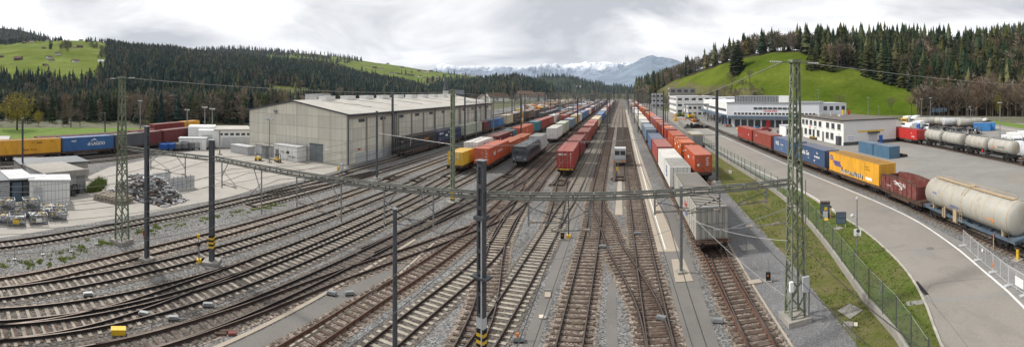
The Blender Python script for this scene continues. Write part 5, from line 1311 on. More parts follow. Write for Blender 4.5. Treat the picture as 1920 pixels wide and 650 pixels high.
side_txt(lr[0], 'RoLiA', .5, 1.2, 2.1, 'k', 'E', bold=.01); side_txt(lr[0], 'Bistta  Bo m', .6, -1.8, .7, 'k', 'E'); side_txt(lr[0], 'M A', .35, 0, 2.2, 'k', 'E')
side_txt(lr[0], 'M T K', .35, 4.4, 2.2, 'k', 'E')
side_txt(lr[1], 'di LAGOO', 1.0, -.4, 1.0, 'w', 'E', bold=.02); side_txt(lr[1], 'caast', .6, -4.4, 2.0, 'w', 'E', bold=.01)
mb = MB(); mb.add([(1.25, .2, 1.9), (1.25, 1.4, 2.5), (1.25, 2.2, 1.9), (1.25, 1.4, 2.2)], [(0, 1, 2, 3)]); mb.build('emblem', ML['w'], lr[1])
q8 = lambda px: s_of(px, L8)
lrow(L8, [(q8(70), q8(150), 'maroon', 2.7, 'low maroon wagon body with pale roof behind the yellow container', 'flat'), (q8(154), q8(236), 'maroon', 2.7, 'low maroon wagon body with pale roof behind the blue container', 'flat'), (q8(240), q8(284), 'dark red', 2.8, 'dark red wagon body just right of the left lattice mast', 'flat')], 'far left siding')
q9 = lambda px: s_of(px, L9)
lrow(L9, [(q9(283), q9(338), 'dark red', 3.6, 'dark red container in the row above the long maroon container', 'corr'), (q9(340), q9(368), 'golden yellow', 3.6, 'golden yellow container end above the long maroon container', 'corr')], 'third left siding')
x, y = AT(8, 112); container(x, y, .1, 9, 2.2, COL['grey'], 'grey container shelter behind the golden yellow one at the left edge', None, 1.4, 1)
M['doorgrey'] = M_('door_grey_paint', (.17, .19, .205), .6, 0, .2, 1)
M['gableshade'] = M_('gable_shade_tone', (.60, .60, .585), .6, 0, .06, .4)
# ------------------------------------------------------------------ concrete hall
t = thing('concrete_hall', 'long grey concrete goods hall with a pale low pitched roof', 'hall', (0, 0, 0))
X0, X1_, Y0, Y1 = -79.2, -50.0, 66.6, 159.5; EV, RG = 9.9, 12.2; XM = -64.6
mb = MB(); b_ = [(X0, Y0), (X1_, Y0), (X1_, Y1), (X0, Y1)]
mb.add([(X0, Y0, -.2), (X1_, Y0, -.2), (X1_, Y0, EV), (XM, Y0, RG), (X0, Y0, EV), (X0, Y1, -.2), (X1_, Y1, -.2), (X1_, Y1, EV), (XM, Y1, RG), (X0, Y1, EV)],
       [(0, 1, 2, 3, 4), (9, 8, 7, 6, 5), (1, 6, 7, 2), (5, 0, 4, 9)]); mb.build('wall', M['hallwall'], t)
mb = MB(); o_ = .7
for s, xe in ((1, X1_+o_), (-1, X0-o_)):
    ze = EV-.1
    mb.add([(XM, Y0-.25, RG+.12), (xe, Y0-.25, ze), (xe, Y1+.3, ze), (XM, Y1+.3, RG+.12), (XM, Y0-.25, RG+.36), (xe, Y0-.25, ze+.24), (xe, Y1+.3, ze+.24), (XM, Y1+.3, RG+.36)],
           [(4, 5, 6, 7) if s > 0 else (7, 6, 5, 4), (0, 3, 2, 1), (1, 2, 6, 5), (0, 1, 5, 4), (2, 3, 7, 6)])
roof = mb.build('roof', M['hallroof'], t)
mb = MB()
for s, xe in ((1, X1_+o_), (-1, X0-o_)):
    mb.bar((XM, Y0-.28, RG+.24), (xe, Y0-.28, EV+.02), .12, .3)
mb.build('verge_trim', M['dgrey'], roof)
mb = MB(); mb.tube((X1_+.8, Y0-.3, EV-.02), (X1_+.8, Y1+.3, EV-.02), .16, n=8); mb.build('gutter', M['dgrey'], roof)
for i in range(10):
    y = Y0+10+i*8.4; mb = MB(); mb.box(XM-1.2, XM+1.0, y, y+3.6, RG+.2, RG+1.05); mb.box(XM-1.3, XM+1.1, y-.1, y+3.7, RG+1.05, RG+1.15)
    mb.build('skylight', M['white'], roof)
mb = MB(); mb.box(XM-5.5, XM-1.6, Y0+10, Y0+15, RG-.6, RG+1.5); mb.box(XM-5.6, XM-1.5, Y0+9.9, Y0+15.1, RG+1.5, RG+1.6); mb.build('roof_box', M['lgrey'], roof)
rg = random.Random(9); mb = MB()
for i in range(6):
    y = Y0+8+i*13; pts = [(XM+1.5+k*1.1, y+rg.uniform(-1, 1)+k*.9, RG+.38-(k*1.1+1.5)*(RG-EV+.2)/15.3) for k in range(9)]; mb.path(pts, .05, 4)
mb.build('roof_cable', M['dgrey'], roof)
for i in range(15):     # pilasters and eaves ledge on the track side
    y = Y0+.25+i*6.6; mb = MB(); mb.box(X1_, X1_+.22, y-.22, y+.22, -.1, EV-.15); mb.build('pilaster', M['conc'], t)
mb = MB(); mb.box(X1_, X1_+.30, Y0, Y1, EV-.85, EV-.35); mb.build('eaves_beam', M['conc'], t)
mb = MB()
for y in (Y0+18, Y0+18.7, Y0+40, Y0+58, Y0+73): mb.cut(); mb.tube((X1_+.32, y, 0), (X1_+.32, y, EV), .11, n=8)
mb.cut(); mb.tube((X1_+.25, Y0+.25, 0), (X1_+.25, Y0+.25, EV-.3), .12, n=8); mb.build('downpipe', M['dgrey'], t)
mb = MB(); mb.box(X1_+.0, X1_+.12, Y0+3, Y1, 0, 2.0); mb.build('plinth', M['lgrey'], t)
for i in range(11):
    y = Y0+4+i*8.2; mb = MB(); mb.box(X1_-.02, X1_+.05, y, y+2.2, EV-1.7, EV-1.05); mb.build('vent_slot', M['dgrey'], t)
x0, _ = AT(592, 95); mb = MB(); dx0 = -59.6; mb.box(dx0, dx0+3.6, Y0-.12, Y0-.02, 0, 3.5); dr_ = mb.build('sliding_door', M['doorgrey'], t)
mb = MB(); mb.box(dx0+1.76, dx0+1.84, Y0-.16, Y0-.12, 0, 3.5); mb.box(dx0-.1, dx0+3.7, Y0-.2, Y0-.02, 3.5, 3.65); mb.build('door_rail', M['dgrey'], dr_)
mb = MB(); mb.box(-55.3, -54.8, Y0-.06, Y0-.01, 2.4, 3.2); mb.build('notice', M['white'], t)
for y in (Y0+3.8, Y0+27, Y0+44): mb = MB(); mb.box(X1_+.02, X1_+.13, y, y+.8, 2.6, 2.95); mb.build('notice', M['white'] if y > 80 else M['red'], t)
mb = MB(); mb.box(X0-.4, X0-.02, Y0+1, Y0+1.5, 2.9, 4.2); mb.build('alarm_box', M['orange'], t)
mb = MB(); mb.box(-69.9, -69.5, Y0-.5, Y0-.02, 9.6, 10.0); mb.box(-70.2, -69.2, Y0-.6, Y0-.3, 9.9, 10.3); mb.build('wall_lamp', M['grey'], t)

# ------------------------------------------------------------------ containers, walls and plant by the gable
def shed(name, label, cat, x0, x1, y0, y1, h, wm, rm, rz=0, over=.15, parts=()):
    t = thing(name, label, cat, ((x0+x1)/2, (y0+y1)/2, 0), rz); w, d = (x1-x0)/2, (y1-y0)/2
    mb = MB(); mb.box(-w, w, -d, d, -.1, h); mb.build('wall', M[wm], t)
    mb = MB(); mb.box(-w-over, w+over, -d-over, d+over, h, h+.18); mb.build('roof', M[rm], t); return t
def dress(t, w, d, h, doors=(), wins=(), ribs=None, face=-1, m='glass', dm='grey'):
    for a, b, hh in doors: mb = MB(); mb.box(a, b, -d-.05, -d-.002, 0, hh); q_ = mb.build('door', M[dm], t); m2 = MB(); m2.box(b-.18, b-.1, -d-.09, -d-.05, 1.0, 1.1); m2.build('handle', M['black'], q_)
    for a, b, z0, z1 in wins:
        mb = MB(); mb.box(a-.06, b+.06, -d-.05, -d-.003, z0-.06, z1+.06); q_ = mb.build('window', M['white'], t); m2 = MB(); m2.box(a, b, -d-.07, -d-.05, z0, z1); m2.build('pane', M[m], q_)
    if ribs:
        mb = MB(); n = int(2*w/ribs)
        for i in range(n+1): x = -w+2*w*i/n; mb.box(x-.03, x+.03, -d-.03, -d-.001, .0, h-.05)
        mb.build('wall_rib', M['lgrey'], t)
t = shed('site_container', 'white site container with printing against the hall gable, left of the grey sliding door', 'site container', -67.2, -60.2, 63.4, 66.2, 2.9, 'white', 'lgrey'); dress(t, 3.5, 1.4, 2.9, [(-2.9, -1.9, 2.1)], [(.4, 1.2, 1.4, 2.0)], 1.2)
letters('RMFNIS', .35, t, (-1.4, -1.45, 1.6), FACE_S, ML['k']); letters('MTAUSM', .5, t, (.9, -1.45, .7), FACE_S, ML['k'])
t = shed('concrete_block_bay', 'low pale concrete storage bay left of the white site container', 'storage bay', -73.8, -67.6, 64.0, 66.3, 2.3, 'lgrey', 'conc'); dress(t, 3.1, 1.15, 2.3, [], [], 1.0)
t = shed('storage_box', 'small grey storage box with a flat top standing before the hall gable', 'box', -69.0, -67.8, 61.6, 62.8, 2.4, 'grey', 'dgrey'); dress(t, .6, .6, 2.4, [(-.4, .4, 2.0)])
t = shed('storage_bay', 'low grey white wall bay at the far left corner of the hall', 'storage bay', -80.6, -74.4, 62.0, 64.2, 1.7, 'lgrey', 'lgrey'); dress(t, 3.1, 1.1, 1.7, [], [], 1.3)
def pallet_truck(x, y, rz, label, s=1.0, m='yellow', name='forklift', cat='forklift'):
    t = thing(name, label, cat, (x, y, .01), rz, scale=s); mb = MB()
    mb.box(-.55, .55, -.9, 1.0, .35, 1.0); mb.box(-.5, .5, .55, 1.05, .9, 1.3); mb.build('body', M[m], t)
    mb = MB()
    for a in (-.5, .5):
        mb.bar((a, -.7, 1.0), (a, -.5, 2.1), .07); mb.bar((a, .8, 1.2), (a, .6, 2.1), .07); mb.bar((a, -.5, 2.1), (a, .6, 2.1), .07)
    mb.box(-.55, .55, -.5, .65, 2.08, 2.14); mb.build('cab_frame', M['black'], t)
    mb = MB()
    for a in (-.35, .35): mb.box(a-.06, a+.06, -1.15, -1.05, .1, 2.2); mb.box(a-.06, a+.06, -2.1, -1.1, .08, .15)
    mb.box(-.45, .45, -1.18, -1.02, .5, .6); mb.build('mast', M['dgrey'], t)
    for a in (-.55, .55):
        for b in (-.6, .7): mb = MB(); mb.lathe([(a-.1, 0), (a-.1, .33), (a+.1, .33), (a+.1, 0)], 'x', 14, c=(0, b, .33)); mb.build('wheel', M['rubber'], t)
    return t
x, y = G(521, 304); pallet_truck(x, y, 1.2, 'small yellow forklift by the hall gable next to the grey box', .75)
x, y = G(484, 301); pallet_truck(x, y, 2.2, 'small yellow and orange loader at the left foot of the hall gable', .65)
x, y = G(304, 369); pallet_truck(x, y, .9, 'yellow forklift beside the scrap pile on the concrete yard', 1.0)
x, y = G(640, 322)
t = thing('points_control_box', 'small grey and yellow control box standing at the hall corner', 'control box', (x, y, 0)); mb = MB(); mb.box(-.35, .35, -.2, .2, .2, 1.5); mb.box(-.5, .5, -.3, .3, 0, .2); mb.build('cabinet', M['lgrey'], t); mb = MB(); mb.box(-.8, -.4, -.25, .2, 0, .9); mb.build('side_unit', M['yellow'], t)
# ------------------------------------------------------------------ white depot left of the hall
xa, ya = G(372, 276); xb, yb = G(468, 276)
rzD = atan2(yb-ya, xb-xa); w = hypot(xb-xa, yb-ya)/2
t = thing('white_depot', 'long white depot with a beige flat roof just left of the concrete hall', 'depot', ((xa+xb)/2, (ya+yb)/2, 0), rzD)
mb = MB(); mb.box(-w, w, 0, 11, -.2, 4.4); mb.box(-w-3, -w*.35, 4, 11, -.2, 5.0); mb.build('wall', M['white'], t)
mb = MB(); mb.box(-w*.4, w+.3, -.3, 11.3, 4.4, 4.7); mb.build('roof', M['hallroof'], t)
mb = MB(); mb.box(-w*.05, w+.05, -.7, -.02, 0, 2.6); mb.build('block_wall', M['lgrey'], t)
for i in range(7): a = -w*.2+i*1.45; mb = MB(); mb.box(a, a+1.0, -.06, -.01, 3.1, 3.7); mb.build('window', M['glass'], t)
mb = MB(); mb.box(-w+1.0, -w+3.6, -.05, -.005, 0, 3.2); mb.build('door', M['lgrey'], t)
t = shed('flat_roof_store', 'low flat roofed white store in front of the white depot', 'store', -93.8, -87.0, 56.0, 59.2, 2.7, 'white', 'lgrey', .9); dress(t, 3.4, 1.6, 2.7, [(-2.8, -1.6, 2.1)], [], 1.1)
# grey and blue wheeled skips in front of the maroon containers
for i, px in enumerate((308, 320, 333, 346, 358, 370, 383, 396)):
    x, y = G(px, 283-.6*i); nm = ['light blue wire sided trolley wagon, leftmost of the low row', 'light blue wire sided trolley wagon, second of the low row', 'grey slatted trolley wagon beside the blue ones', 'grey slatted trolley wagon in the middle of the low row', 'grey slatted trolley wagon right of the middle', 'pale grey slatted trolley wagon before the white depot', 'pale grey trolley wagon next to last before the depot', 'pale grey trolley wagon at the right end of the low row'][i]
    t = thing('trolley_wagon', nm, 'trolley wagon', (x, y, .01), .65, 'low trolley wagons in front of the maroon containers'); mb = MB(); mb.box(-1, 1, -.8, .8, .4, .55)
    mb.build('deck', M['dgrey'], t); mb = MB()
    for a in range(9):
        for s in (-.8, .8): mb.bar((-1+a*.25, s, .5), (-1+a*.25, s, 1.9), .06)
    for z in (.9, 1.4, 1.9):
        for s in (-.8, .8): mb.bar((-1, s, z), (1, s, z), .06)
        for s in (-1, 1): mb.bar((s, -.8, z), (s, .8, z), .06)
    mb.box(-.9, .9, -.7, .7, .55, 1.7); mb.build('side_rack', M['blue' if i < 2 else 'grey' if i < 5 else 'lgrey'], t)
    for a in (-.7, .7): mb = MB(); mb.tube((a, -.75, .2), (a, .75, .2), .2, n=10); mb.build('wheel', M['rubber'], t)
# ------------------------------------------------------------------ sheds and stillages at the left edge
xs, ys = G(63, 383); 
t = thing('white_shed', 'small white metal shed with a pale roof beside the wire stillages', 'shed', (-53.6, 12.6, 0), radians(77)); mb = MB()
mb.box(-2.6, 2.6, -.1, 3.4, -.05, 2.95); mb.build('wall', M['white'], t); mb = MB(); mb.box(-2.75, 2.75, -.25, 3.55, 2.95, 3.15); mb.build('roof', M['lgrey'], t)
mb = MB()
for i in range(12): x = -2.6+i*5.2/11; mb.box(x-.03, x+.03, -.14, -.1, .1, 2.9)
mb.build('wall_rib', M['lgrey'], t); mb = MB(); mb.box(-2.0, -.9, -.16, -.12, .05, 2.2); d_ = mb.build('door', M['lgrey'], t); mb = MB(); mb.box(-1.05, -1.0, -.2, -.16, 1.0, 1.15); mb.build('handle', M['black'], d_)
def wallbox(name, label, cat, pxa, pya, pxb, pyb, depth, h, wm, rm, over=.2):
    xa, ya = G(pxa, pya); xb, yb = G(pxb, pyb); L_ = hypot(xb-xa, yb-ya); rz = atan2(yb-ya, xb-xa)
    t = thing(name, label, cat, ((xa+xb)/2, (ya+yb)/2, 0), rz); w = L_/2
    mb = MB(); mb.box(-w, w, 0, depth, -.1, h); mb.build('wall', M[wm], t); mb = MB(); mb.box(-w-over, w+over, -over, depth+over, h, h+.22); mb.build('roof', M[rm], t); return t, w
t, w = wallbox('dark_shed', 'dark shed with tall black doors between the grey and the white shed', 'shed', 20, 381, 62, 378, 6, 3.0, 'black', 'lgrey')
dress(t, w, 0, 3, [(-w+.2, -w+1.5, 2.7)], [], None, dm='bluegrey')
mb = MB(); mb.box(-w+1.7, w-.1, -.06, -.003, 0, 2.7); mb.build('door', M['dgrey'], t)
t, w = wallbox('grey_shed', 'light grey slatted shed cut by the left edge of the view', 'shed', -45, 386, 18, 382, 6, 2.9, 'lgrey', 'dgrey'); mb = MB()
for i in range(9): mb.box(-w, w, -.06, -.002, .2+i*.3, .28+i*.3)
mb.build('wall_slat', M['grey'], t)
t, w = wallbox('flat_roof_garage', 'low garage with a wide grey concrete fascia behind the white shed', 'garage', 88, 368, 161, 359, 8, 2.9, 'lgrey', 'conc', .35)
mb = MB(); mb.box(-w-.3, w+.3, -.45, -.1, 2.5, 3.35); mb.build('fascia', M['conc'], t)
mb = MB(); mb.box(-w+.3, w*.45, -.06, -.003, 0, 2.4); mb.build('roller_door', M['lgrey'], t)
mb = MB()
for i in range(10): mb.box(-w+.3, w*.45, -.09, -.06, .15+i*.23, .2+i*.23)
mb.build('door_slat', M['grey'], t)
mb = MB(); mb.box(w*.5, w-.1, -.06, -.003, 0, 2.4); mb.build('door', M['grey'], t)
t, w = wallbox('grey_roof_store', 'long low store with a dark flat roof behind the garage', 'store', 40, 341, 165, 333, 6, 2.6, 'conc', 'dgrey')
t, w = wallbox('retaining_wall', 'low concrete wall between the left sidings and the sheds', 'wall', -30, 352, 60, 343, .3, 1.2, 'conc', 'conc', .03)
# wire stillages
def stillage(x, y, z, rz, label, full, proto={}):
    t = thing('wire_stillage', label, 'stillage', (x, y, z), rz, 'wire stillages by the white shed')
    if 'f' not in proto:
        mb = MB()
        for a in (-.95, .95):
            for b in (-.6, .6): mb.bar((a, b, 0), (a, b, 1.05), .07)
            for zz in (.12, 1.02): mb.bar((a, -.6, zz), (a, .6, zz), .06)
        for b in (-.6, .6):
            for zz in (.12, 1.02): mb.bar((-.95, b, zz), (.95, b, zz), .06)
        proto['f'] = mb.mesh('frame', M['grey']); mb = MB()
        for i in range(1, 12):
            for b in (-.6, .6): mb.bar((-.95+i*.158, b, .12), (-.95+i*.158, b, 1.0), .018)
        for i in range(1, 7):
            for a in (-.95, .95): mb.bar((a, -.6+i*.171, .12), (a, -.6+i*.171, 1.0), .018)
            for b in (-.6, .6): mb.bar((-.95, b, .12+i*.13), (.95, b, .12+i*.13), .018)
        proto['w'] = mb.mesh('wire_side', M['grey']); mb = MB(); mb.box(-.9, .9, -.55, .55, .1, .16); proto['d'] = mb.mesh('base', M['dgrey'])
        for v in range(4):
            mb = MB(); r = random.Random(v+50)
            for i in range(34):
                mb.rbox(r.uniform(-.7, .7), r.uniform(-.4, .4), r.uniform(.2, .95 if v != 3 else 1.1), r.uniform(.15, .9), r.uniform(.08, .3), r.uniform(.05, .25), r.uniform(0, 3.1), mi=r.choice((0, 1, 1, 1, 0, 2, 3)))
            proto[v] = mb.mesh('contents', [M['metalshine'], M['lgrey'], M['wframe'], M['yellow']])
    put('frame', proto['f'], t); put('wire_side', proto['w'], t); put('base', proto['d'], t); put('contents', proto[full], t)
    if full in (0, 3): mb = MB(); mb.box(-.35, .3, -.66, -.62, .25, .7); mb.build('label_plate', M['yellow' if full == 0 else 'white'], t)
    return t
W_ = [(2, 418, 0, 1, 'wire stillage cut by the left edge of the view'), (31, 421, 0, 0, 'wire stillage with a yellow plate in the front row at the far left'), (12, 407, 0, 2, 'lower wire stillage behind the front row at the far left'), (12, 407, 1.07, 1, 'stacked wire stillage on top at the far left'), (40, 408, 0, 1, 'lower wire stillage behind the yellow plate stillage'),
      (72, 418, 0, 3, 'wire stillage with a white plate in the middle of the front row'), (58, 405, 0, 2, 'lower stillage of the middle pair'), (58, 405, 1.07, 1, 'upper stillage of the middle pair with a pale cover'), (82, 406, 0, 0, 'wire stillage between the middle pair and the right one'), (108, 411, 0, 1, 'rightmost wire stillage filled with pale metal'), (92, 400, 0, 2, 'wire stillage at the back nearest the white shed'), (30, 398, 0, 3, 'wire stillage at the back before the black doors'), (110, 400, 0, 1, 'wire stillage right in front of the white shed')]
for px, py, z, v, lb in W_:
    x, y = G(px, py); stillage(x, y, z+.01, .05-TH(px)*1.0+rnd.uniform(-.12, .12)-.0, lb, v)
# scrap pile, beams and grass tufts behind them
x, y = G(262, 372)
t = thing('scrap_pile', 'large grey heap of scrap metal on the concrete yard behind the lattice mast', 'scrap pile', (x-1, y+1.5, 0), .35); mb = MB(); r = random.Random(4)
for i in range(1300):
    a, b = r.gauss(0, 2.7), r.gauss(0, 1.5); hgt = 2.9*math.exp(-(a/4.4)**4)*math.exp(-(b/2.5)**4)
    if abs(a) > 6 or abs(b) > 3: continue
    zc = r.uniform(.1, 1)*hgt; mb.rbox(a, b, max(.1, zc), r.uniform(.2, 1.3), r.uniform(.06, .28), r.uniform(.06, .25), r.gauss(.2, .7), mi=r.choice((0, 1, 1, 1, 2)), tilt=r.uniform(-.15, .15))
mb.build('heap', [M['metalshine'], M['lgrey'], M['wframe']], t)
x, y = G(212, 376)
t = thing('timber_stack', 'low stack of weathered brown timbers in front of the scrap heap', 'timber stack', (x, y, 0), .5); mb = MB()
for l in range(4):
    for i in range(9):
        if l % 2: mb.rbox(-2.2+i*.55, r.uniform(-.1, .1), .12+l*.2, .24, 2.6, .18, r.gauss(0, .04))
        else: mb.rbox(r.uniform(-.2, .2), -1.1+i*.28, .12+l*.2, 5.0, .2, .18, r.gauss(0, .03))
mb.build('timbers', M['wood'], t)
x, y = G(283, 366)
t = thing('timber_stack', 'smaller grey stack of beams between the scrap heap and the forklift', 'timber stack', (x, y, 0), .3); mb = MB()
for l in range(5):
    for i in range(6): mb.rbox(r.uniform(-.2, .2), -.9+i*.33, .12+l*.2, 2.8, .22, .18, r.gauss(0, .03))
mb.build('timbers', M['wood'], t)
for k, (px, py) in enumerate(((126, 352+12), (133, 366), (141, 363))):
    x, y = G(px, py); pallet_truck(x, y, 1+k, ['small orange loader beside the white shed', 'dark pump unit right of the white shed', 'dark compressor at the yard edge'][k], .6, ['orange', 'dgrey', 'black'][k], ['forklift', 'pump_unit', 'compressor'][k], ['forklift', 'pump', 'compressor'][k])
# white fence panels on the yard
xa, ya = G(317, 358); xb, yb = G(365, 351); t = thing('hoarding', 'row of white hoarding panels on the concrete yard right of the forklift', 'hoarding', (0, 0, 0)); mb = MB()
for i in range(6):
    f0, f1 = i/6, (i+.94)/6; mb2 = MB(); p = (xa+(xb-xa)*f0, ya+(yb-ya)*f0); q_ = (xa+(xb-xa)*f1, ya+(yb-ya)*f1)
    mb2.bar((*p, .95), (*q_, .95), .06, 1.8); mb2.build('panel', M['lgrey'], t); mb.bar((*p, 0), (*p, 2.0), .08)
mb.build('posts', M['grey'], t)
xa, ya = G(320, 345); xb, yb = G(262, 352); t = thing('hoarding', 'lighter hoarding panels behind the forklift beside the scrap heap', 'hoarding', (0, 0, 0))
for i in range(4):
    p = (xa+(xb-xa)*i/4, ya+(yb-ya)*i/4); q_ = (xa+(xb-xa)*(i+.94)/4, ya+(yb-ya)*(i+.94)/4); mb2 = MB(); mb2.bar((*p, 1.0), (*q_, 1.0), .06, 1.9); mb2.build('panel', M['lgrey'], t)

# ------------------------------------------------------------------ white office building on the right
t = thing('office_building', 'two storey white office building with rows of windows and a dark flat roof', 'office building', (0, 0, 0))
ax, ay, bx, by = 56.3, 98.2, 73.6, 125.5
mb = MB(); mb.box(ax, bx, ay, by, -.2, 6.6); mb.build('wall', M['offwhite'], t)
mb = MB(); mb.box(ax+.02, bx+.02, ay-.09, ay-.003, .9, 6.55); mb.build('shaded_gable', M['gableshade'], t)  # sheet over the gable, greyer than the wall: side shade put into its colour
mb = MB(); mb.box(ax-.05, bx+.05, ay-.12, ay-.004, 0, .9); mb.build('plinth', M['dgrey'], t)
mb = MB(); mb.box(ax-.7, bx+.5, ay-.5, by+.4, 6.6, 6.78); mb.box(ax-.7, bx+.5, ay-.5, by+.4, 6.78, 6.84, 1); rf_ = mb.build('roof', [M['black'], M['roofdark']], t)
mb = MB(); mb.box(ax+2, ax+3.4, by-9, by-8, 6.84, 7.7); mb.build('roof_unit', M['lgrey'], rf_); mb = MB(); mb.box(ax+7, ax+9, by-13, by-11.5, 6.84, 7.4); mb.cut(); mb.tube((ax+6, by-9, 6.84), (ax+6, by-9, 8.0), .25); mb.build('roof_unit', M['lgrey'], rf_)
mb = MB(); mb.box(ax+12, ax+12.6, by-6, by-5.4, 6.84, 8.4); mb.build('chimney', M['yellow'], rf_); mb = MB(); mb.box(ax+14, ax+14.6, by-6, by-5.4, 6.84, 8.2); mb.build('chimney', M['red'], rf_)
def win_w(t, x, y0, y1, z0, z1, m='glass', n=2, fm='white'):
    mb = MB(); mb.box(x-.05, x-.003, y0-.07, y1+.07, z0-.07, z1+.07); w_ = mb.build('window', M[fm], t); m2 = MB(); d = (y1-y0)/n
    for i in range(n): m2.box(x-.08, x-.05, y0+i*d+.04, y0+(i+1)*d-.04, z0, z1)
    m2.build('pane', M[m], w_); m2 = MB(); m2.box(x-.16, x-.003, y0-.12, y1+.12, z0-.14, z0-.07); m2.build('sill', M['lgrey'], w_)
for i, y in enumerate((99.6, 103.0, 106.2, 111.0, 114.2, 117.2, 120.2, 122.8)): win_w(t, ax, y, y+1.9, 4.1, 5.6)
for i, y in enumerate((103.6, 106.4, 112.2, 117.8, 121.0)): win_w(t, ax, y, y+1.9, 1.1, 2.9)
mb = MB(); mb.box(ax-.1, ax-.003, 109.4, 110.6, 0, 2.8); d_ = mb.build('door', M['grey'], t); m2 = MB(); m2.box(ax-.14, ax-.1, 109.6, 109.7, 1.0, 1.2); m2.build('handle', M['black'], d_)
mb = MB(); mb.box(ax-.1, ax-.003, 115.6, 116.9, 0, 2.9); d_ = mb.build('door', M['glass'], t)
mb = MB(); mb.box(ax-.9, ax-.01, 99.3, 100.9, 0, 2.3); mb.box(ax-1.0, ax, 99.2, 101, 2.3, 2.4); mb.build('porch', M['dgrey'], t)
mb = MB(); mb.box(ax-.08, ax-.003, 112.4, 116.4, 3.1, 3.8); sg = mb.build('sign', M['white'], t); letters('mobiliar', .6, sg, (ax-.09, 116.2, 3.25), FACE_W, ML['g'], bold=.01)
letters('RAIL', .8, t, (ax-.03, 119.6, 3.15), FACE_W, ML['r'], bold=.02)
mb = MB(); mb.box(ax-.06, ax-.003, 100.2, 101.2, 2.6, 3.1); mb.build('notice', M['silver'], t)
mb = MB(); mb.box(ax+4.5, ax+13, ay-.16, ay-.09, 3.35, 3.75); mb.build('sign_band', M['yellow'], t)
mb = MB(); mb.box(ax+7.6, ax+11.2, ay-.9, ay-.1, 2.9, 3.3); mb.build('canopy', M['dgrey'], t)
mb = MB(); mb.box(ax+8, ax+10.8, ay-.16, ay-.09, .02, 2.8); mb.build('garage_door', M['lgrey'], t)
mb = MB(); mb.box(ax+11.4, ax+12.6, ay-.16, ay-.09, .02, 2.2); mb.build('door', M['blue'], t)
mb = MB(); mb.box(ax+.9, ax+3.4, ay-.16, ay-.09, 1.0, 2.6); nb_ = mb.build('notice_board', M['white'], t); mb = MB()
for z in (1.3, 1.75, 2.2): mb.box(ax+1.1, ax+3.2, ay-.18, ay-.16, z, z+.12)
mb.build('notice_line', M['blue'], nb_)
t = shed('glazed_annex', 'low white annex with glass front at the far end of the white office building', 'annex', 50.5, 55.5, 124.5, 130, 3.4, 'white', 'lgrey'); dress(t, 2.5, 2.75, 3.4, [(-.3, .6, 2.2)], [(-2.1, -.8, .8, 2.6), (1.0, 2.1, .8, 2.6)])
x, y = G(1520, 261)
t = thing('planter', 'yellow and brown planter tray on the pavement before the office', 'planter', (x+1, y, 0)); mb = MB(); mb.box(-.5, .5, -2, 2, 0, .5); mb.build('trough', M['wframe'], t); mb = MB()
for i in range(60): mb.rbox(r.uniform(-.4, .4), r.uniform(-1.9, 1.9), .6, .2, .2, .25, r.random()*3, mi=r.choice((0, 1)))
mb.build('plants', [M['yellow'], M['spring']], t)

# ------------------------------------------------------------------ big white workshop
t = thing('white_workshop', 'big pale workshop hall with long window bands and a grey roof block', 'workshop', (0, 0, 0))
AX, AY = 42.2, 167; d1 = (78-AX, 146-AY); l1 = hypot(*d1); rz1 = atan2(d1[1], d1[0])     # south front
g = bpy.data.objects.new
def lbx(mb, u0, u1, v0, v1, z0, z1, mi=0):  # box in the workshop frame: u along the front, v into the building
    c, s = cos(rz1), sin(rz1); vs = []
    for z in (z0, z1):
        for u, v in ((u0, v0), (u1, v0), (u1, v1), (u0, v1)): vs.append((AX+u*c-v*s, AY+u*s+v*c, z))
    return mb.add(vs, [(0, 3, 2, 1), (4, 5, 6, 7), (0, 1, 5, 4), (1, 2, 6, 5), (2, 3, 7, 6), (3, 0, 4, 7)], mi)
mb = MB(); lbx(mb, 0, 37, 0, 26, 3.6, 9.7); lbx(mb, 1.5, 37, 1.0, 26, 0, 3.6); mb.build('wall', M['silver'], t)
mb = MB(); lbx(mb, -.3, 37.3, -.3, 26.3, 9.7, 9.95); mb.build('roof', M['grey'], t)
mb = MB(); lbx(mb, 1, 24, 8, 24, 9.95, 12.4); rb = mb.build('roof_block', M['grey'], t); mb = MB()
for i in range(19): lbx(mb, 1.3+i*1.17, 1.5+i*1.17, 7.9, 8.0, 9.95, 12.4)
mb.build('louvre', M['dgrey'], rb)
mb = MB(); lbx(mb, 20.5, 24.5, 4, 8, 9.95, 12.6); mb.build('roof_block', M['white'], t)
mb = MB(); lbx(mb, 2.5, 36, -.1, -.003, 5.0, 6.0); wb = mb.build('window_band', M['white'], t)
for i in range(9): mb = MB(); lbx(mb, 11+i*1.95, 12.6+i*1.95, -.14, -.1, 7.3, 8.0); mb.build('window', M['glass'], t)
for i in range(22): mb = MB(); lbx(mb, 3.0+i*1.5, 4.1+i*1.5, -.14, -.1, 5.15, 5.9); mb.build('window', M['glass'], t)
mb = MB(); lbx(mb, .5, 37, -.9, -.003, 3.5, 4.6); mb.build('canopy', M['bluegrey'], t)
for i in range(12): mb = MB(); lbx(mb, 3+i*2.8, 5.2+i*2.8, .85, .99, .1, 3.0); mb.build('shop_window', M['glass'], t)
mb = MB(); lbx(mb, 16, 17.6, .7, .84, .1, 3.0); mb.build('door', M['red'], t)
c, s = cos(rz1), sin(rz1); letters('NOVIA JTRA', 1.0, t, (AX+15*c, AY+15*s-.1, 6.25), (RX, 0, rz1), ML['r'], bold=.02)
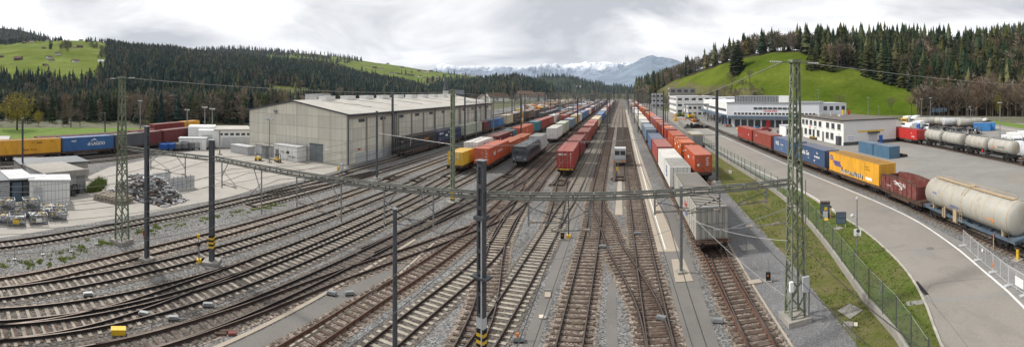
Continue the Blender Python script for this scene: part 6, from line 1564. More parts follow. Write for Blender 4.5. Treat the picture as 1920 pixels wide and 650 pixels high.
# west wing (long white wall with black window strip, dark open bays below)
lw = 62; rw_ = atan2(62, 2.5)
def wbx(mb, u0, u1, v0, v1, z0, z1, mi=0):   # u along the west wall going away, v into the building (east)
    c, s = cos(rw_), sin(rw_); vs = []
    for z in (z0, z1):
        for u, v in ((u0, v0), (u1, v0), (u1, v1), (u0, v1)): vs.append((AX+u*c+v*s, AY+.2+u*s-v*c, z))
    return mb.add(vs, [(0, 1, 2, 3), (7, 6, 5, 4), (4, 5, 1, 0), (5, 6, 2, 1), (6, 7, 3, 2), (7, 4, 0, 3)], mi)
mb = MB(); wbx(mb, 0, lw, 0, 20, 4.0, 9.85); wbx(mb, 0, lw, 5, 20, 0, 4.0); mb.build('wing_wall', M['white'], t)
mb = MB()
for i in range(22): wbx(mb, 1.5+i*2.7, 3.8+i*2.7, -.06, -.002, 6.2, 7.2)
mb.build('window_strip', M['glass'], t)
mb = MB(); wbx(mb, 0, lw, -2.5, -.003, 4.0, 4.9); mb.build('canopy', M['bluegrey'], t)
mb = MB()
for i in range(10): mb.cut(); wbx(mb, .5+i*6.7, 1.0+i*6.7, .3, .8, 0, 4)
mb.build('bay_column', M['lgrey'], t)
for i in range(9): mb = MB(); wbx(mb, 1.6+i*6.7, 6.6+i*6.7, 4.9, 4.99, .05, 3.6); mb.build('bay_door', M['black' if i % 3 else 'grey'], t)
mb = MB(); wbx(mb, .4, 1.6, -.4, -.05, 0, 3.6); mb.build('blue_banner', M['blue'], t)
# other white buildings behind it
def block(label, name, x0, x1, y0, y1, h, wm='white', floors=2, wn=6):
    t = shed(name, label, 'building', x0, x1, y0, y1, h, wm, 'lgrey'); w, d = (x1-x0)/2, (y1-y0)/2; fh = h/floors
    for f in range(floors):
        for i in range(wn):
            a = -w+2*w*(i+.2)/wn; mb = MB(); mb.box(a, a+2*w/wn*.6, -d-.06, -d-.002, f*fh+fh*.35, f*fh+fh*.75); mb.build('window', M['glass'], t)
        for i in range(wn):
            a = -d+2*d*(i+.2)/wn; mb = MB(); mb.box(-w-.06, -w-.002, a, a+2*d/wn*.6, f*fh+fh*.35, f*fh+fh*.75); mb.build('window', M['glass'], t)
    return t
block('white two storey building with dark windows left of the big workshop', 'white_building', 34, 60, 262, 300, 11.0, 'white', 3, 6)
block('pale building with parapet far behind the white workshop', 'white_building', 60, 100, 240, 280, 10.5, 'silver', 3, 7)
block('low white block in front of the white building near the portal crane', 'white_building', 37, 48, 236, 250, 6.5, 'white', 2, 4)
block('grey concrete block beside the tracks at the foot of the hill', 'grey_building', 26, 36, 360, 372, 12, 'lgrey', 3, 3)
block('small brown roofed house at the foot of the green hill', 'house', 40, 62, 352, 364, 17, 'brown' if 'brown' in M else 'conc', 3, 4)
block('grey signal building between the tracks far down the yard', 'signal_building', -31, -27, 420, 428, 11, 'dgrey', 3, 2)
block('long low white building behind the far right of the workshop', 'white_building', 78, 96, 165, 180, 9, 'silver', 2, 6)
# portal crane, little kiosk and plant near the workshop
t = thing('portal_crane', 'grey portal frame crane standing left of the white workshop', 'portal crane', (36.5, 205, 0)); mb = MB()
for a in (-5.4, 5.4): mb.cut(); mb.box(a-.35, a+.35, -.35, .35, 0, 7.6)
mb.build('leg', M['lgrey'], t); mb = MB(); mb.box(-6.2, 6.2, -.5, .5, 7.6, 8.3); mb.build('beam', M['redsteel'] if 'redsteel' in M else M['grey'], t)
t = shed('tool_shed', 'small grey shed with a yellow edged flat roof behind the fence', 'shed', 18.3, 20.9, 108, 116, 3.1, 'grey', 'yellow'); dress(t, 1.3, 4, 3.1, [(-.5, .5, 2.1)])
mb = MB(); mb.box(-1.5, 1.5, -4.2, 4.2, 3.3, 3.45); mb.build('roof_cover', M['tank'], t)
def flat_load(px, py, lab, m, w=3, l=1.5, h=1.2, name='loaded_skip', cat='skip'):
    x, y = G(px, py); t = thing(name, lab, cat, (x, y, .01)); mb = MB(); mb.box(-w, w, -l, l, .25, .45); mb.build('base', M['black'], t); mb = MB()
    for i in range(16): mb.rbox(r.uniform(-w*.85, w*.85), r.uniform(-l*.8, l*.8), .45+r.uniform(0, h*.5), r.uniform(.5, 1.6), r.uniform(.3, 1), r.uniform(.3, h), r.random()*3, mi=0 if i % 4 else 1)
    mb.build('load', [M[m], M['grey']], t); return t
flat_load(1306, 240, 'long dark load of machine parts on the yard before the workshop', 'black', 5, 1.5, 1.6)
flat_load(1303, 228, 'small orange skip in front of the workshop bays', 'orange', 2.0, 1.2, 1.4)
flat_load(1366, 237.5, 'low orange barrier at the workshop corner', 'orange', 1.0, .5, .6, 'barrier', 'barrier')
flat_load(1290, 217, 'yellow machine with a black base behind the portal crane', 'yellow', 4, 2, 2.6)
flat_load(1277, 218, 'dark skip full of green material left of the yellow machine', 'strip_green', 3, 2, 2.4)
flat_load(1296, 221, 'second yellow machine beside the portal crane', 'yellow', 3, 2, 2.2)
x, y = G(1267, 227); t = thing('yellow_crane', 'small yellow loading crane with a horizontal arm beside the tracks', 'crane', (x, y, 0)); mb = MB(); mb.box(-.9, .9, -.9, .9, 0, 1.2); mb.box(-.35, .35, -.35, .35, 1.2, 3.6); mb.build('body', M['yellow'], t); mb = MB(); mb.bar((0, 0, 1.0), (5.5, -1, .9), .3); mb.bar((0, 0, 3.6), (-2, -1, 1.6), .25); mb.build('arm', M['orange'], t)
# ------------------------------------------------------------------ lattice masts
def lattice(x, y, h, w0, w1, rz, label, m='mastgreen', base=True, step=1.25):
    t = thing('lattice_mast', label, 'mast', (x, y, 0), rz)
    def cor(z, i):
        w = (w0+(w1-w0)*z/h)/2; return ((-w, -w), (w, -w), (w, w), (-w, w))[i]
    for i in range(4):
        mb = MB(); a, b = cor(.3, i), cor(h, i); sx_, sy_ = (1 if a[0] < 0 else -1), (1 if a[1] < 0 else -1)
        mb.bar((a[0], a[1], .3), (b[0], b[1], h), .03, .12); mb.bar((a[0]+sx_*.05, a[1]+sy_*.05, .3), (b[0]+sx_*.05, b[1]+sy_*.05, h), .11, .03); mb.build('leg', M[m], t)
    for i in range(4):
        mb = MB(); z = .5; k = 0; j = (i+1) % 4
        while z < h-.3:
            st = step*(.55+.45*(1-z/h)); z2 = min(z+st, h-.1); a, b = cor(z, i if k % 2 else j), cor(z2, j if k % 2 else i)
            mb.bar((*a, z), (*b, z2), .05, .10)
            if k % 3 == 0: mb.bar((*cor(z, i), z), (*cor(z, j), z), .045, .06)
            z = z2; k += 1
        mb.build('bracing', M[m], t)
    mb = MB(); mb.box(-w1/2-.12, w1/2+.12, -w1/2-.12, w1/2+.12, h-.12, h+.08); mb.bar((-.9, 0, h-.1), (.9, 0, h-.1), .08); mb.build('cap', M[m], t)
    if base: mb = MB(); mb.box(-w0/2-.3, w0/2+.3, -w0/2-.3, w0/2+.3, -.1, .35); mb.build('base', M['conc'], t)
    mb = MB()
    for s in (-1, 1):
        mb.cut()
        for q in range(6): mb.lathe([(s*(.95+q*.14), .015), (s*(.95+q*.14), .06), (s*(1.0+q*.14), .06), (s*(1.05+q*.14), .015)], 'x', 8, c=(0, 0, h-.1))
    mb.build('insulator', M['insul'], t); return t
lm = lattice(-37.8, 16.0, 15.9, .98, .40, .35, 'green lattice mast on the left with a tapering top above the dark forest')
rm = lattice(10.75, 24.95, 16.5, 1.0, .44, .05, 'green lattice mast on the right standing in the gravel beside the fence')
mb = MB(); mb.box(-.68, -.45, -.75, -.55, 2.2, 2.8); mb.build('sign_plate', M['white'], rm)
mb = MB(); mb.box(.2, .65, -.75, -.52, 2.0, 2.95); mb.build('switch_box', M['lgrey'], rm)
mb = MB(); mb.tube((.45, -.6, .3), (.45, -.6, 9), .04); mb.tube((.7, -.6, .3), (.7, -.6, 2.2), .05); mb.build('cable_pipe', M['grey'], rm)
def post(x, y, h, w, label, rz=0, m='dgrey', hazard=None, kind='h', wires=True, name='catenary_post', plate=None):
    t = thing(name, label, 'post', (x, y, 0), rz); mb = MB()
    if kind == 'h':
        mb.box(-w/2, -w/2+w*.26, -w*.32, w*.32, 0, h); mb.box(w/2-w*.26, w/2, -w*.32, w*.32, 0, h); mb.box(-w*.24, w*.24, -w*.10, w*.10, 0, h-.02)
        z = .8
        while z < h-.3: mb.box(-w*.25, w*.25, -w*.34, -w*.29, z, z+.22); mb.box(-w*.25, w*.25, w*.29, w*.34, z, z+.22); z += 1.1
    else: mb.tube((0, 0, 0), (0, 0, h), w/2, w/2*.8, n=12)
    mb.build('column', M[m], t)
    mb = MB(); mb.box(-w/2-.05, w/2+.05, -w/2, w/2, h, h+.05); mb.build('cap', M['grey'], t)
    mb = MB(); mb.box(-w-.1, w+.1, -w-.1, w+.1, -.05, .22); mb.build('base', M['conc'], t)
    if hazard:
        z0 = hazard; mb = MB(); mb2 = MB(); e_ = w/2+.012
        for i in range(3): mb.box(-e_, e_, -w*.36, w*.36, z0+i*.36, z0+i*.36+.18)
        for i in range(3): mb2.box(-e_, e_, -w*.36, w*.36, z0+.18+i*.36, z0+i*.36+.36)
        mb.build('hazard_band', M['yellow'], t); mb2.build('hazard_band', M['black'], t)
        mb = MB(); mb.box(-e_, e_, -w*.36, w*.36, z0-.85, z0-.1); mb.cut(); mb.box(-e_, e_, -w*.36, w*.36, z0+1.15, z0+1.7); mb.build('pale_band', M['lgrey'], t) if x > -20 else None
    return t
p905 = post(-7.05, 20.75, 11.0, .43, 'tall double steel post in the middle foreground with yellow and black bands', -.33, 'dgrey', 1.3)
mb = MB(); mb.tube((.17, -.24, .2), (.17, -.24, 8), .035); mb.build('cable_pipe', M['lgrey'], p905)
mb = MB(); mb.box(-.5, .5, -.3, .3, 5.0, 5.1); mb.cut(); mb.box(-.3, .3, -.3, .3, 8.0, 8.2); mb.build('collar', M['dgrey'], p905)
p395 = post(-29.7, 20.8, 10.4, .58, 'double steel post with yellow and black bands left of the middle, carrying the cross beam', -.9, 'dgrey', 1.3)
post(-33.0, 16.3, 11.5, .42, 'dark steel post just right of the left lattice mast', -1.1)
post(-11.5, 19.6, 8.3, .28, 'slim grey post in the foreground left of the banded double post', -.5, 'dgrey', kind='t')
p847 = post(-21.4, 51.3, 14.7, .55, 'tall green grey post before the yellow and white containers', -.4, 'mastgreen', .6)
post(-38.4, 59.5, 11.2, .36, 'dark steel post in front of the concrete hall wall', -.57, 'dgrey')
post(-48.6, 81.8, 14.6, .5, 'tall dark post close to the wall of the concrete hall', -.54, 'dgrey')
p1344 = post(15.1, 66.3, 14.7, .42, 'tall dark post beside the fence in front of the white workshop', .22, 'dgrey')
post(4.77, 33.8, 6.9, .24, 'slim grey post standing on the concrete slab left of the beige grey container', .14, 'grey')
post(-69.8, 11.8, 10.0, .30, 'dark blue grey post in front of the golden yellow container', -1.4, 'dgrey')
for px, pyb, pyt, w, lb, m in [(197, 265, 212, .4, 'dark post behind the blue container left of the lattice mast', 'dgrey'), (263, 262, 188, .35, 'tall grey post with a lamp head behind the left lattice mast', 'grey'), (351, 262, 205, .35, 'post with cross arms above the maroon containers', 'grey'), (384, 268, 200, .25, 'slim lamp mast in front of the white depot', 'grey'), (398, 268, 203, .25, 'second slim lamp mast in front of the white depot', 'grey'), (412, 290, 245, .3, 'pale wooden post on the yard before the white depot', 'wood'),
                              (505, 305, 222, .25, 'slim grey mast standing before the gable of the hall', 'grey')]:
    x, y = G(px, pyb); d = hypot(x, y); t = post(x, y, (pyb-pyt)*d/FPX, w, lb, 0, m, kind='t' if w < .3 else 'h'); hh = (pyb-pyt)*d/FPX
    if 'lamp' in lb or 'arms' in lb or 'gable' in lb:
        mb = MB(); mb.bar((-1.0, 0, hh-.3), (1.0, 0, hh-.3), .1)
        for a in (-1.0, -.5, .5, 1.0): mb.box(a-.2, a+.2, -.25, .15, hh-.25, hh+.05)
        mb.build('lamp_head' if 'lamp' in lb else 'cross_arm', M['lgrey'], t)
# ------------------------------------------------------------------ cross beams of the front gantry
def beam(p, q, label, drops=(), w=.42, h=.26, sag=.0, m='beam'):
    t = thing('gantry_beam', label, 'beam', (0, 0, 0)); p = Vector(p); q = Vector(q); d = (q-p).normalized(); nrm = Vector((-d.y, d.x, 0)).normalized(); L_ = (q-p).length; n = int(L_/1.1)
    def pt(f, a, b): c = p+(q-p)*f; return tuple(c+nrm*a*w/2+Vector((0, 0, b*h/2-sag*4*f*(1-f))))
    for a in (-1, 1):
        for b in (-1, 1):
            mb = MB()
            for i in range(8): mb.bar(pt(i/8, a, b), pt((i+1)/8, a, b), .085, .075)
            mb.build('chord', M[m], t)
    mb = MB()
    for i in range(n):
        f0, f1 = i/n, (i+1)/n
        mb.bar(pt(f0, -1, 1), pt(f0, 1, 1), .05)
        for a in (-1, 1): mb.bar(pt(f0, a, -1), pt(f0, a, 1), .06)
        if i % 2: mb.bar(pt(f0, -1, -1), pt(f1, 1, -1), .04)
    mb.build('lacing', M[m], t)
    for f, ln, side in drops:       # hanging supports with a registration arm and insulators
        c = Vector(pt(f, 0, -1)); mb = MB(); mb.tube(tuple(c), tuple(c-Vector((0, 0, ln))), .05, n=6); mb.bar(tuple(c+d*side*.9+Vector((0, 0, 0))), tuple(c-Vector((0, 0, ln*.55))), .05); mb.build('dropper', M['grey'], t)
        mb = MB(); e_ = c-Vector((0, 0, ln*.85)); f_ = e_+d*side*2.0+Vector((0, 0, -.05)); mb.tube(tuple(e_), tuple(f_), .028, n=5); mb.tube(tuple(c-Vector((0, 0, ln*.3))), tuple(f_+Vector((0, 0, .1))), .022, n=5); mb.build('registration_arm', M['dgrey'], t)
        mb = MB(); mb.tube(tuple(e_), tuple(e_+d*side*.35), .075, n=8); mb.cut(); mb.tube(tuple(e_+d*side*1.5+Vector((0, 0, .02))), tuple(e_+d*side*1.75), .075, n=8); mb.build('insulator', M['wood'], t)
    return t
beam((-37.7, 16.1, 9.15), (-29.9, 20.6, 8.85), 'left end of the front cross beam, from the left lattice mast to the banded post', [(.35, 1.6, 1), (.75, 1.8, -1)])
beam((-29.5, 20.9, 8.9), (-7.2, 20.95, 9.2), 'long middle span of the front cross beam with hanging droppers', [(.05, 2.2, 1), (.27, 3.3, -1), (.43, 2.1, 1), (.60, 2.4, -1), (.74, 2.2, 1), (.88, 1.8, -1)], sag=.06)
beam((-6.8, 20.95, 9.22), (10.4, 24.9, 8.85), 'right span of the front cross beam ending at the right lattice mast', [(.12, 1.4, 1), (.30, 1.9, -1), (.50, 1.0, 1), (.72, 1.2, -1), (.9, 1.0, -1)])
# hanging wire and side arms near the right mast and containers
t = thing('side_arm', 'thin registration arm reaching from the right lattice mast over the container', 'support arm', (0, 0, 0)); mb = MB()
mb.tube((10.3, 24.9, 6.3), (5.6, 25.4, 6.1), .026, n=6); mb.tube((10.3, 24.9, 7.2), (6.6, 25.2, 6.2), .025, n=5); mb.build('arm', M['grey'], t); mb = MB(); mb.tube((9.2, 25.0, 6.25), (9.7, 25, 6.28), .09, n=8); mb.cut(); mb.tube((7.6, 25.2, 6.2), (8.0, 25.2, 6.2), .08, n=8); mb.build('insulator', M['wood'], t)
# ------------------------------------------------------------------ gantries down the yard
def gantry(y, xs, h, label, bm=True, slant=0, droppers=True, far=False):
    t = thing('gantry', label, 'gantry', (0, y, 0), 0, 'catenary gantries across the yard')
    for x in xs:
        mb = MB(); w = .34
        mb.box(x-w/2, x-w/2+.09, -.15, .15, 0, h+1.2); mb.box(x+w/2-.09, x+w/2, -.15, .15, 0, h+1.2); mb.box(x-w*.3, x+w*.3, -.04, .04, 0, h+1.1); mb.build('post', M['dgrey' if int(x) % 3 else 'mastgreen'], t)
    if bm:
        mb = MB(); x0, x1 = xs[0], xs[-1]
        for b in (-.3, .3): mb.bar((x0, b, h), (x1, b, h), .12); mb.bar((x0, b, h-.45), (x1, b, h-.45), .1)
        n = int((x1-x0)/(1.2 if not far else 2.5))
        for i in range(n): a = x0+(x1-x0)*i/n; b = x0+(x1-x0)*(i+1)/n; mb.bar((a, -.3, h), (b, .3, h), .06); mb.bar((a, -.3, h if i % 2 else h-.45), (b, -.3, h-.45 if i % 2 else h), .06)
        mb.build('beam', M['beam'], t); mb = MB(); mb.bar((x0, 0, 9.0), (x1, 0, 9.0), .09); mb.bar((x0, 0, 8.4), (x1, 0, 8.4), .05); mb.build('cross_span', M['beam'], t); mb = MB(); hd = 8.9
        for x in [q for q in (-54, -46, -41, -37, -32.5, -28.5, -24.6, -19, -16, -13, -9.7, -6.6, -3.8, 1.7, 8, 13.3) if x0 < q < x1]:
            if not far: mb.cut()
            mb.tube((x+1.6, 0, hd), (x+1.6, 0, hd-2.3), .06, n=5); mb.tube((x+1.6, 0, hd-2.1), (x-.1, 0, hd-2.2), .04, n=5); mb.tube((x+1.6, 0, hd-.9), (x, 0, hd-1.4), .03, n=4)
        mb.build('dropper' if not far else 'dropper_mass', M['grey'], t)
        if far: KIDS[t.name][-1]['kind'] = 'stuff'
    return t
GL = ['nearest', 'second', 'third', 'fourth', 'fifth', 'sixth', 'seventh', 'eighth', 'ninth']
gy = [(112, (-43, -26.8, -11.5)), (150, (-49.5, -34.5, -21.7, -5.0, 5.9, 15.6)), (192, (-54.5, -34.8, -21.8, -5.2, 5.8, 16)), (235, (-60, -34.8, -14.6, 5.8, 16.5)), (282, (-72, -49, -26.6, -5.2, 5.8, 17)), (332, (-72, -49, -26.6, -5.2, 5.8, 18)), (385, (-78, -49, -21.8, 5.9, 19)), (445, (-80, -49, -21.8, 5.9, 21)), (520, (-82, -40, -5, 23))]
for i, (y, xs) in enumerate(gy):
    gantry(y, xs, 12.4 if i else 11.6, 'steel catenary gantry over the tracks, %s one from the camera' % GL[i], far=y > 250)
# separate slender masts scattered between the tracks
for i, (px, pyb, pyt, w) in enumerate([(925, 262, 168, .3), (976, 250, 175, .26), (1032, 232, 172, .3), (1066, 225, 170, .3), (893, 268, 178, .25), (1244, 268, 170, .4), (1252, 250, 172, .3), (1218, 240, 176, .3), (960, 235, 170, .4), (1120, 215, 172, .35), (1178, 215, 176, .25)]):
    x, y = G(px, pyb); d = hypot(x, y); H_ = (pyb-pyt)*d/FPX
    t = thing('slender_mast', ['slim mast left of the teal container row', 'slim mast above the orange red container roofs', 'slim mast behind the dark locomotive row', 'slim mast right of the locomotive row far down the yard', 'thin mast beyond the hall eaves', 'stout dark mast beside the orange containers on the right', 'thinner mast just behind the stout one on the right', 'slim mast beside the cream container of the long row', 'greenish mast over the dark far rows', 'slim mast left of the centre row far down', 'thin mast in the far centre of the yard'][i], 'mast', (x, y, 0))
    mb = MB(); mb.box(-w/2, w/2, -w*.3, w*.3, 0, H_); mb.build('column', M['dgrey' if i % 3 else 'mastgreen'], t); mb = MB(); mb.bar((0, 0, H_*.8), (-2.6, 0, H_*.72), .06); mb.bar((0, 0, H_*.68), (-2.6, 0, H_*.70), .06); mb.build('cantilever', M['grey'], t)
# ------------------------------------------------------------------ overhead wires
def cat(pts_x, ys, label, hc=5.7, hm=7.2):
    t = thing('overhead_wire', label, 'overhead wire', (0, 0, 0)); mb = MB(); P = []
    for y0, y1 in zip(ys, ys[1:]):
        for k in range(9):
            f = k/8; y = y0+(y1-y0)*f; P.append((pts_x(y), y, hm-1.1*4*f*(1-f)))
    mb.path(P, .02, 3); mb.build('messenger_wire', M['wire'], t)
    mb = MB(); mb.path([(pts_x(y), y, hc) for y in np.arange(ys[0], ys[-1], 8)], .018, 3); mb.build('contact_wire', M['wire'], t); return t
YS = [-4, 21, 64, 112, 150, 192, 235, 282]
for pts, lb in ((TB, 'overhead wires above the track left of the platform'), (TA, 'overhead wires above the track right of the dark path'), (X1, 'overhead wires above the long row with the beige grey container'), (TD, 'overhead wires above the pale concrete sleepers'), (TF, 'overhead wires above the row of the dark locomotive'), (TE, 'overhead wires above the row of the orange red container'), (TY, 'overhead wires above the row of the short yellow container'), (T3, 'overhead wires above the inner one of the two left tracks'), (T2, 'overhead wires above the outer one of the two left tracks')):
    cat(fx(pts), YS, lb, 6.0, 8.3)
def cable(pts, label, r=.02, m='wirel', sag=.0, name='feeder_cable'):
    P = []
    for a, b in zip(pts, pts[1:]):
        for k in range(13):
            f = k/12; P.append(tuple(a[i]+(b[i]-a[i])*f-(sag*4*f*(1-f) if i == 2 else 0) for i in range(3)))
    mb = MB(); mb.path(P, r, 4); o = mb.build(name, M[m]); tag(o, label, 'cable'); return o
cable([(9.9, 25, 16.4), (11.5, 150, 10.6)], 'long sagging cable from the top of the right lattice mast towards the far tracks', .035, sag=1.5)
cable([(-36.9, 16.3, 15.8), (-21.4, 51.3, 14.4), (-9, 150, 10.6)], 'long cable from the top of the left lattice mast over the hall', .03, sag=.5)
cable([(11.6, 25, 16.4), (60, 40, 15.6), (140, 60, 14.5)], 'thin cable leading right from the top of the right lattice mast', .02, sag=.4)
for i, (z, z2) in enumerate(((8.6, 8.4), (7.2, 7.0), (9.6, 9.3))):
    cable([(-69.8, 11.8, z), (-72, -10, z)], 'thin line wire on the left post, %s one' % ['upper', 'lower', 'topmost'][i], .02, 'wire')
    x, y = G(197, 265); cable([(-69.8, 11.8, z), (x, y, z2), (-95, 80, z2)], 'thin line wire running behind the left lattice mast, %s one' % ['upper', 'lower', 'topmost'][i], .02, 'wire', .3)
cable([(-7.2, 20.9, 5.2), (-29.6, 20.8, 5.4)], 'lower cross span wire between the two banded posts', .02, 'wire', .5)
cable([(-7.2, 20.9, 6.8), (-11.5, 19.6, 8.2), (-29.6, 20.8, 7.2)], 'upper cross span wire between the two banded posts', .018, 'wire', .3)
cable([(10.3, 25, 5.1), (5.2, 30, 5.3), (-7, 21, 5.4)], 'thin wire from the right lattice mast across the tracks', .015, 'wirel', .2)
cable([(4.77, 33.8, 5.5), (10.6, 25.1, 1.2)], 'slack rope hanging before the end of the beige grey container', .018, 'wirel', .3)
cable([(-21.4, 51.3, 7.6), (-38.4, 59.5, 7.6)], 'cross wire between the green grey post and the hall post', .03, 'wirel')
cable([(-21.4, 51.3, 7.4), (-6, 60, 7.4), (15.1, 66.3, 7.6)], 'long cross wire from the green grey post to the dark right post', .035, 'wirel', .1)
t = thing('side_arm', 'long arm with insulators on the dark post in front of the white workshop', 'support arm', (0, 0, 0)); mb = MB(); mb.tube((15.1, 66.3, 7.6), (19.5, 66.8, 7.5), .05, n=6); mb.tube((15.1, 66.3, 7.6), (9, 66.0, 7.7), .04, n=6); mb.build('arm', M['grey'], t)
# ------------------------------------------------------------------ fences
WS_ = spline(wall, 2.45)
ww = [p for p in WS_ if p[1] < 172]
t = thing('low_wall', 'low concrete wall carrying the long green wire fence', 'wall', (0, 0, 0)); mb = MB(); strip(mb, ww, -.12, .12, .55, h=.7); mb.build('wall_body', M['conc'], t)
t = thing('wire_fence', 'long green wire mesh fence on the low concrete wall beside the road', 'fence', (0, 0, 0)); mb = MB()
for a, b in zip(ww, ww[1:]): mb.add([(*a, .6), (*b, .6), (*b, 2.55), (*a, 2.55)], [(0, 1, 2, 3)])
mb.build('netting', M['net'], t); mb = MB(); mb.path([(*p, 2.55) for p in ww], .022, 4); mb.path([(*p, .65) for p in ww], .018, 4); mb.build('rail_wire', M['mastgreen'], t)
for p in ww:
    mb = MB(); mb.tube((*p, .5), (*p, 2.62), .038, n=6); mb.build('post', M['dgrey'], t)
mb = MB(); mb.bar((15.6, 22.2, 2.4), (16.4, 23.8, .7), .04); mb.build('brace', M['lgrey'], t)
ff = [G(a, b) for a, b in ((-10, 492), (27, 487), (80, 478), (133, 472), (180, 458), (240, 446), (288, 437), (330, 424))]
t = thing('light_fence', 'thin wire fence between the yard track and the left running tracks', 'fence', (0, 0, 0))
for p in ff: mb = MB(); mb.tube((*p, 0), (*p, 1.5), .03, n=5); mb.box(p[0]-.15, p[0]+.15, p[1]-.15, p[1]+.15, 0, .1); mb.build('post', M['grey'], t)
mb = MB()
for z in (.5, 1.0, 1.45): mb.path([(*p, z) for p in ff], .008, 3)
mb.build('wire', M['grey'], t)
ff = [G(a, b) for a, b in ((1478, 520), (1512, 560), (1560, 612), (1590, 640), (1605, 665))]
t = thing('light_fence', 'low light netting fence in the gravel right of the lattice mast', 'fence', (0, 0, 0))
for p in ff: mb = MB(); mb.tube((*p, 0), (*p, 1.1), .02, n=5); mb.build('post', M['grey'], t)
mb = MB()
for a, b in zip(ff, ff[1:]): mb.add([(*a, 0.03), (*b, .03), (*b, 1.05), (*a, 1.05)], [(0, 1, 2, 3)])
mb.build('netting', M['netfine'], t)
ff = [G(a, b) for a, b in ((1368, 440), (1400, 475), (1440, 515))]
t = thing('light_fence', 'thin netting on slim posts in the gravel behind the container', 'fence', (0, 0, 0))
for p in ff: mb = MB(); mb.tube((*p, 0), (*p, 1.3), .02, n=5); mb.build('post', M['grey'], t)
mb = MB()
for a, b in zip(ff, ff[1:]): mb.add([(*a, 0.03), (*b, .03), (*b, 1.2), (*a, 1.2)], [(0, 1, 2, 3)])
mb.build('netting', M['netfine'], t)
# barrier fence at the lower right
bl = ['barrier panel farthest from the camera beside the tank wagon', 'barrier panel second from the far end beside the tank wagon', 'barrier panel with an orange sleeve in the middle of the row', 'barrier panel with a white sign at the right edge', 'nearest barrier panel cut by the right edge']
bp = [(1806, 462), (1834, 489), (1862, 512), (1891, 537), (1921, 556), (1952, 582)]
for i in range(5):
    a, b = G(*bp[i]), G(*bp[i+1]); dx, dy = b[0]-a[0], b[1]-a[1]; L_ = hypot(dx, dy); t = thing('crowd_barrier', bl[i], 'barrier', (*a, .03), atan2(dy, dx), 'barrier panels beside the road')
    mb = MB()
    for x in (0.03, L_*.5, L_-.03): mb.tube((x, 0, .1), (x, 0, 1.55), .025, n=6)
    for z in (.2, 1.5): mb.tube((0.03, 0, z), (L_-.03, 0, z), .022, n=6)
    mb.build('frame', M['lgrey'], t); mb = MB(); mb.add([(.03, 0, .2), (L_-.03, 0, .2), (L_-.03, 0, 1.5), (.03, 0, 1.5)], [(0, 1, 2, 3)]); mb.build('mesh_infill', M['netgrey'], t)
    mb = MB(); mb.box(-.15, .15, -.35, .35, 0, .12); mb.build('foot', M['lgrey'], t)
    if i == 1: mb = MB(); mb.tube((.9, -.03, 1.2), (.9, -.06, 1.2), .14, n=16); mb.build('round_plate', M['white'], t)
    if i == 2: mb = MB(); mb.tube((0, 0, .45), (0, 0, 1.0), .07, .03, n=10); mb.build('orange_sleeve', M['orange'], t)
    if i == 3: mb = MB(); mb.box(L_*.45, L_*.95, -.04, -.02, .45, 1.1); mb.build('sign_plate', M['white'], t)
x, y = G(1863, 468); t = thing('marker_post', 'thin orange marker post beside the tank wagon', 'marker post', (x, y, 0)); mb = MB(); mb.tube((0, 0, 0), (0, 0, 1.1), .05, n=8); mb.build('post', M['tankband'], t); mb = MB(); mb.tube((0, 0, 1.1), (0, 0, 1.5), .05, n=8); mb.build('top', M['orange'], t)
x, y = G(1908, 488); t = thing('bollard', 'yellow bollard on a concrete foot at the end of the tank wagon', 'bollard', (x, y, 0)); mb = MB(); mb.tube((0, 0, .1), (0, 0, 1.0), .13, n=12); mb.build('post', M['yellow'], t); mb = MB(); mb.box(-.45, .45, -.35, .35, 0, .1); mb.build('foot', M['conc'], t); mb = MB(); mb.tube((0, 0, 1.0), (0, 0, 1.12), .135, n=12); mb.build('cap', M['black'], t)
# ------------------------------------------------------------------ kiosk, signs and lamps by the road
x, y = G(1547, 408); t = thing('intercom_column', 'dark barrier terminal with a blue screen on the verge beside the road', 'terminal', (x, y, 0), -.45); mb = MB(); mb.box(-.55, .55, -.25, .25, 0, 1.75); mb.build('housing', M['dgrey'], t)
mb = MB(); mb.box(-.6, .6, -.3, .3, 1.75, 1.85); mb.build('top', M['wframe'], t); mb = MB(); mb.box(-.42, .42, -.28, -.25, .75, 1.6); mb.build('screen', M['bluegrey'], t); mb = MB(); mb.box(-.25, .3, -.42, -.28, 0.05, .8); mb.build('panel', M['lgrey'], t); mb = MB(); mb.box(-.1, .25, -.31, -.28, .95, 1.3); mb.build('ticket_slot', M['yellow'], t)
x, y = G(1556.5, 409); t = thing('bollard', 'short orange brown bollard with a black cap right of the terminal', 'bollard', (x+.05, y, 0)); mb = MB(); mb.tube((0, 0, 0), (0, 0, 1.25), .11, n=12); mb.build('post', M['tankband'], t); mb = MB(); mb.tube((0, 0, 1.25), (0, 0, 1.4), .12, n=12); mb.build('cap', M['black'], t)
x, y = G(1548, 413); t = thing('sand_bag', 'small yellow bag at the foot of the terminal', 'bag', (x, y-.1, 0)); mb = MB(); mb.lathe([(0, .28), (.12, .34), (.25, .2), (.3, 0)], 'z', 12); mb.build('bag', M['yellow'], t)
x, y = G(1577, 426); t = thing('notice_board', 'grey notice board on short legs on the grass verge', 'notice board', (x, y, 0), -.45); mb = MB(); mb.box(-.55, .55, -.05, .05, .35, 1.65); mb.build('board', M['dgrey'], t); mb = MB(); mb.box(-.48, .48, -.075, -.05, 1.05, 1.55); mb.box(-.48, .48, -.075, -.05, .45, .95); mb.build('panel', M['bluegrey'], t)
mb = MB(); mb.box(-.5, -.42, -.05, .05, 0, .35); mb.cut(); mb.box(.42, .5, -.05, .05, 0, .35); mb.build('leg', M['lgrey'], t)
x, y = G(1607, 478); t = thing('lamp_post', 'slim grey lamp post with a white sign on the grass verge', 'lamp post', (x, y, 0), -.45); mb = MB(); mb.tube((0, 0, 0), (0, 0, 5.0), .07, .045, n=10); mb.build('pole', M['grey'], t)
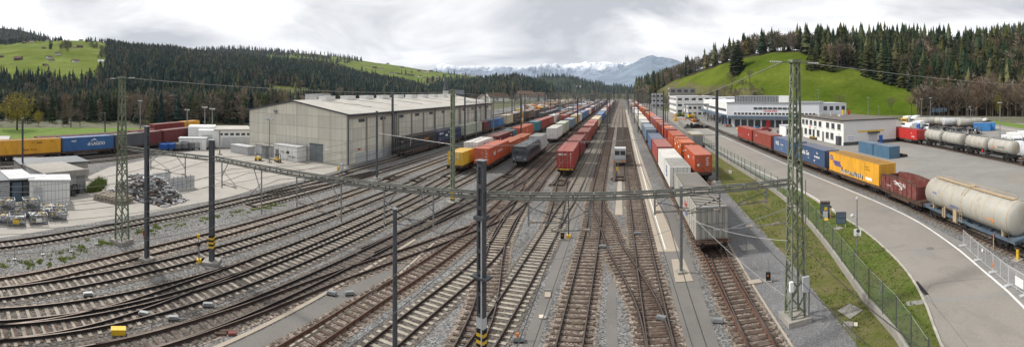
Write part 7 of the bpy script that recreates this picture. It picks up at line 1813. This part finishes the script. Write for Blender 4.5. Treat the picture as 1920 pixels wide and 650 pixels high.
mb = MB(); mb.tube((0, 0, 5.0), (0, 0, 5.16), .14, .1, n=12); mb.build('lamp_head', M['lgrey'], t); mb = MB(); mb.lathe([(0, .0), (.05, .17), (.18, .2), (.3, .12), (.34, 0)], 'z', 12, c=(-.42, 0, 3.35)); mb.bar((0, 0, 3.5), (-.42, 0, 3.5), .04); mb.build('camera_dome', M['lgrey'], t)
mb = MB(); mb.box(-.3, .35, -.12, -.08, 1.75, 2.35); sg = mb.build('sign_plate', M['white'], t); mb = MB(); mb.lathe([(-.125, .13), (-.121, .17), (-.121, .0)], 'y', 18, c=(.08, 0, 2.18)); mb.build('symbol', M['dgrey'], sg); letters('127', .2, sg, (-.12, -.13, 1.82), FACE_S, ML['k'])
# tall yard lamps on the right
for px, pyb, pyt, lb in [(1875, 258, 193, 'tall street lamp before the yellowish tree at the right'), (1745, 226, 184, 'double headed yard lamp behind the storage yard'), (1728, 222, 186, 'slim dark yard lamp left of the double headed one'), (1628, 216, 183, 'street lamp behind the office roof on the green slope'), (1530, 216, 178, 'lamp mast behind the left end of the office'), (1535, 216, 168, 'lattice pole beside the lamp mast behind the office'), (1648, 216, 199, 'short leaning lamp behind the office roof'), (1820, 232, 200, 'white disc sign post in the storage yard'), (1815, 222, 205, 'slim mast above the storage yard')]:
    x, y = G(px, pyb); d = hypot(x, y); h_ = (pyb-pyt)*d/FPX; t = thing('street_lamp', lb, 'street lamp', (x, y, 0)); mb = MB(); mb.tube((0, 0, 0), (0, 0, h_), .16, .09, n=8); mb.build('pole', M['grey'], t); mb = MB(); mb.box(-.9, .9, -.2, .2, h_, h_+.25) if 'double' in lb or 'street' in lb else mb.box(-.9, .1, -.15, .15, h_-.1, h_+.1); mb.build('lamp_head', M['lgrey'], t)
x, y = G(1762, 226); t = thing('sign_gantry', 'grey sign board on a slanted frame above the storage yard', 'sign', (x, y, 0)); d = hypot(x, y); mb = MB(); mb.bar((-4, 0, 0), (-4, 0, 4.8), .3); mb.bar((-2, 0, 4.5), (2.5, 0, 0), .3); mb.build('frame', M['dgrey'], t); mb = MB()
for i in range(4): mb.box(-5+i*2.6, -3+i*2.6, -.1, .1, 4.2, 6.2)
mb.build('board', M['bluegrey'], t)
# ------------------------------------------------------------------ vehicles
def car(x, y, rz, col, label, kind='car', L_=4.2):
    t = thing('parked_'+kind, label, kind, (x, y, .02), rz); h = L_/2; w = .85; c = (*col, 1)
    if kind == 'car': pr = [(-h, .35), (-h, .85), (-h+.9, 1.0), (-h+1.5, 1.42), (h-1.0, 1.45), (h-.25, .98), (h, .9), (h, .35)]
    elif kind == 'van': pr = [(-h, .35), (-h, .95), (-h+.6, 1.2), (-h+1.3, 2.1), (h-.05, 2.15), (h, 2.0), (h, .35)]
    else: pr = [(-h, .5), (-h, 2.5), (-h+.3, 2.75), (-h+1.9, 2.75), (-h+1.9, 1.0), (h, 1.0), (h, .5)]
    if kind == 'truck': w = 1.2
    vs = [(s*w, a, b) for s in (-1, 1) for a, b in pr]; n = len(pr); mb = MB(); mb.add(vs, [tuple(range(n)), tuple(range(2*n-1, n-1, -1))]+[(i, n+i, n+(i+1) % n, (i+1) % n) for i in range(n)]); mb.build('body', M['paint'], t, color=c)
    mb = MB()
    if kind == 'car':
        for s in (-1, 1): mb.box(min(s*w, s*(w+.01)), max(s*w, s*(w+.01)), -h+1.4, h-1.0, .98, 1.32)
        mb.add([(-w*.85, -h+.95, 1.04), (w*.85, -h+.95, 1.04), (w*.8, -h+1.45, 1.40), (-w*.8, -h+1.45, 1.40)], [(0, 1, 2, 3)])
    else: zf = pr[1][1]; mb.box(-w*.88, w*.88, -h+.02 if kind == 'truck' else -h+.55, -h-.02 if kind == 'truck' else -h+.9, 1.5, 2.2); [mb.box(min(s*w, s*(w+.01)), max(s*w, s*(w+.01)), -h+.6, -h+1.6, 1.4, 2.1) for s in (-1, 1)]
    mb.build('window', M['glass'], t)
    if kind == 'truck': mb = MB(); mb.box(-1.25, 1.25, -h+2.1, h, 1.05, 3.4); mb.build('box_body', M['white'], t)
    for s in (-1, 1):
        for b in (-h+.8, h-.85): mb = MB(); mb.lathe([(s*w-.1, 0), (s*w-.1, .33), (s*w+.06, .33), (s*w+.06, 0)], 'x', 14, c=(0, b, .33)); mb.build('wheel', M['rubber'], t)
    return t
x, y = G(1404, 246); car(x, y, 1.4, (.5, .52, .55), 'silver car parked before the workshop shop windows')
x, y = G(1418, 245.5); car(x, y, 1.3, (.1, .25, .5), 'blue car parked before the workshop shop windows')
x, y = G(1436, 246); car(x, y, 1.5, (.35, .05, .05), 'red car parked before the workshop red door')
x, y = G(1392, 244); car(x, y, 1.5, (.6, .4, .05), 'yellow car at the left of the parked row before the workshop')
for i in range(9):
    px = 1458+i*6; x, y = G(px, 249+i*.3); t = thing('motorcycle', 'dark motorcycle parked before the workshop windows, %s from left' % ORD[i].replace('nearest', 'first'), 'motorcycle', (x, y, .02), rnd.uniform(-.3, .3), 'motorcycles parked before the workshop'); mb = MB()
    mb.lathe([(-.06, .1), (-.06, .32), (.06, .32), (.06, .1)], 'x', 10, c=(0, -.7, .32)); mb.cut(); mb.lathe([(-.06, .1), (-.06, .32), (.06, .32), (.06, .1)], 'x', 10, c=(0, .7, .32)); mb.build('wheel', M['rubber'], t); mb = MB(); mb.box(-.15, .15, -.45, .3, .45, .85); mb.box(-.13, .13, .1, .85, .75, .9); mb.bar((-.4, -.5, 1.05), (.4, -.5, 1.05), .05); mb.bar((0, -.7, .35), (0, -.45, 1.05), .06); mb.build('body', M['dgrey' if i % 3 else 'red'], t)
for px, py, k, c, lb in [(1706, 249, 'truck', (.7, .7, .7), 'white box truck behind the office corner'), (1722, 244, 'truck', (.05, .2, .6), 'blue and white truck left of the storage racks'), (1696, 240, 'van', (.75, .75, .75), 'white van behind the white box truck'), (1737, 243, 'van', (.75, .75, .75), 'white van right of the blue truck'), (1700, 232, 'truck', (.6, .35, .05), 'orange cab truck at the back of the storage yard'), (1716, 231, 'truck', (.7, .7, .7), 'second white truck at the back of the storage yard')]:
    x, y = G(px, py); car(x, y, -1.0 if k == 'truck' else -.8, c, lb, k, 7.5 if k == 'truck' else 5.2)
x, y = G(1693, 262); flat_load(1693, 261, 'yellow and brown track machine parts beside the white office corner', 'yellow', 3.0, 1.4, 1.5)
for i, (px, py) in enumerate([(1916, 290), (1905, 284), (1926, 300), (1914, 272), (1893, 275), (1880, 270)]):
    x, y = G(px, py); car(x+2, y, -.6, (.72, .73, .75), ['white van nearest the right edge behind the tank wagons', 'white van second from the right edge behind the tanks', 'white van cut by the right edge', 'white truck behind the vans at the right edge', 'silver truck roof behind the tanks', 'leftmost white van behind the tanks'][i], 'van' if i < 3 or i > 4 else 'truck', 6.0)
# storage yard: stored tank wagons, racks of wheelsets, blue skips
for i, (px, py) in enumerate([(1738, 241), (1764, 241), (1790, 242), (1818, 243)]):
    x, y = G(px, py); tank_wagon(x, y, [1.2, .4, 1.25, 1.3][i], 10.5, ['stored pale tank wagon at the left of the storage yard', 'stored tank wagon end on with a dark end plate in the storage yard', 'stored grey tank wagon with an orange stripe in the storage yard', 'stored pale tank wagon next to the blue containers'][i], M['wframe'], [(-5, 5, 'tank' if i != 2 else 'lgrey')], r=1.5, group='stored tank wagons in the storage yard')
for i, (px, py) in enumerate([(1752, 250), (1770, 251), (1785, 252), (1800, 253), (1818, 253), (1832, 252)]):
    x, y = G(px, py); t = thing('parts_rack', 'rack of dark machine parts, %s in the storage yard row' % ['leftmost', 'second', 'third', 'fourth', 'fifth', 'rightmost'][i], 'rack', (x, y, .01), .2, 'racks of machine parts in the storage yard'); mb = MB()
    for a in (-1.7, 1.7):
        for b in (-.8, .8): mb.bar((a, b, 0), (a, b, 2.4), .12)
    for z in (.2, 1.2, 2.3): mb.box(-1.8, 1.8, -.9, .9, z, z+.08)
    mb.build('frame', M['dgrey'], t); mb = MB()
    for k in range(22): mb.rbox(r.uniform(-1.5, 1.5), r.uniform(-.7, .7), r.choice((.55, 1.55)), r.uniform(.2, .8), .3, r.uniform(.3, .8), r.random()*3, mi=r.choice((0, 1, 2)))
    mb.build('parts', [M['metalshine'], M['black'], M['white']], t)
for i, (px, py) in enumerate([(1841, 245), (1853, 244)]):
    x, y = G(px, py); container(x, y, .02, 6.1 if i == 0 else 5, 2.9, COL['bright blue'], ['left one of two bright blue containers in the storage yard', 'right one of two bright blue containers in the storage yard'][i], None, .8, 1)
for px, py, m, lb in [(1815, 236, 'yellow', 'yellow and red equipment on the storage yard'), (1700, 226, 'yellow', 'low yellow wagon at the back of the storage yard'), (1800, 232, 'orange', 'orange machine parts among the stored tank wagons'), (1845, 228, 'white', 'white skips far back in the storage yard'), (1770, 228, 'lgrey', 'grey pipes far back in the storage yard'), (1788, 226, 'blue', 'blue machine far back in the storage yard')]:
    flat_load(px, py, lb, m, 4, 1.5, 1.6, 'machine_stack', 'machinery')
# ------------------------------------------------------------------ small things on the ballast
def small(name, cat, label, px, py, fn, rz=0):
    x, y = G(px, py); t = thing(name, label, cat, (x, y, .02), rz-TH(px)); fn(t); return t
def bits(*bx):
    def f(t):
        for nm, m, x0, x1, y0, y1, z0, z1 in bx: mb = MB(); mb.box(x0, x1, y0, y1, z0, z1); mb.build(nm, M[m], t)
    return f
def point_motor(t):
    t.scale = (.62, .62, .62)
    mb = MB(); mb.box(-.55, .55, -.28, .28, .12, .32); mb.box(-.48, .48, -.22, .22, .32, .42); mb.build('cover', M['grey'], t)
    mb = MB(); mb.box(-.45, -.3, -.3, .3, 0, .12); mb.cut(); mb.box(.3, .45, -.3, .3, 0, .12); mb.build('foot', M['black'], t)
    mb = MB(); mb.tube((.5, 0, .15), (1.6, 0, .12), .03, n=6); mb.build('rod', M['grey'], t)
t = small('point_motor', 'point motor', 'dark point motor with an orange lantern in the gravel at the lower middle', 972, 640, point_motor); mb = MB(); mb.tube((-.1, 0, .42), (-.1, 0, .75), .13, n=8); mb.build('lantern', M['orange'], t)
for px, py, lb in [(1346, 605, 'dark point motor left of the right lattice mast'), (1240, 600, 'point motor between the converging rails'), (1195, 440, 'point motor between platform and rails'), (1130, 465, 'small point motor beside the crossover'), (270, 592, 'point motor among the curved left tracks'), (325, 600, 'dark point motor beside the curved left tracks'), (622, 553, 'point motor at the end of the dark walkway'), (655, 553, 'round point motor beside the dark walkway'), (390, 575, 'point motor between the curving tracks'), (165, 555, 'small point motor in the gravel at the left')]:
    small('point_motor', 'point motor', lb, px, py, point_motor, rnd.uniform(-.4, .4))
def dwarf(t):
    mb = MB(); mb.box(-.3, .3, -.22, .22, 0, .12); mb.build('foot', M['conc'], t); mb = MB(); mb.box(-.16, .2, -.12, .12, .12, .7); mb.build('housing', M['black'], t); mb = MB(); mb.tube((.0, -.15, .5), (.0, -.12, .5), .06, n=10); mb.build('lens', M['orange'], t)
small('dwarf_signal', 'signal', 'small black dwarf signal with an orange lens right of the rusty track', 1440, 528, dwarf)
mb = MB(); x, y = G(1415, 530); t = thing('cable_box', 'pale cable cover slab beside the dwarf signal', 'cable box', (x, y, 0)); mb.box(-.5, .5, -.3, .3, 0, .12); mb.build('slab', M['walk'], t)
small('dwarf_signal', 'signal', 'dwarf signal on a concrete foot left of the crossover', 1054, 450, dwarf)
def tallsig(h_, m='dgrey'):
    def f(t):
        mb = MB(); mb.tube((0, 0, 0), (0, 0, h_), .06, n=8); mb.build('pole', M[m], t); mb = MB(); mb.box(-.2, .2, -.2, .2, 0, .3); mb.build('foot', M['yellow'], t); mb = MB(); mb.box(-.14, .14, -.1, .1, h_, h_+.3); mb.build('head', M['black'], t)
    return f
small('signal_post', 'signal', 'thin grey signal post with a yellow foot left of the crossover', 1066, 446, tallsig(4.2))
small('signal_post', 'signal', 'short signal post with a black head beside the left posts', 373, 492, tallsig(1.4, 'grey'))
small('signal_post', 'signal', 'yellow headed short post in front of the works vehicle', 1157, 330, bits(('pole', 'grey', -.05, .05, -.05, .05, 0, 1.4), ('head', 'yellow', -.18, .18, -.12, .12, .9, 1.5)))
small('colour_signal', 'signal', 'tall yellow red signal panel between the far rows', 979, 236, bits(('pole', 'dgrey', -.12, .12, -.1, .1, 0, 5.5), ('panel', 'yellow', -.55, .55, -.2, -.1, 1.5, 5.5), ('lamp', 'red', -.25, .25, -.3, -.2, 3.8, 4.6), ('lamp', 'white', -.25, .25, -.3, -.2, 2.2, 3.0)))
small('signal_box', 'box', 'small yellow grit box beside the curved left tracks', 222, 626, bits(('box', 'yellow', -.42, .42, -.2, .2, 0, .28), ('lid', 'yellow', -.45, .45, -.23, .23, .28, .34)))
small('marker_plate', 'marker', 'red and yellow marker on the dark post right of the lattice mast', 271, 447, bits(('plate', 'red', -.18, .18, -.06, .0, .3, .8), ('lower_plate', 'orange', -.12, .12, -.06, .0, -.0, .3)))
small('signal_post', 'signal', 'yellow square signal head on a thin post beside the banded post', 372, 470, bits(('pole', 'grey', -.04, .04, -.04, .04, 0, 1.1), ('head', 'yellow', -.14, .14, -.08, .08, 1.1, 1.5)))
small('cover_slab', 'slab', 'small pale slab in the gravel right of the foreground switch', 1027, 553, bits(('slab', 'walk', -.22, .22, -.45, .35, 0, .08), ('handle', 'grey', -.25, .25, .35, .45, 0, .2)))
small('cover_slab', 'slab', 'small white block in the gravel left of the middle track', 1015, 596, bits(('slab', 'lineworn', -.15, .15, -.2, .2, 0, .1), ('edge', 'conc', .17, .32, -.2, .1, 0, .08)))
small('cover_slab', 'slab', 'row of pale cover slabs beside the curved tracks at the left', 270, 562, bits(('slab', 'walk', -.5, .5, -.1, .1, 0, .06), ('slab', 'conc', .6, 1.0, -.1, .1, 0, .06)))
small('cover_slab', 'slab', 'brown broken slab pieces where the walkway kerb ends', 415, 628, bits(('slab', 'wframe', -.4, .3, -.1, .12, 0, .12), ('slab', 'maroonsteel', .4, .9, -.1, .2, 0, .14), ('slab', 'wframe', -.1, .5, .2, .45, 0, .1)))
small('cover_slab', 'slab', 'white stone block on the grass near the fence bottom', 1590, 610, bits(('slab', 'conc', -.3, .3, -.25, .25, 0, .1), ('slab', 'lineworn', .35, .6, -.2, .2, 0, .08)))
small('flower_figure', 'garden figure', 'small white blue object on the grass below the fence', 1369, 325, bits(('base', 'white', -.25, .25, -.2, .2, 0, .5), ('top', 'insul', -.12, .12, -.12, .12, .5, 1.0)))
# weeds along the left verge and tufts on the verges
def tufts(name, label, area_fn, n, hgt, m, seed):
    r = random.Random(seed); mb = MB()
    k = 0
    while k < n:
        p = area_fn(r)
        if p is None: continue
        k += 1; x, y = p
        for b in range(4):
            a = r.random()*6.28; h_ = hgt*r.uniform(.5, 1.3); w = .035; ox, oy = r.gauss(0, .05), r.gauss(0, .05)
            mb.add([(x+ox-w*sin(a), y+oy+w*cos(a), 0), (x+ox+w*sin(a), y+oy-w*cos(a), 0), (x+ox+h_*.5*cos(a), y+oy+h_*.5*sin(a), h_)], [(0, 1, 2)])
    o = mb.build(name, M[m]); tag(o, label, 'weeds', kind='stuff'); return o
WL = [G(a, b) for a, b in ((-10, 500), (60, 494), (110, 488), (150, 462), (180, 456), (220, 452))]; WL2 = [G(a, b) for a, b in ((260, 438), (300, 426), (420, 404), (500, 388), (520, 384))]
def areaW(r):
    L_ = WL if r.random() < .45 else WL2; i = r.randrange(len(L_)-1); f = r.random(); a, b = L_[i], L_[i+1]; x, y = a[0]+(b[0]-a[0])*f+r.gauss(0, .55), a[1]+(b[1]-a[1])*f+r.gauss(0, .55)
    return (x, y) if MN.noise(Vector((x*1.3, y*1.3, 1))) > .12 else None
tufts('weeds', 'yellow green weeds growing along the gravel at the left fence', areaW, 1300, .17, 'weed', 3)
vg = [(12.6, 19), (12.9, 21.3), (13.6, 28), (14.2, 35.5), (14.6, 48), (14.9, 59.6), (21.3, 59), (21.2, 52.9), (20.0, 45), (18.4, 36.2), (17.1, 30.5), (15.6, 24.1), (14.8, 20)]
def areaG(r):
    x, y = r.uniform(12.5, 24.5), r.uniform(18, 60)
    if inpoly(x, y, vg): return (x, y) if MN.noise(Vector((x*.4, y*.4, 5))) > -.15 else None
    rd = [p for p in wl if p[1] < 58]+[p for p in spline(roadL[:8], 3)[::-1]]
    return (x, y) if inpoly(x, y, rd) else None
tufts('grass_tufts', 'short grass tufts on the verges along the fence', areaG, 4200, .12, 'tuft', 8)
wb_ = [G(a, b) for a, b in ((160, 362), (188, 360), (200, 345), (185, 340))]
def areaB(r):
    x, y = r.uniform(-70, -50), r.uniform(12, 30); return (x, y) if inpoly(x, y, wb_) else None
tufts('shrub_patch', 'green bramble patch between the garage and the scrap heap', areaB, 700, 1.0, 'tuft', 9)
# ------------------------------------------------------------------ farmhouses, village and church
def on_hill(H, px, py, ra, rb):
    best = None
    for i in range(160):
        rr = ra+(rb-ra)*i/160; z = heights(H, px, rr)
        if z is None: continue
        x, y = AT(px, rr); e_ = abs(proj(x, y, z)[1]-py)
        if best is None or e_ < best[0]: best = (e_, x, y, z, rr)
    return best[1:]
def house(x, y, z, w, l, h, rz, label, roofm, wallm, group=None):
    t = thing('farmhouse', label, 'house', (x, y, z-.5), rz, group); mb = MB(); mb.box(-w, w, -l, l, 0, h); mb.add([(-w, -l, h), (w, -l, h), (0, -l, h+w*.8), (-w, l, h), (w, l, h), (0, l, h+w*.8)], [(0, 1, 2), (5, 4, 3)]); mb.build('wall', M[wallm], t)
    mb = MB(); o_ = 1.0
    for s in (-1, 1): mb.add([(0, -l-o_, h+w*.8+.5), (s*(w+o_), -l-o_, h-.3), (s*(w+o_), l+o_, h-.3), (0, l+o_, h+w*.8+.5)], [(0, 1, 2, 3)])
    mb.build('roof', M[roofm], t); mb = MB()
    for s in (-1, 0, 1): mb.cut(); mb.box(s*w*.5-.5, s*w*.5+.5, -l-.08, -l-.01, h*.35, h*.7)
    mb.build('window', M['glass'], t); return t
M['rooftile'] = M_('roof_tile', (.13, .075, .06), .9, 0, .25, .5); M['timber'] = M_('dark_timber', (.09, .055, .038), .9, 0, .3, .5)
hs = [(HA, 34, 112, 'wide brown barn at the left of the bright alp', 9, 'rooftile', 'timber'), (HA, 82, 91, 'small dark chalet high on the alp', 5, 'timber', 'timber'), (HA, 92, 110, 'white and blue farmhouse with dark roof in the middle of the alp', 7, 'timber', 'white'), (HA, 97, 115, 'low blue white shed just below the middle farmhouse', 5, 'timber', 'white'), (HA, 109, 103, 'white chalet with dark roof on the alp', 7, 'timber', 'offwhite'), (HA, 85, 123, 'tiny red roofed hut low on the alp', 4, 'rooftile', 'timber'), (HA, 142, 117, 'red brown farmhouse low on the alp', 7, 'rooftile', 'offwhite'), (HA, 150, 89, 'dark farmhouse high on the right of the alp', 8, 'timber', 'timber'), (HA, 140, 91, 'small farmhouse next to the dark one high on the alp', 5, 'rooftile', 'offwhite'), (HA, 190, 117, 'low white shed at the forest edge of the alp', 6, 'lgrey', 'white'), (HA, 2, 107, 'barn cut by the left edge on the alp', 6, 'timber', 'timber'),
      (HA, 90, 77, 'first house of the village on the skyline of the alp', 8, 'rooftile', 'offwhite'), (HA, 104, 76, 'second house of the village on the alp skyline', 8, 'timber', 'white'), (HA, 60, 79, 'pale house at the left of the village on the alp skyline', 8, 'timber', 'offwhite'), (HA, 46, 81, 'brown house left of the alp village', 7, 'rooftile', 'timber'), (HA, 152, 77, 'house on the alp skyline right of the village', 7, 'timber', 'offwhite'), (HA, 164, 78, 'dark barn on the alp skyline before the forest', 8, 'timber', 'timber'), (HA, 195, 82, 'grey house at the forest end of the alp skyline', 7, 'timber', 'lgrey'),
      (HC, 703, 128, 'dark long barn at the left of the middle meadow', 12, 'timber', 'timber'), (HC, 716, 130, 'white farmhouse beside the long barn on the middle meadow', 9, 'rooftile', 'white'), (HC, 754, 127, 'red chalet alone under the skyline of the middle meadow', 10, 'rooftile', 'rooftile'), (HC, 727, 120, 'grey farmhouse near the skyline trees', 9, 'timber', 'white'), (HC, 786, 133, 'dark farmhouse left of the middle hamlet', 10, 'timber', 'timber'), (HC, 799, 136, 'long farmhouse in the middle hamlet', 13, 'rooftile', 'offwhite'), (HC, 808, 134, 'tall dark farmhouse in the middle hamlet', 11, 'timber', 'timber'), (HC, 787, 144, 'white house below the middle hamlet', 9, 'timber', 'white'), (HC, 797, 147, 'grey house below the middle hamlet', 9, 'timber', 'lgrey'), (HC, 808, 150, 'dark house low under the hamlet', 9, 'timber', 'timber'), (HC, 821, 150, 'white tall house right below the hamlet', 9, 'timber', 'white'), (HC, 820, 144, 'brown house between hamlet and spire', 8, 'rooftile', 'offwhite'), (HC, 868, 139, 'house on the right skyline of the middle meadow', 9, 'rooftile', 'offwhite'), (HC, 880, 140, 'pale house next to it on the right skyline', 10, 'timber', 'white'), (HC, 895, 140, 'long barn on the right skyline', 11, 'timber', 'timber'), (HC, 848, 156, 'white houses group low behind the spire', 12, 'timber', 'white'), (HC, 735, 138, 'grey barn at the forest edge of the middle meadow', 10, 'timber', 'lgrey'),
      (HE, 1085, 164, 'pale far village houses at the foot of the blue ridge', 11, 'lgrey', 'white'), (HE, 1095, 164, 'second group of far pale houses under the blue ridge', 11, 'lgrey', 'white')]
for H_, px, py, lb, s_, rm_, wm_ in hs:
    x, y, z, rr = on_hill(H_, px, py, 400 if H_ is HA else 1150 if H_ is HC else 1700, 1280 if H_ is HA else 2250 if H_ is HC else 2650)
    house(x, y, z, s_*.5, s_*.75, s_*.38, rnd.uniform(.9, 2.2)-TH(px), lb, rm_, wm_)
x, y = AT(836, 560); t = thing('church', 'church with a tall dark pointed spire beyond the hall roof', 'church', (x, y, 0), .3, scale=1.2); mb = MB(); mb.box(-3, 3, -3, 3, 0, 12); mb.build('tower', M['offwhite'], t); mb = MB(); mb.lathe([(0, 3.4), (4, 2.2), (18, .15), (20, .05)], 'z', 8, c=(0, 0, 12)); mb.build('spire', M['dgrey'], t); mb = MB(); mb.box(3, 20, -5, 5, 0, 8); mb.add([(3, -5.5, 8), (20, -5.5, 8), (20, 0, 13), (3, 0, 13), (3, 5.5, 8), (20, 5.5, 8)], [(0, 1, 2, 3), (3, 2, 5, 4), (0, 3, 4), (1, 5, 2)]); mb.build('nave', M['dgrey'], t)
for i, (px, d, s_, c) in enumerate([(305, 290, 8, 'white'), (318, 300, 10, 'white'), (410, 280, 7, 'offwhite'), (455, 270, 9, 'white'), (560, 420, 10, 'offwhite'), (545, 430, 8, 'white'), (925, 560, 12, 'white'), (940, 600, 10, 'offwhite'), (985, 700, 14, 'white'), (1010, 650, 12, 'lgrey'), (905, 520, 10, 'offwhite'), (195, 235, 5, 'offwhite')]):
    x, y = AT(px, d); house(x, y, 0, s_*.6, s_*.9, s_*.55, rnd.uniform(0, 3), ['white long house seen between the leafless trees', 'white house beside the long one between the trees', 'small house left of the hall behind the trees', 'white house just left of the concrete hall', 'house in the clearing above the hall gable', 'second house in the clearing above the hall gable', 'white house beyond the far end of the hall', 'pale house beyond the far end of the hall', 'white far house at the valley mouth', 'grey far house at the valley mouth', 'house right behind the hall roof end', 'little pale house beyond the blue container'][i], 'timber', c)
# ------------------------------------------------------------------ haze
mb = MB(); mb.box(-9000, 9500, -400, 9500, -12, 820)
hz = mb.build('haze', M['white']); hz['kind'] = 'stuff'; hz['label'] = 'thin bluish air over the valley'; hz.data.materials.clear()
hm = bpy.data.materials.new('haze_air'); hm.use_nodes = True; hm.node_tree.nodes.clear(); ho = hm.node_tree.nodes.new('ShaderNodeOutputMaterial'); hv = hm.node_tree.nodes.new('ShaderNodeVolumePrincipled')
hv.inputs['Color'].default_value = (.78, .87, 1.0, 1); hv.inputs['Density'].default_value = HAZE; hv.inputs['Anisotropy'].default_value = .1
hm.node_tree.links.new(hv.outputs[0], ho.inputs['Volume']); hz.data.materials.append(hm); hz.display_type = 'WIRE'
